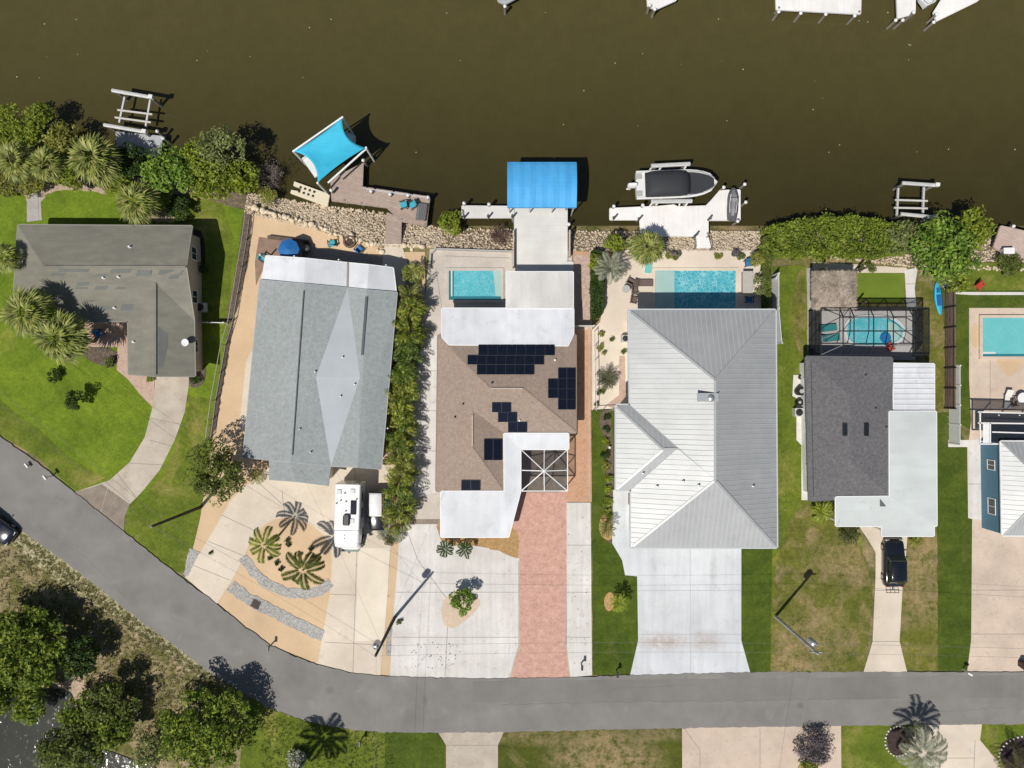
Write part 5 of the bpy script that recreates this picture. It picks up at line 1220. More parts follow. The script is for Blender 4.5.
# dock F, benches, north docks
dock('dock','pale pink dock corner at the right edge beyond the sea grape tree',[(1001,226),(1060,239),(1060,262),(1010,256),(994,247)],planks('dock_pink',(.55,.42,.36),(.5,.38,.33),R(-14),.14),[(1014,226,.6)])
cb=thing('dock_box','white dock storage box on the pale pink dock','box',tuple(P(1004.5,252,.25)),R(2)); local(cb)
mb=MB(); mb.box((0,0,.3),(1.0,.55,.6)); mb.build('body',GREYW,cb,bevel=.03); mb=MB(); mb.box((0,0,.64),(1.08,.62,.07)); mb.build('lid',TRIM,cb,bevel=.02)
dock('dock','wide white dock at the top edge with four pilings',[(775,-40),(776.7,9),(860.5,13.5),(862,-40)],DKD,[(779,11.5,.8),(801,13,.8),(826,14,.8),(855,15.5,.8)],dark=[(778,9),(858,13)])
dock('dock','narrow white dock finger at the top edge between two larger docks',[(896,-40),(898,18),(915,13),(916,-40)],DKD,[(896,20,.8),(903,20,.8),(914,12,.8)])
dock('dock','angled white dock at the top right corner beside a moored boat',[(934,12),(937,20.5),(977,1),(1000,-20),(960,-30)],DKD,[(934,22,.8),(937,14,.8)])
dock('dock','small pale dock tip at the middle of the top edge',[(645,-30),(648,6),(656,9),(676,0),(682,-30)],DKD,[(655,9,.7),(650,5,.7)])
dock('dock','small dark roofed dock corner at the top edge left of middle',[(497,-30),(498,1),(505,4),(516,-2),(520,-30)],DKG,[(505,6,.7)])
make_boat('motor_boat','white boat cut off by the top edge beside the angled dock',tuple(P(926,-20,WL+.3)),R(-100),6.5,2.4,cover=False)
# floating kayak launch
kl=thing('floating_launch','cream floating kayak launch with notched end beside the taupe dock','floating dock',tuple(P(310,193,WL)))
mb=MB(); q=[P(x,y,-.4) for x,y in ((294,181),(330,194),(327.6,206.6),(290,193),(291,189.5),(300,191),(301,188.5),(293,185.5))]; mb.prism([(p.x,p.y) for p in q],-.85,-.42); mb.build('platform',flat('cream_plastic',(.68,.6,.44),.6),kl,bevel=.05)
mb=MB()
for r in range(2):
    for k in range(4):
        p=P(300.5+k*4.6+r*-1.4,187.3+k*1.5+r*4.2,-.4); mb.lathe((p.x,p.y,-.43),[(.14,0),(.13,.05),(.05,.07)],10)
mb.build('roller',DARKM,kl)
# ------------------------------------------------------------------ fences
def fence(name,label,pts,h,m,panel=True,postm=None,sp=2.4,rails=(.3,.9,1.5),slat=False,cat='fence',th=.05,pw=.12,wire=False):
    w=[P(*p) for p in pts]; root=thing(name,label,cat,tuple(w[0])); pl=MB(); posts=[]
    for a,b in zip(w,w[1:]):
        L=(b-a).length; n=max(1,round(L/sp))
        for i in range(n+1):
            p=a.lerp(b,i/n)
            if not posts or (posts[-1]-p).length>.3: posts.append(p)
        up=Vector((0,0,1))
        if panel: pl.bar(a+up*(h/2+.04),b+up*(h/2+.04),th,h-.1)
        else:
            for r in rails: pl.bar(a+up*r,b+up*r,.05,.06)
            if wire:
                k=int(L/.18)
                for i in range(k): p=a.lerp(b,(i+.5)/k); pl.box((p.x,p.y,h/2),(.015,.015,h-.05))
    pl.build('panel' if panel else 'rail',m,root)
    for p in posts: mb=MB(); mb.box((p.x,p.y,(h+.08)/2),(pw,pw,h+.08)); mb.build('post',postm or m,root)
    return root
VINYL=flat('vinyl_white',(.74,.75,.73),.45); WOODF=mat('brown_fence',(.17,.12,.09),(.09,.065,.05),2,5,stretch=(1,.3,1),fine=.2)
CHAIN=flat('chain_link',(.3,.29,.27),.6,.4)
fence('chain_link_fence','low chain link fence between the left lawn and the tan shell yard',[(250,216),(247,240),(233,322),(226,345),(216,400),(211,438)],1.3,CHAIN,panel=False,rails=(.1,1.28),wire=True,pw=.06)
fence('vinyl_gate','short white fence joining the left house to the chain link fence',[(196,323),(228,323.5)],1.1,VINYL,sp=1.6)
fence('vinyl_fence','white fence panel run at the east corner of the long pool patio',[(769,281),(772,276),(772,310),(775,344)],1.8,VINYL)
wf=fence('wooden_fence','tall brown wooden fence east of the screened pool cage',[(944,288),(944,408)],1.8,WOODF,sp=2.1,panel=False,rails=(.3,.9,1.6),postm=flat('post_painted_shade',(.03,.022,.018),.8))  # near-black post colour paints in the posts' shadow bars
a_,b_=P(944.5,288),P(944.5,408)
for i,zc in enumerate((.18,.42,.66,.9,1.14,1.38,1.62)): mb=MB(); mb.bar(a_+Vector((0,0,zc)),b_+Vector((0,0,zc)),.04,.21); mb.build('board',WOODF if i%2 else flat('grey_brown_board',(.2,.15,.12),.9),wf)
fence('vinyl_fence','long white fence stepping round the brown wooden fence',[(948.5,366),(948.5,443)],1.8,VINYL,sp=2.0)
fence('vinyl_fence','white fence closing the gap in front of the brown fence bottom',[(929,447),(948,447)],1.8,VINYL) if False else None
fence('aluminium_fence','thin white railing fence beside the orange paver path',[(594,332),(595,375),(595,410)],1.2,ALU,panel=False,rails=(.15,1.15),wire=False,sp=1.4,pw=.06)
fence('aluminium_fence','dark railing closing the metal roof house garden towards the front lawn',[(593,410),(613,409)],1.1,DARKM,panel=False,rails=(.1,1.05),sp=.9,pw=.05)
fence('privacy_wall','white wall stub with its dark shade beside the orange path',[(572,327),(592,327)],1.6,VINYL)
fence('low_wall','low dark edging wall around the small pool deck',[(430,268),(431,255),(436,249.5),(512,252),(513,268)],.45,flat('wall_grey',(.4,.38,.36),.8),sp=30,th=.15,pw=.15,cat='wall')
fence('vinyl_fence','white fence with two posts behind the cluttered side yard of the charcoal house',[(803,402),(803,440)],1.5,VINYL)
# ------------------------------------------------------------------ vehicles
TYRE=flat('tyre',(.015,.015,.016),.8); RIM=flat('rim',(.35,.35,.36),.3,.6); BLACKP=flat('black_car_paint',(.008,.01,.014),.12,0,.6,1.0); WPAINT=flat('white_vehicle_paint',(.78,.78,.77),.3,0,.5,.5)
LAMP=flat('lamp_glass',(.7,.7,.68),.1); REDL=flat('red_lamp',(.35,.01,.01),.2)
def wheel(root,x,y,r,w=.22):
    o=MB(); sgn=1 if x>0 else -1; o.tube((x-w/2*sgn,y,r),(x+w/2*sgn,y,r),r,20); t_=o.build('wheel',TYRE,root,bevel=.03)
    o=MB(); o.tube((x+w/2*sgn,y,r),(x+(w/2+.02)*sgn,y,r),r*.62,14); o.build('rim',RIM,t_)
def sect(y,hw,zb,zt,r=.12,tuck=.0):
    return [(-hw+tuck,y,zb),(-hw,y,zb+.15),(-hw,y,zt-r),(-hw+r*.5,y,zt-r*.25),(-hw+r*1.6,y,zt),(0,y,zt+.02),(hw-r*1.6,y,zt),(hw-r*.5,y,zt-r*.25),(hw,y,zt-r),(hw,y,zb+.15),(hw-tuck,y,zb)]
def car(name,label,loc,rz,L,W_,H,paint,glass,roofp=None,boxy=False,cat='car',group=None):
    """front towards +y"""
    root=thing(name,label,cat,loc,rz,group); local(root); hw=W_/2
    st=[(-L/2,.84,.42,.78),(-L/2+.12,.95,.3,.98),(-L/2+.5,1,.28,1.06),(-L*.1,1,.28,1.04),(L*.16,1,.28,1.04),(L*.22,.99,.28,1.02),(L/2-.5,.95,.28,.93),(L/2-.15,.86,.32,.82),(L/2,.7,.42,.66)]
    if boxy: st=[(-L/2,.92,.4,1.05),(-L/2+.06,.97,.4,1.1),(-L*.2,1,.35,1.1),(L*.1,1,.35,1.1),(L*.16,.97,.35,1.08),(L/2-.2,.9,.4,1.03),(L/2-.05,.88,.42,.98),(L/2,.84,.45,.9)]
    mb=MB(); mb.loft([sect(y,hw*k,zb,zt) for y,k,zb,zt in st]); mb.build('body',paint,root,smooth=True)
    bt_=.98 if not boxy else 1.05
    y0,y1=(-L/2+.25,L*.2) if not boxy else (-L/2+.08,L*.14)
    t0,t1=(-L/2+.75,L*.03) if not boxy else (-L/2+.12,L*.08)
    mb=MB(); mb.loft([[(-hw*.9,y,bt_),(hw*.9,y,bt_),(hw*k,yt,zt),(-hw*k,yt,zt)] for y,yt,zt,k in ((y0,y0+.02,bt_+.05,.88),(y0+.15,t0,H-.06,.76),(t1,t1,H-.06,.76),(y1,y1-.02,bt_+.03,.86))]); mb.build('cabin_glass',glass,root)
    mb=MB(); mb.loft([[(-hw*k,y,z-.03),(-hw*k*.9,y,z+.03),(0,y,z+.06),(hw*k*.9,y,z+.03),(hw*k,y,z-.03)] for y,k,z in ((t0-.05,.74,H-.08),(t0+.15,.79,H-.05),((t0+t1)/2,.8,H-.02),(t1-.1,.79,H-.05),(t1+.08,.74,H-.09))]); mb.build('roof_panel',roofp or paint,root,smooth=True)
    mb=MB()
    for s in (-1,1):
        mb.bar((s*hw*.86,y1-.05,bt_+.02),(s*hw*.77,t1,H-.07),.07,.06); mb.bar((s*hw*.9,y0+.1,bt_),(s*hw*.77,t0,H-.07),.1,.06); mb.bar((s*hw*.9,(t0+t1)/2,bt_),(s*hw*.79,(t0+t1)/2,H-.07),.07,.06)
    mb.build('pillar',paint if not roofp else roofp,root)
    for s in (-1,1):
        mb=MB(); mb.box((s*hw*.66,L/2-.22,.74),(.36,.24,.14)); mb.build('headlight',LAMP,root,bevel=.02)
        mb=MB(); mb.box((s*hw*.75,-L/2+.05,.86),(.26,.1,.16)); mb.build('tail_light',REDL,root,bevel=.02)
        mb=MB(); mb.box((s*(hw+.1),L*.14,1.1),(.2,.12,.14)); mb.build('mirror',paint,root,bevel=.03)
        for y in (-L*.31,L*.31): wheel(root,s*(hw-.1),y,.36 if not boxy else .4,.24)
    return root
CG=flat('car_glass',(.012,.02,.024),.04,0,.8)
c_=P(895,563,.9); cr=car('parked_car','black SUV on the narrow driveway below the pale carport with a rack behind','car' and (c_.x,c_.y,0),R(1),4.75,1.95,1.75,BLACKP,CG) if False else car('parked_car','black SUV with a hitch rack parked on the narrow driveway below the pale carport',(c_.x,c_.y,0),R(0),4.75,1.95,1.75,BLACKP,CG)
mb=MB()
for y in (-2.75,-3.05): mb.box((0,y,.5),(1.3,.05,.04))
for x in (-.6,-.2,.2,.6): mb.box((x,-2.9,.5),(.04,.34,.04))
mb.box((0,-2.5,.48),(.08,.5,.06)); mb.build('hitch_rack',DARKM,cr)
c_=P(-8,526,.9); car('parked_car','dark blue-black car on the verge cut off by the left edge',(c_.x,c_.y,0),R(-127),4.6,1.9,1.5,flat('navy_paint',(.01,.014,.025),.12,0,.6,1),CG)
c_=P(377,511,1.0); car('off_road_vehicle','small black off-road vehicle with white hardtop parked by the palm hedge',(c_.x,c_.y,0),R(180),3.9,1.6,1.8,BLACKP,CG,roofp=WPAINT,boxy=True)
# motorhome, front towards -y
c_=P(347,517,2.9); rv=thing('motorhome','long white motorhome with rooftop unit parked beside the palm circle','motorhome',(c_.x,c_.y,0),R(-1.8)); local(rv)
HW=1.22
mb=MB(); mb.loft([[(-HW,y,zb),(-HW,y,2.9),(-HW+.08,y,3.0),(HW-.08,y,3.0),(HW,y,2.9),(HW,y,zb)] for y,zb in ((3.15,.5),(2.9,.4),(-1.3,.4))]); mb.build('body',WPAINT,rv,bevel=.04)
mb=MB(); mb.loft([[(-HW*k,y,zb),(-HW*k,y,zt-.12),(-HW*k+.15,y,zt),(HW*k-.15,y,zt),(HW*k,y,zt-.12),(HW*k,y,zb)] for y,k,zb,zt in ((-1.31,.995,1.5,2.96),(-2.4,.98,1.6,2.9),(-2.9,.93,1.75,2.75),(-3.05,.85,1.9,2.5))]); mb.build('overcab_bunk',WPAINT,rv,smooth=False,bevel=.03)
mb=MB(); mb.loft([sect(y,k,.45,zt) for y,k,zt in ((-1.3,.98,1.75),(-2.5,.97,1.6),(-2.95,.96,1.2),(-3.5,.92,1.08),(-3.75,.82,.95))]); mb.build('cab',WPAINT,rv,smooth=True)
mb=MB(); mb.poly([(-.85,-3.02,1.25),(.85,-3.02,1.25),(.78,-2.6,1.72),(-.78,-2.6,1.72)]); mb.build('windshield',CG,rv)
mb=MB(); mb.box((0,-3.62,1.02),(1.7,.3,.1)); mb.build('bumper',flat('green_trim',(.05,.12,.09),.4),rv)
mb=MB(); mb.loft([[(x*s,y,z) for x,z in ((-.33,3.01),(-.33,3.2),(-.22,3.28),(.22,3.28),(.33,3.2),(.33,3.01))] for y,s in ((-.75,.8),(-.6,1),(.05,1),(.25,.8))]); mb.build('air_conditioner',flat('ac_black',(.02,.02,.022),.5),rv)
mb=MB(); mb.box((.62,.95,3.03),(.55,1.35,.05)); mb.build('solar_panel',SOLAR,rv)
for x,y in ((-.8,2.4),(.5,2.5),(.5,-.35)): mb=MB(); mb.box((x,y,3.05),(.42,.42,.1)); mb.build('roof_hatch',flat('hatch_white',(.62,.62,.62),.5) if 'hatch_white' not in bpy.data.materials else bpy.data.materials['hatch_white'],rv,bevel=.02)
for x,y in ((-.25,2.3),(-.6,1.6),(-.1,1.5),(-.1,.6),(-1.0,1.3),(.9,1.75),(-.2,-1.8),(-.2,-2.1)): mb=MB(); mb.tube((x,y,3.0),(x,y,3.12),.07,10); mb.build('roof_vent',DARKM if x!=-.2 else METAL,rv)
mb=MB(); mb.bar((-1.2,-1.3,3.02),(1.2,-1.3,3.02),.05,.03); mb.build('roof_seam',flat('seal_grey',(.3,.3,.3),.6),rv)
for s in (-1,1):
    for y in (2.0,-2.6): wheel(rv,s*1.0,y,.4,.28)
    mb=MB(); mb.box((s*1.25,-2.9,1.5),(.3,.08,.35)); mb.build('mirror',DARKM,rv)
    for y in (1.8,.3): mb=MB(); mb.box((s*(HW+.004),y,2.0),(.03,.9,.55)); mb.build('side_window',CG,rv)
    mb=MB(); mb.box((s*.6,-3.72,.85),(.3,.1,.16)); mb.build('headlight',LAMP,rv)
mb=MB(); mb.bar((.5,3.22,1.0),(.5,3.22,3.1),.04,.04); mb.bar((.95,3.22,1.0),(.95,3.22,3.1),.04,.04)
for i in range(7): mb.bar((.5,3.22,1.1+i*.28),(.95,3.22,1.1+i*.28),.03,.03)
mb.build('ladder',METAL,rv)
mb=MB(); mb.tube((HW+.07,-1.1,2.8),(HW+.07,2.9,2.8),.07,10); mb.build('awning_roll',DARKM,rv)
# ------------------------------------------------------------------ paddle board, bins, furniture
kb=thing('paddle_board','blue and turquoise paddle board lying by the brown wooden fence','paddle board',tuple(P(939.5,298,.35)[:2])+(.1,),R(96)); local(kb)
mb=MB(); mb.loft([[(x,-w,z+.06),(x,-w*.5,z),(x,w*.5,z),(x,w,z+.06),(x,w*.6,z+.13),(x,-w*.6,z+.13)] for x,w,z in [(-1.65+3.3*i/12,max(.04,.42*math.sin(PI*(.03+.94*i/12))**.6),.04*abs(i-6)/6) for i in range(13)]]); mb.build('deck',flat('board_turquoise',(.04,.4,.6),.4),kb,smooth=True)
mb=MB(); mb.box((-.2,0,.17),(1.1,.45,.03)); mb.box((.8,0,.17),(.5,.3,.04)); mb.build('pad',flat('board_blue',(.01,.1,.35),.6),kb)
def armchair(cush,frame):
    r=thing('armchair','x','chair'); local(r)
    mb=MB(); mb.box((0,0,.36),(.6,.6,.12)); mb.build('seat',cush,r,bevel=.03); mb=MB(); mb.box((0,.3,.66),(.6,.12,.55),0,0,R(-12)); mb.build('backrest',cush,r,bevel=.03)
    for s in (-1,1):
        mb=MB(); mb.box((s*.36,0,.58),(.09,.66,.05)); mb.build('armrest',frame,r)
        for y in (-.28,.28): mb=MB(); mb.box((s*.36,y,.29),(.06,.06,.56)); mb.build('leg',frame,r)
    return r
TQ=flat('turquoise_cushion',(.05,.38,.48),.8); BLC=flat('blue_cushion',(.02,.17,.42),.8); DK=flat('dark_wicker',(.06,.045,.04),.8); TEALC=flat('teal_fabric',(.02,.2,.2),.8); BRN=flat('brown_wicker',(.14,.1,.085),.8)
ch=armchair(TQ,DK)
G1='chairs on the shell yard patio'
place(ch,True,P(265,259),R(60),'turquoise armchair at the corner of the brown patio beside the blue canopy umbrella')
place(ch,False,P(333,244),R(-170),'turquoise armchair left of the round fire pit'); place(ch,False,P(404,206,.25),R(-80),'turquoise lounge chair on the taupe dock, nearer the boat lift'); place(ch,False,P(413,206,.25),R(-60),'turquoise lounge chair on the taupe dock, next to the grey bench')
ch2=armchair(BLC,DK); place(ch2,True,P(360,250),R(140),'blue armchair right of the round fire pit'); place(ch2,False,P(747,264),R(10),'blue bar chair on the canal side of the outdoor counter'); place(ch2,False,P(748,300),R(180),'dark blue bar chair on the house side of the outdoor counter')
place(ch2,False,P(101,334),R(30),'blue chair in the brick courtyard of the left house')
ch3=armchair(BRN,BRN); place(ch3,True,P(634,290),R(90),'brown wicker chair with cushion right of the small round table'); place(ch3,False,P(633,300),R(80),'brown wicker chair at the metal roof house corner'); place(ch3,False,P(630,282),R(150),'brown wicker chair next to the folded lounger'); place(ch3,False,P(1011,402),R(100),'brown chair beside the white round table on the right edge deck')
ch4=armchair(TEALC,DARKM); place(ch4,True,P(1000,285),0,'red garden chair on the right lawn') if False else None
for o in [ch4]+list(ch4.children): bpy.data.objects.remove(o)
RD=flat('red_paint',(.45,.04,.03),.6); ch5=armchair(RD,RD); place(ch5,True,P(977,286),R(40),'red garden chair on the right lawn behind the sea grape'); place(ch5,False,P(888,347),R(120),'red chair at the edge of the oval pool inside the cage')
def lounger(cu,fr):
    r=thing('sun_lounger','x','sun lounger'); local(r); mb=MB(); mb.box((0,-.3,.3),(.65,1.3,.08)); mb.build('seat',cu,r,bevel=.02); mb=MB(); mb.box((0,.62,.45),(.65,.7,.08),0,0,R(28)); mb.build('backrest',cu,r,bevel=.02)
    mb=MB(); mb.bar((-.33,-.95,.26),(-.33,.5,.26),.05,.05); mb.bar((.33,-.95,.26),(.33,.5,.26),.05,.05); mb.build('frame',fr,r)
    for s in (-1,1):
        for y in (-.85,.45): mb=MB(); mb.box((s*.33,y,.13),(.05,.05,.26)); mb.build('leg',fr,r)
    return r
lg=lounger(TEALC,DARKM); place(lg,True,P(826,328),R(97),'teal sun lounger in the pool cage, nearer the tiki hut'); place(lg,False,P(829,338),R(97),'teal sun lounger in the pool cage, nearer the house wall')
lg2=lounger(BRN,DARKM); place(lg2,True,P(643,283),R(90),'brown sun lounger west of the long pool'); lg3=lounger(flat('aqua_sling',(.15,.5,.45),.8),TRIM); place(lg3,True,P(648,264),R(-5),'aqua sling lounger below the fan palm by the long pool')
lg4=lounger(flat('white_sling',(.7,.68,.64),.8),DARKM); place(lg4,True,P(1006,399),R(-5),'white sling lounger with dark frame on the right edge deck')
def rtable(top,fr,rad):
    r=thing('round_table','x','table'); local(r); mb=MB(); mb.lathe((0,0,.68),[(rad,0),(rad,.04)],20); mb.build('tabletop',top,r); mb=MB(); mb.lathe((0,0,0),[(rad*.5,0),(rad*.45,.04),(.05,.06),(.05,.68)],12); mb.build('base',fr,r); return r
rt1=rtable(flat('glass_top',(.45,.45,.43),.2),DARKM,.4); place(rt1,True,P(625,290),0,'small round glass table beside the wicker chairs'); rt2=rtable(TRIM,TRIM,.55); place(rt2,True,P(1018,398),0,'white round table on the right edge deck')
um=thing('patio_umbrella','big blue patio umbrella over the brown patio of the long shingle house','umbrella',tuple(P(288,249)))
p=P(288,249); q=P(288,249,2.3); p=Vector((q.x,q.y,0)); mb=MB(); mb.tube(p,(q.x,q.y,2.5),.03); mb.build('pole',DARKM,um)
mb=MB(); n=8; R_=1.05
for i in range(n):
    a,b=2*PI*i/n,2*PI*(i+1)/n; mb.poly([(q.x,q.y,2.5),(q.x+R_*math.cos(a),q.y+R_*math.sin(a),2.1),(q.x+R_*math.cos((a+b)/2)*.93,q.y+R_*math.sin((a+b)/2)*.93,2.12),(q.x+R_*math.cos(b),q.y+R_*math.sin(b),2.1)])
mb.build('canopy',flat('umbrella_blue',(.01,.13,.38),.7),um)
wb=thing('timber_bench','brown timber bench frame around the blue umbrella patio','bench',tuple(P(290,238))); mb=MB(); mb.bar(P(268,237,.4),P(309,242,.4),.35,.1); mb.bar(P(307,242,.4),P(304,262,.4),.6,.1); mb.build('seat',WOODF,wb); mb=MB()
for x,y in ((269,237),(308,242),(304,260)): c=P(x,y); mb.box((c.x,c.y,.17),(.12,.12,.34))
mb.build('leg',WOODF,wb)
fp=thing('fire_pit','round brown stone fire pit between the turquoise and blue armchairs','fire pit',tuple(P(350,242))); c=P(350,242); mb=MB(); mb.lathe((c.x,c.y,0),[(.62,0),(.65,.3),(.62,.38),(.45,.38),(.42,.15),(.02,.12)],18); mb.build('bowl',mat('fire_stone',(.2,.14,.1),(.1,.07,.05),4,fine=.3),fp); mb=MB(); 
for i in range(7): a=i*PI/7; mb.tube((c.x+math.cos(a)*.35,c.y+math.sin(a)*.35,.2),(c.x-math.cos(a)*.35,c.y-math.sin(a)*.35,.3),.05)
mb.build('log',BARK,fp)
gr=thing('grill','round covered kettle grill beside the brown timber frame','grill',tuple(P(309,250))); c=P(309,250); mb=MB(); mb.lathe((c.x,c.y,.6),[(.08,0),(.3,.12),(.33,.25),(.3,.38),(.1,.5)],16); mb.build('kettle',flat('kettle_grey',(.1,.1,.11),.3),gr,smooth=True); mb=MB()
for a in (0,2.1,4.2): mb.tube((c.x+.35*math.cos(a),c.y+.35*math.sin(a),0),(c.x+.1*math.cos(a),c.y+.1*math.sin(a),.7),.02)
mb.build('leg',METAL,gr)
ct=thing('outdoor_counter','pale grey outdoor counter at the east end of the long pool','counter',tuple(P(748,281))); q1=P(743,271,.95);q2=P(753,293,.95); mb=MB(); mb.prism([(q1.x+.1,q2.y+.1),(q2.x-.1,q2.y+.1),(q2.x-.1,q1.y-.1),(q1.x+.1,q1.y-.1)],0,.9); mb.build('base',GREYW,ct); mb=MB(); mb.prism([(q1.x,q2.y),(q2.x,q2.y),(q2.x,q1.y),(q1.x,q1.y)],.9,.96); mb.build('countertop',flat('counter_top',(.45,.42,.38),.4),ct,bevel=.01)
def acunit(px,py,label,s=.85,black=True):
    c=P(px,py); r=thing('air_conditioner',label,'air conditioner',tuple(c)); mb=MB(); mb.box((c.x,c.y,.42),(s,s,.8)); mb.build('casing',flat('ac_case',(.5,.5,.47),.6) if 'ac_case' not in bpy.data.materials else bpy.data.materials['ac_case'],r,bevel=.03)
    mb=MB(); mb.lathe((c.x,c.y,.82),[(s*.42,0),(s*.42,.03),(s*.1,.05)],16); mb.build('fan_grille',DARKM,r); return r
acunit(796,412,'beige air conditioner outside the charcoal roof house beside two dark drums'); acunit(203.5,308,'grey air conditioner in the shade east of the olive roof house',.9); acunit(624,339,'air conditioner against the west wall of the metal roof house',.7)
def drum(px,py,label,r=.4,h=.8):
    c=P(px,py); o=thing('drum',label,'bin',tuple(c)); mb=MB(); mb.lathe((c.x,c.y,0),[(r*.85,0),(r,.1),(r,h*.9),(r*.9,h)],18); mb.build('body',flat('black_plastic',(.014,.014,.015),.5) if 'black_plastic' not in bpy.data.materials else bpy.data.materials['black_plastic'],o); mb=MB(); mb.lathe((c.x,c.y,h),[(r*.5,0),(r*.45,.06),(r*.1,.08)],12); mb.build('lid',GREYW,o)
drum(798,391,'large black drum beside the charcoal roof house, north of the air conditioner',.45,.9); drum(802,402,'black drum between the air conditioner and the large drum',.35,.7); drum(797,402,'small black drum touching the air conditioner',.3,.7); drum(800,377,'black pot on the white side path under the stepping stones',.25,.4)
def pot(px,py,label,m,pm,r=.28,gr=None):
    c=P(px,py); o=thing('potted_plant',label,'potted plant',tuple(c),0,gr); mb=MB(); mb.lathe((c.x,c.y,0),[(r*.6,0),(r*.9,.35),(r,.4),(r*.85,.38),(.02,.33)],12); mb.build('pot',pm,o)
    (v,f),_=crown_arr((c.x,c.y,.6),(r*1.5,r*1.5,.35),160,.1,8,.5); build_np('leaves',v,f,m,o)
# stepping stones E
for i,(x,y,r) in enumerate(((795,366,.45),(799,362,.4),(792,372,.42),(797,373,.4),(803,368,.4))):
    c=P(x,y); mb=MB(); mb.lathe((0,0,0),[(r,0),(r,.05),(r*.9,.07)],9); o=mb.build('stepping_stone',CONCT,label='pale round stepping stone outside the northwest corner of the charcoal roof house',cat='stepping stone',group='stepping stones by the pool cage corner'); o.location=(c.x,c.y,0)
c=P(861,333); mb=MB(); mb.lathe((0,0,0),[(.5,0),(.56,.1),(.5,.18),(.3,.16)],16); fl=mb.build('pool_float',flat('float_blue',(.02,.16,.38),.3),label='blue ring float drifting on the oval pool in the cage',cat='pool float'); fl.location=(P(884,338).x,P(884,338).y,.2)
mb=MB(); mb.lathe((0,0,0),[(.12,0),(.12,.5),(.05,.55)],10); o=mb.build('garden_light',TRIM,label='small white round garden lamp in the planting strip west of the metal roof house',cat='lamp'); o.location=P(609,447)
bn2=thing('rubbish_bin','dark brown wheeled bin at the roadside by the right edge','bin',tuple(P(1020,663))); c=P(1020,663); mb=MB(); mb.loft([[(c.x-w,c.y-w,z),(c.x+w,c.y-w,z),(c.x+w,c.y+w,z),(c.x-w,c.y+w,z)] for w,z in ((.25,0),(.32,1.0))]); mb.build('body',flat('bin_brown',(.06,.03,.025),.6),bn2); mb=MB(); mb.box((c.x,c.y,1.03),(.7,.72,.06)); mb.build('lid',bpy.data.materials['bin_brown'],bn2)
# hose reel / drain grate / manhole
c=P(256,604); mb=MB(); mb.box((0,0,.03),(.85,.85,.06),R(-28))
for i in range(5): mb.box((0,-.3+i*.15,.065),(.75,.05,.02),R(-28))
mb.build('drain_grate',flat('rust_grate',(.05,.03,.025),.7),label='dark square drain grate in the grey gravel swale',cat='drain').location=c
# ------------------------------------------------------------------ mailboxes
def mailbox(px,py,label,rz=0,m=None,tall=1.05,post=None):
    r=thing('mailbox',label,'mailbox',tuple(P(px,py)),rz); local(r)
    mb=MB(); mb.box((0,0,tall/2),(.1,.1,tall)); mb.build('post',post or WOODG,r)
    mb=MB(); mb.loft([[(-.1,y,tall),(-.1,y,tall+.14),(-.06,y,tall+.2),(.06,y,tall+.2),(.1,y,tall+.14),(.1,y,tall)] for y in (-.25,.25)]); mb.build('box',m or DARKM,r)
    mb=MB(); mb.box((.115,.05,tall+.16),(.015,.03,.18)); mb.build('flag',RD,r)
mailbox(53,476,'white mailbox on the verge of the bright left lawn',R(38),TRIM,1.1,TRIM); mailbox(30,465,'small pale post box at the road edge left of the white mailbox',R(38),TRIM,.4,CONCG)
mailbox(272,644,'dark mailbox on the tan shell yard at the road bend'); mailbox(581,663,'dark mailbox on the narrow white slab beside red pavers'); mailbox(616,670,'black mailbox on the dark green lawn strip near the road')
mailbox(962,669,'white mailbox beside the pink concrete driveway',R(60),TRIM,1.1,TRIM); mailbox(362,738,'dark mailbox south of the road by the weedy verge'); mailbox(817,731,'dark mailbox above the purple flowering shrub'); mailbox(396,533,'dark lantern post beside the palm hedge end') if False else None
mailbox(907,728,'dark mailbox at the edge of the drooping palm bed'); 
# ------------------------------------------------------------------ utility poles and wires
POLEM=mat('pole_concrete',(.5,.48,.44),(.36,.34,.31),2,5); POLED=mat('pole_wood',(.07,.055,.045),(.04,.032,.027),3,5)
def pole(bx,by,h,m,label,arm=0,tx=True,off=(0,0)):
    b=P(bx,by); r=thing('utility_pole',label,'utility pole',tuple(b)); mb=MB(); mb.tube((b.x,b.y,-.2),(b.x,b.y,h),.17,12,.11); mb.build('pole',m,r)
    if arm: mb=MB(); mb.box((b.x,b.y,h-.25),(arm,.1,.12)); mb.build('crossarm',m,r)
    mb=MB(); mb.lathe((b.x,b.y,h),[(.05,0),(.09,.05),(.09,.12),(.04,.2)],8); mb.build('insulator',GREYW,r)
    if tx:
        x,y=b.x+off[0],b.y+off[1]; mb=MB(); mb.lathe((x,y,h-1.7),[(.22,-.05),(.3,0),(.3,.85),(.25,.92),(.08,.98)],16); o=mb.build('transformer',METAL,r,smooth=False)
        for a in (0,2.1,4.2): mb=MB(); mb.lathe((x+.15*math.cos(a),y+.15*math.sin(a),h-.78),[(.04,0),(.07,.05),(.04,.1),(.07,.15),(.03,.22)],8); mb.build('bushing',GREYW,o)
        mb=MB(); mb.bar((b.x,b.y,h-1.3),(x,y,h-1.3),.08,.1); mb.build('bracket',METAL,r)
    return Vector((b.x,b.y,h))
pA=pole(395,617,9.9,POLED,'dark utility pole with grey transformer between the tan strip and the white driveway',0,True,(-.15,.5))
pB=pole(775,616,9.6,POLEM,'pale concrete utility pole with transformer standing on the patchy front yard',1.0,True,(.1,.5))
pC=pole(201,507,9.4,POLED,'dark wooden utility pole under the bushy tree at the curved driveway',0,False)
WIREM=flat('wire',(.2,.19,.18),.5)
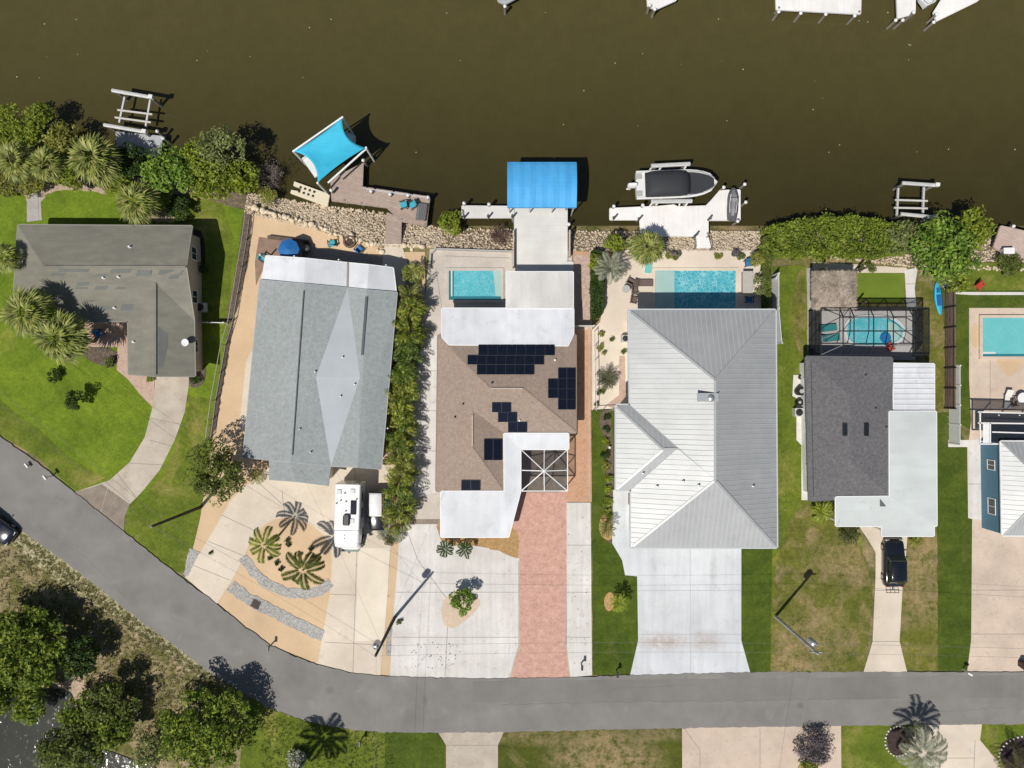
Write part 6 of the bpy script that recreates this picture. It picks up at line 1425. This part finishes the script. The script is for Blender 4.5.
def wire(a,b,sag,name='power_line',label='',r=.014,g=None):
    a=Vector(a);b=Vector(b); pts=[]
    for i in range(17):
        t=i/16; p=a.lerp(b,t); p.z-=4*sag*t*(1-t); pts.append(p-a)
    mb=MB(); mb.path(pts,r,5); o=mb.build(name,WIREM,label=label,cat='power line'); o.location=a; return o
up=Vector((0,0,1))
wire(pA-up*.0,pB-up*.1,.5,label='top power line spanning from the dark transformer pole to the pale concrete pole',r=.009)
wire(pA-up*2.3,pB-up*2.2,.5,label='lower service cable spanning from the dark transformer pole to the pale concrete pole',r=.011)
wire(pB,pB+Vector((60,-2.5,0)),1.2,label='power line leaving the pale concrete pole towards the right edge',r=.009); wire(pB-up*2.2,pB+Vector((60,-2.5,-2.2)),1.2,label='lower cable leaving the pale concrete pole towards the right edge',r=.011)
wire(pC,pA,.5,label='top power line from the dark pole by the bushy tree to the transformer pole',r=.009); wire(pC-up*2.2,pA-up*2.3,.5,label='lower cable from the dark pole by the bushy tree to the transformer pole',r=.011)
wire(pC,pC+Vector((-40,30,0)),1,label='power line leaving the dark pole over the left lawn',r=.009); wire(pC-up*2.2,pC+Vector((-40,30,-2.2)),1,label='lower cable leaving the dark pole over the left lawn',r=.011)
wire(pA-up*2.6,P(300,470,3.2),.4,label='service drop from the transformer pole to the long shingle house',r=.008); wire(pA-up*2.6,P(445,488,3.0),.3,label='service drop from the transformer pole to the brown roof house',r=.007)
wire(pA-up*.4,pA+Vector((-1,-32,-.4)),.8,label='power line crossing the road south from the transformer pole',r=.009); wire(pA-up*2.6,pA+Vector((-1,-32,-2.6)),.8,label='lower cable crossing the road south from the transformer pole',r=.008)
wire(pB-up*2.4,P(840,520,3.0),.3,label='service drop from the pale concrete pole to the carport roof',r=.008); wire(pB-up*.4,pB+Vector((-5,-34,-.4)),.8,label='power line crossing the road south from the pale concrete pole',r=.009)
# ------------------------------------------------------------------ vegetation
FM=foliage('mangrove_leaf',[(.12,.18,.016),(.26,.33,.03),(.4,.45,.07),(.17,.24,.022)],.38)
FMD=foliage('hedge_leaf',[(.07,.12,.013),(.18,.25,.025),(.34,.4,.06),(.11,.18,.02)],.33)
FY=foliage('yellow_green_leaf',[(.17,.2,.03),(.28,.3,.05),(.38,.37,.1),(.2,.24,.035)],.35)
FG=foliage('sea_grape_leaf',[(.06,.13,.018),(.15,.26,.03),(.3,.4,.07),(.08,.17,.02)],.25,.4)
FGR=foliage('grey_green_leaf',[(.14,.18,.05),(.22,.26,.08),(.32,.34,.14),(.12,.16,.04)],.25)
FOL=foliage('olive_leaf',[(.06,.09,.018),(.12,.16,.03),(.22,.25,.06),(.08,.11,.02)],.25)
FD=foliage('dark_leaf',[(.02,.05,.012),(.04,.08,.015),(.07,.11,.02),(.03,.06,.012)],.2)
FO=foliage('oak_leaf',[(.045,.085,.012),(.12,.185,.022),(.24,.31,.038),(.33,.37,.06)],.3)
FB=foliage('broom_brown',[(.12,.09,.07),(.2,.16,.13),(.28,.24,.2)],.1,.8)
FP=foliage('fan_frond',[(.1,.14,.025),(.26,.3,.06),(.46,.45,.15),(.07,.11,.02),(.32,.36,.09)],.25)
FPG=foliage('pale_frond',[(.2,.22,.15),(.3,.31,.22),(.4,.4,.3),(.15,.17,.1)],.2)
FC=foliage('coconut_frond',[(.09,.1,.015),(.16,.15,.025),(.25,.21,.05),(.07,.08,.02)],.25)
FCB=foliage('young_coconut_frond',[(.11,.15,.015),(.2,.24,.03),(.31,.33,.055),(.07,.1,.012)],.3)
FCE=foliage('coconut_frond_dark',[(.04,.065,.012),(.08,.11,.02),(.16,.17,.03),(.18,.15,.045)],.25)
FCD=foliage('dark_frond',[(.03,.05,.015),(.06,.08,.02),(.1,.1,.035),(.13,.1,.05)],.2)
FAR=foliage('areca_frond',[(.12,.17,.02),(.26,.31,.035),(.5,.49,.09),(.09,.14,.018),(.05,.08,.015)],.3)
FAR2=foliage('areca_frond_green',[(.05,.1,.015),(.13,.2,.03),(.26,.32,.055),(.04,.08,.014),(.03,.055,.012)],.3)
FAR3=foliage('areca_frond_tired',[(.1,.14,.025),(.2,.22,.04),(.34,.34,.09),(.08,.11,.02),(.16,.13,.05)],.25)
FCY=foliage('cycad_frond',[(.05,.06,.03),(.09,.1,.05),(.14,.14,.08)],.15)
FPU=foliage('purple_leaf',[(.09,.07,.08),(.17,.14,.15),(.26,.23,.23)],.15)
FYF=foliage('croton_leaf',[(.05,.12,.02),(.1,.2,.03),(.55,.45,.03),(.08,.15,.02)],.2)
FW=foliage('white_flower',[(.5,.5,.45),(.7,.68,.6),(.12,.17,.05),(.2,.24,.1)],.2)
TW=flat('twig_brown',(.14,.08,.06),.9); TW2=flat('twig_grey',(.2,.17,.15),.9)
# left waterfront
tree(8,116,2.6,15,'dark mangrove at the top of the left edge',FM,leaf=.14,dens=.8,name='mangrove'); tree(25,133,2.4,16,'mid green mangrove left of the pale fan palms',FM,leaf=.15,name='mangrove')
fanpalm(18,162,2.6,22,'fan palm at the left edge of the waterfront thicket',FP,44); fanpalm(48,164,2.4,20,'fan palm second from the left edge in the waterfront thicket',FP,44)
tree(60,138,2.2,17,'yellow-green bush left of the landing among the mangroves',FY,leaf=.14,name='mangrove'); fanpalm(96,160,3.2,27,'large round fan palm left of the concrete landing',FP,70)
fanpalm(137,203,3.4,23,'fan palm overhanging the olive roof ridge from the back lawn',FP,56)
tree(128,160,1.8,19,'dark shaded bush hiding the concrete landing',FD,leaf=.14,name='mangrove'); tree(172,174,3.0,28,'dense sea grape right of the concrete landing',FG,dens=1.4,leaf=.18,name='sea_grape')
tree(222,148,3.2,24,'pale grey-green tree leaning over the canal left of the riprap',FGR,leaf=.15,name='broadleaf_tree',dens=.8); tree(207,180,2.6,24,'green bush below the pale grey-green tree',FM,leaf=.17,name='mangrove'); tree(238,178,2.2,20,'bright green bush at the left end of the riprap',FM,leaf=.15,name='mangrove')
tree(180,208,1.0,14,'low dark bush casting shade on the back lawn',FD,leaf=.12,name='shrub',cat='shrub')
tree(78,158,1.6,14,'dark bush between the small and the large round fan palm',FD,leaf=.13,name='mangrove')
twiggy(263,172,1.6,16,'leafless grey brown bush at the canal edge left of the kayak launch',TW2,FB); tree(268,196,.5,10,'yellow-green low shrub at the water edge below the leafless bush',FY,leaf=.1,name='shrub',cat='shrub',dens=.7)
tree(40,116,2.0,14,'small bright bush at the outer edge of the thicket near the left border',FM,leaf=.14,name='mangrove'); tree(0,140,2.2,17,'bright green bush cut by the left border above the fan palms',FM,leaf=.15,name='mangrove')
tree(73,176,1.3,16,'low bright bush below the gap between the fan palms',FM,leaf=.13,name='mangrove'); tree(118,182,1.5,15,'bright bush between the large round fan palm and the overhanging fan palm',FM,leaf=.13,name='mangrove'); tree(33,182,1.2,15,'low yellow-green bush in front of the left fan palms',FY,leaf=.12,name='mangrove'); tree(5,186,1.1,13,'low yellow-green bush at the left border by the back lawn',FY,leaf=.12,name='mangrove')
tree(196,160,2.8,20,'bright green tree between the sea grape and the pale leaning tree',FM,leaf=.15,name='mangrove'); tree(160,190,1.4,14,'bright bush under the front of the sea grape',FM,leaf=.13,name='mangrove')
# yard A
fanpalm(3,258,4.5,17,'fan palm beside the left gable end of the olive roof house',FP,34); fanpalm(30,313,5.2,27,'tall fan palm on the bright lawn, nearer the left edge',FP,60); fanpalm(62,338,5.0,27,'tall fan palm beside the brick courtyard',FP,60)
shrub(54,376,7,'small round shrub in a pale ring on the bright lawn',FD); shrub(74,400,10,'small dark tree in the middle of the bright lawn',FD,h=1.6,name='broadleaf_tree',cat='tree'); shrub(109,362,6,'round shrub in the curbed bed of the left house',FOL); shrub(195,378,6,'shrub at the driveway corner of the left house',FD); shrub(150,379,4,'low shrub under the garage gable of the left house',FM)
tree(216,470,4.0,32,'bushy olive green tree over the dark utility pole',FOL,leaf=.14,clumps=44,clr=.28,dens=.85,name='broadleaf_tree')
shrub(202,268,5,'dark shrub in the shade east of the olive roof house',FD,h=.6)
# yard B
A5=[R(a) for a in (25,75,130,185,235,285,335)]
palm(264,545,4.2,21,'coconut palm on the left of the sandy circle',FCB,8,azs=[R(a) for a in (-10,30,75,120,165,210,262,318)],nl=34,lw=.05,llf=.23,droop=1.9,el=(.2,.7),tr=.1)
palm(303,570,4.6,25,'coconut palm on the right of the sandy circle',FCE,9,azs=[R(a) for a in (12,40,62,110,135,200,235,280,325)],nl=38,lw=.055,llf=.23,droop=1.9,el=(.2,.7),tr=.11)
palm(256,477,.7,9,'small yellow-green agave-like palm at the corner of the long shingle house',FY,9,nl=8,tr=.06,lw=.05,llf=.3)
for i,(x,y) in enumerate(((287,540),(300,556),(277,563),(297,563),(281,569),(288,545),(311,549),(270,558))): shrub(x,y,2.6,'tiny dark shrub planted in the sandy circle',FD,h=.25,leaf=.06,group='tiny shrubs in the sandy circle')
shrub(211,553,2.2,'tiny dark shrub by the curved edge of the tan driveway',FD,h=.2,leaf=.06)
# areca row
ord_=['first','second','third','fourth','fifth','sixth','seventh','eighth','ninth','tenth','eleventh','twelfth','thirteenth','fourteenth','fifteenth','sixteenth','seventeenth','eighteenth','nineteenth','twentieth']
for i in range(20):
    t=i/19; x=408-12*t+random.uniform(-2.5,2.5); y=296+226*t
    c=P(x,y,2.9); root=thing('areca_palm','bushy yellow-green palm clump, %s from the canal end of the hedge row'%ord_[i],'palm',(c.x,c.y,0),0,'palm hedge between the two middle-left houses'); V=[]
    for k in range(26):
        az=random.uniform(0,2*PI); rr=random.uniform(0,.45); V+=frond_arr((c.x+rr*math.cos(az),c.y+rr*math.sin(az),random.uniform(1.0,2.8)),az+random.gauss(0,.3),random.uniform(1.15,1.9),random.uniform(.3,1.2),1.6,12,.06,.42)
    v=np.array(V).reshape(-1,3); build_np('fronds',v,np.arange(len(v)).reshape(-1,4),random.choice([FAR,FAR,FAR2,FAR3]),root)
    mb=MB()
    for k in range(6): a=random.uniform(0,6.28); mb.tube((c.x+.2*math.cos(a),c.y+.2*math.sin(a),0),(c.x+.4*math.cos(a),c.y+.4*math.sin(a),2.5),.04,6)
    mb.build('cane',PALMBARK,root)
palm(413,272,1.8,12,'small leaning palm at the northeast corner of the long shingle house',FAR,11,nl=16,tr=.08,llf=.3); 
for x,y,l in ((383,533,'pale bromeliad at the foot of the palm hedge, left one'),(398,537,'pale bromeliad at the foot of the palm hedge, right one'),(390,540,'dark spiky plant at the very end of the palm hedge')): palm(x,y,.5,7,l,FPG if 'pale' in l else FCD,12,nl=8,tr=.06,lw=.06,llf=.3,name='bromeliad',cat='plant')
# canal bank C
shrub(449,222,13,'green feathery bush at the canal edge beside the white catwalk',FM,h=.7,leaf=.12,zb=-.6); twiggy(500,236,.3,13,'reddish dry twig bush between the rubble and white decking',TW); 
# front C
palm(445,549,1.8,9,'small dark palm at the mulch bed, left of the pair',FD,9,nl=14,base=(452,541),tr=.06,lw=.05,llf=.32); palm(465,549,1.8,9,'small dark palm at the mulch bed, right of the pair',FD,9,nl=14,base=(460,541),tr=.06,lw=.05,llf=.32)
tree(463,601,1.5,14,'round glossy bush in the white driveway island',FG,leaf=.12,clumps=16,name='shrub',cat='shrub',rzf=.7); shrub(399,622,3,'tiny weed clump at the foot of the dark transformer pole',FOL,h=.3)
# yard D
hedge([(592,252),(601,251),(604,262),(604,306),(600,317),(592,318)],1.3,'clipped dark green hedge along the west side of the pool patio',FD,leaf=.1,wob=.1)
shrub(615,243,14,'dark green bush at the canal left of the fan palm',FM,h=1.2,ry=9,leaf=.13); fanpalm(647,247,3.0,19,'yellow-green fan palm overhanging the white dock',FP,44); palm(611,268,2.4,17,'grey-green feathery palm at the west end of the pool patio',FPG,18,nl=20,llf=.25); shrub(598,262,9,'leafy bush overlapping the north end of the clipped hedge',FM,h=1.5)
palm(607,379,1.0,11,'spiky cycad in the white gravel side garden',FCY,26,nl=16,tr=.15,droop=.9,lw=.03,name='cycad',cat='plant')
for i,(x,y,r,l) in enumerate(((601,334,3.4,'small yellow shrub, upper one of the side garden'),(600,347,4,'small yellow shrub, lower one of the side garden'),(604,353,2.5,'tiny dark shrub below the yellow shrubs of the side garden'),(612,340,2.6,'dark round pot-like shrub in the middle of the side garden path'),(603,391,3,'small round shrub below the cycad, right one'),(599,393,2.6,'small round shrub below the cycad, left one'),(596,404,2.6,'tiny shrub at the corner of the dark railing'),(624,352,3,'shrub against the metal roof house west wall'))): shrub(x,y,r,l,FY if 'yellow' in l else FOL,h=.35,leaf=.07)
GP='potted plants along the canal side of the long pool'
for x,y,l,m in ((669,254.5,'yellowish grass clump beside a dark pot, left of the dock steps',FY),(677,256,'twin grass clumps just left of the dock steps',FOL),(718,255,'grass clump right of the dock steps',FY),(740,255,'grass clump beside the right dark pot',FOL)): shrub(x,y,4.5,l,m,h=.35,leaf=.07)
for x,y,l in ((674,254.5,'dark round pot left of the dock steps'),(733,254.5,'dark round pot right of the dock steps')): pot(x,y,l,FPU,flat('pot_dark',(.07,.06,.06),.6) if 'pot_dark' not in bpy.data.materials else bpy.data.materials['pot_dark'],.3)
tree(757,258,1.0,9,'yellow shrub at the northeast corner of the long pool patio',FY,leaf=.09,name='shrub',cat='shrub'); tree(762,278,.8,9,'grey leafy shrub behind the outdoor counter, upper one',FGR,leaf=.1,name='shrub',cat='shrub',ry=9,dens=.6); tree(762,292,.8,8,'grey leafy shrub behind the outdoor counter, lower one',FGR,leaf=.1,name='shrub',cat='shrub',dens=.6)
hedge([(766,236),(771,236),(771,306),(767,306)],1.6,'narrow leafy strip standing in for the shadow of the white fence',FOL,leaf=.09,wob=.06)  # leaf strip added in place of the fence's dark shadow
for i in range(9): shrub(607+random.uniform(-2,3),418+i*12,4+random.random()*2,'low mixed green ground shrub in the strip bed west of the metal roof house',random.choice([FM,FY,FD,FM]),h=.35,leaf=.08,group='ground shrubs in the strip bed')
palm(607,528,1.5,10,'small dull palm in the orange mulch oval, upper one',FOL,10,nl=14,tr=.07); palm(620,603,1.6,11,'small green palm beside the lower orange mulch oval',FM,11,nl=14,tr=.07,lw=.05)
# yard E
hedge([(767,243),(774,230),(790,222),(830,216),(865,217),(895,224),(910,234),(906,249),(880,256),(830,255),(790,255),(768,254)],1.7,'long wide clipped mangrove hedge along the canal',FMD,leaf=.14,wob=.5,dens=1.0,zb=-.5)
tree(905,238,1.9,19,'pale yellowish bush at the right end of the mangrove hedge',FGR,leaf=.12,name='shrub',cat='shrub'); tree(944,250,3.2,33,'big glossy sea grape tree right of the empty boat lift',FG,dens=1.5,leaf=.2,name='sea_grape',clumps=40); tree(975,228,3.0,22,'yellow-green upper crown beyond the sea grape tree',FM,leaf=.18,name='broadleaf_tree'); tree(958,280,1.6,13,'green bush spilling over the fence top by the sea grape',FM,leaf=.14,name='shrub',cat='shrub')
tree(1010,264,.8,13,'low brown-green shrub below the pale pink dock',FOL,leaf=.1,name='shrub',cat='shrub')
for x,y,l in ((861,268,'round dark green shrub between the tiki hut and putting green, left one'),(868,264,'upright shrub in the rubble strip above the putting green'),(872,269,'round dark green shrub above the putting green, right one')): shrub(x,y,3.6,l,FOL,h=.4,leaf=.07)
palm(822,512,.9,12,'broad-leaved plant at the southwest corner of the charcoal roof house',FM,12,nl=8,tr=.06,lw=.12,llf=.3,name='garden_plant',cat='plant'); palm(850,535,.8,10,'spiky plant left of the carport entrance',FCD,12,nl=8,tr=.06,lw=.08,llf=.3,name='garden_plant',cat='plant'); palm(916,541,.5,7,'small spiky plant right of the black car',FY,9,nl=8,tr=.05,lw=.07,llf=.3,name='garden_plant',cat='plant')
# south side
tree(22,652,3.0,58,'largest dark spreading tree at the lower left edge',FO,leaf=.19,clumps=80,clr=.2,dens=1.1,ry=48,rzf=.5); tree(78,655,2.3,24,'dark round tree on the road side of the largest left tree',FD,leaf=.17,clumps=34,clr=.25,dens=1.1); tree(28,700,2.2,24,'dark dense tree leaning over the upper shore of the pond',FO,leaf=.17,clumps=34,clr=.26,dens=1.2); tree(112,728,2.4,24,'dark dense tree between the pond and the big bright tree',FO,leaf=.17,clumps=34,clr=.26,dens=1.1); tree(-20,690,2.8,36,'shaded tree cut by the left border above the pond',FO,leaf=.18,clumps=30)
tree(74,748,2.6,38,'olive tree over the pond at the bottom left',FOL,leaf=.17,clumps=40,clr=.27,ry=30,dens=1.2); tree(112,702,2.5,27,'sparse brownish tree right of the pond',FOL,leaf=.15,clumps=30,dens=.8,clr=.25); tree(80,716,2.3,22,'medium tree at the right edge of the pond',FO,leaf=.16,clumps=24)
tree(205,728,3.0,54,'big bright green tree at the bottom beside the road bend',FO,leaf=.19,clumps=70,clr=.21,ry=48,dens=1.1,rzf=.5); tree(148,752,2.0,18,'small pale-leaved tree left of the big bright tree',FGR,leaf=.13,dens=.8)
palm(277,806,6.5,30,'palm standing below the bottom edge whose shadow falls on the verge',FCD,12,nl=30,tr=.16,lw=.06,llf=.3)
tree(296,760,.8,11,'low white-flowered shrub at the bottom edge left of the palm shadow',FW,leaf=.09,name='shrub',cat='shrub')
tree(816,748,1.1,20,'purple grey flowering shrub on the pinkish driveway',FPU,leaf=.09,name='shrub',cat='shrub',dens=.8,ry=18); tree(811,764,.9,11,'yellow and green croton below the purple grey shrub',FYF,leaf=.11,name='shrub',cat='shrub')
palm(921,752,3.2,30,'pale drooping palm in the white stone ringed bed',FPG,13,nl=34,tr=.2,droop=1.9,lw=.05,llf=.25,azs=[R(a) for a in (20,45,330,300,270,240,350,95,110,80,200,160,60)]); palm(1018,768,1.8,24,'dark cycad in the corner mulch bed',FCD,14,nl=20,tr=.16,lw=.035,llf=.2)
tree(640,-999,1,1,'x',FD) if False else None
# ------------------------------------------------------------------ camera, light, world
cam=bpy.data.cameras.new('camera'); co=bpy.data.objects.new('camera',cam); COL.objects.link(co); co.location=(0,0,CAMH); co.rotation_euler=(0,0,0)
cam.sensor_width=36; cam.lens=36*CAMH/102.4; cam.clip_end=6000; cam.clip_start=.5; scene.camera=co
EL=math.atan(1/math.hypot(.384,.455)); D=Vector((-.384,-.455,1)).normalized()
sun=bpy.data.lights.new('sun','SUN'); sun.energy=4.0; sun.angle=R(.53); sun.color=(1,.955,.88); so=bpy.data.objects.new('sun',sun); COL.objects.link(so); so.location=(-30,-35,80)
so.rotation_euler=D.to_track_quat('Z','Y').to_euler()
w=bpy.data.worlds.new('World'); scene.world=w; w.use_nodes=True; nt=w.node_tree; sk=nt.nodes.new('ShaderNodeTexSky'); sk.sky_type='NISHITA'; sk.sun_disc=False; sk.sun_elevation=EL
sk.sun_rotation=math.atan2(D.x,D.y); nt.links.new(sk.outputs[0],nt.nodes['Background'].inputs[0]); nt.nodes['Background'].inputs[1].default_value=.056
scene.view_settings.view_transform='Standard'; scene.view_settings.look='None'; scene.view_settings.exposure=0
scene.render.engine='CYCLES'; scene.cycles.transparent_max_bounces=12
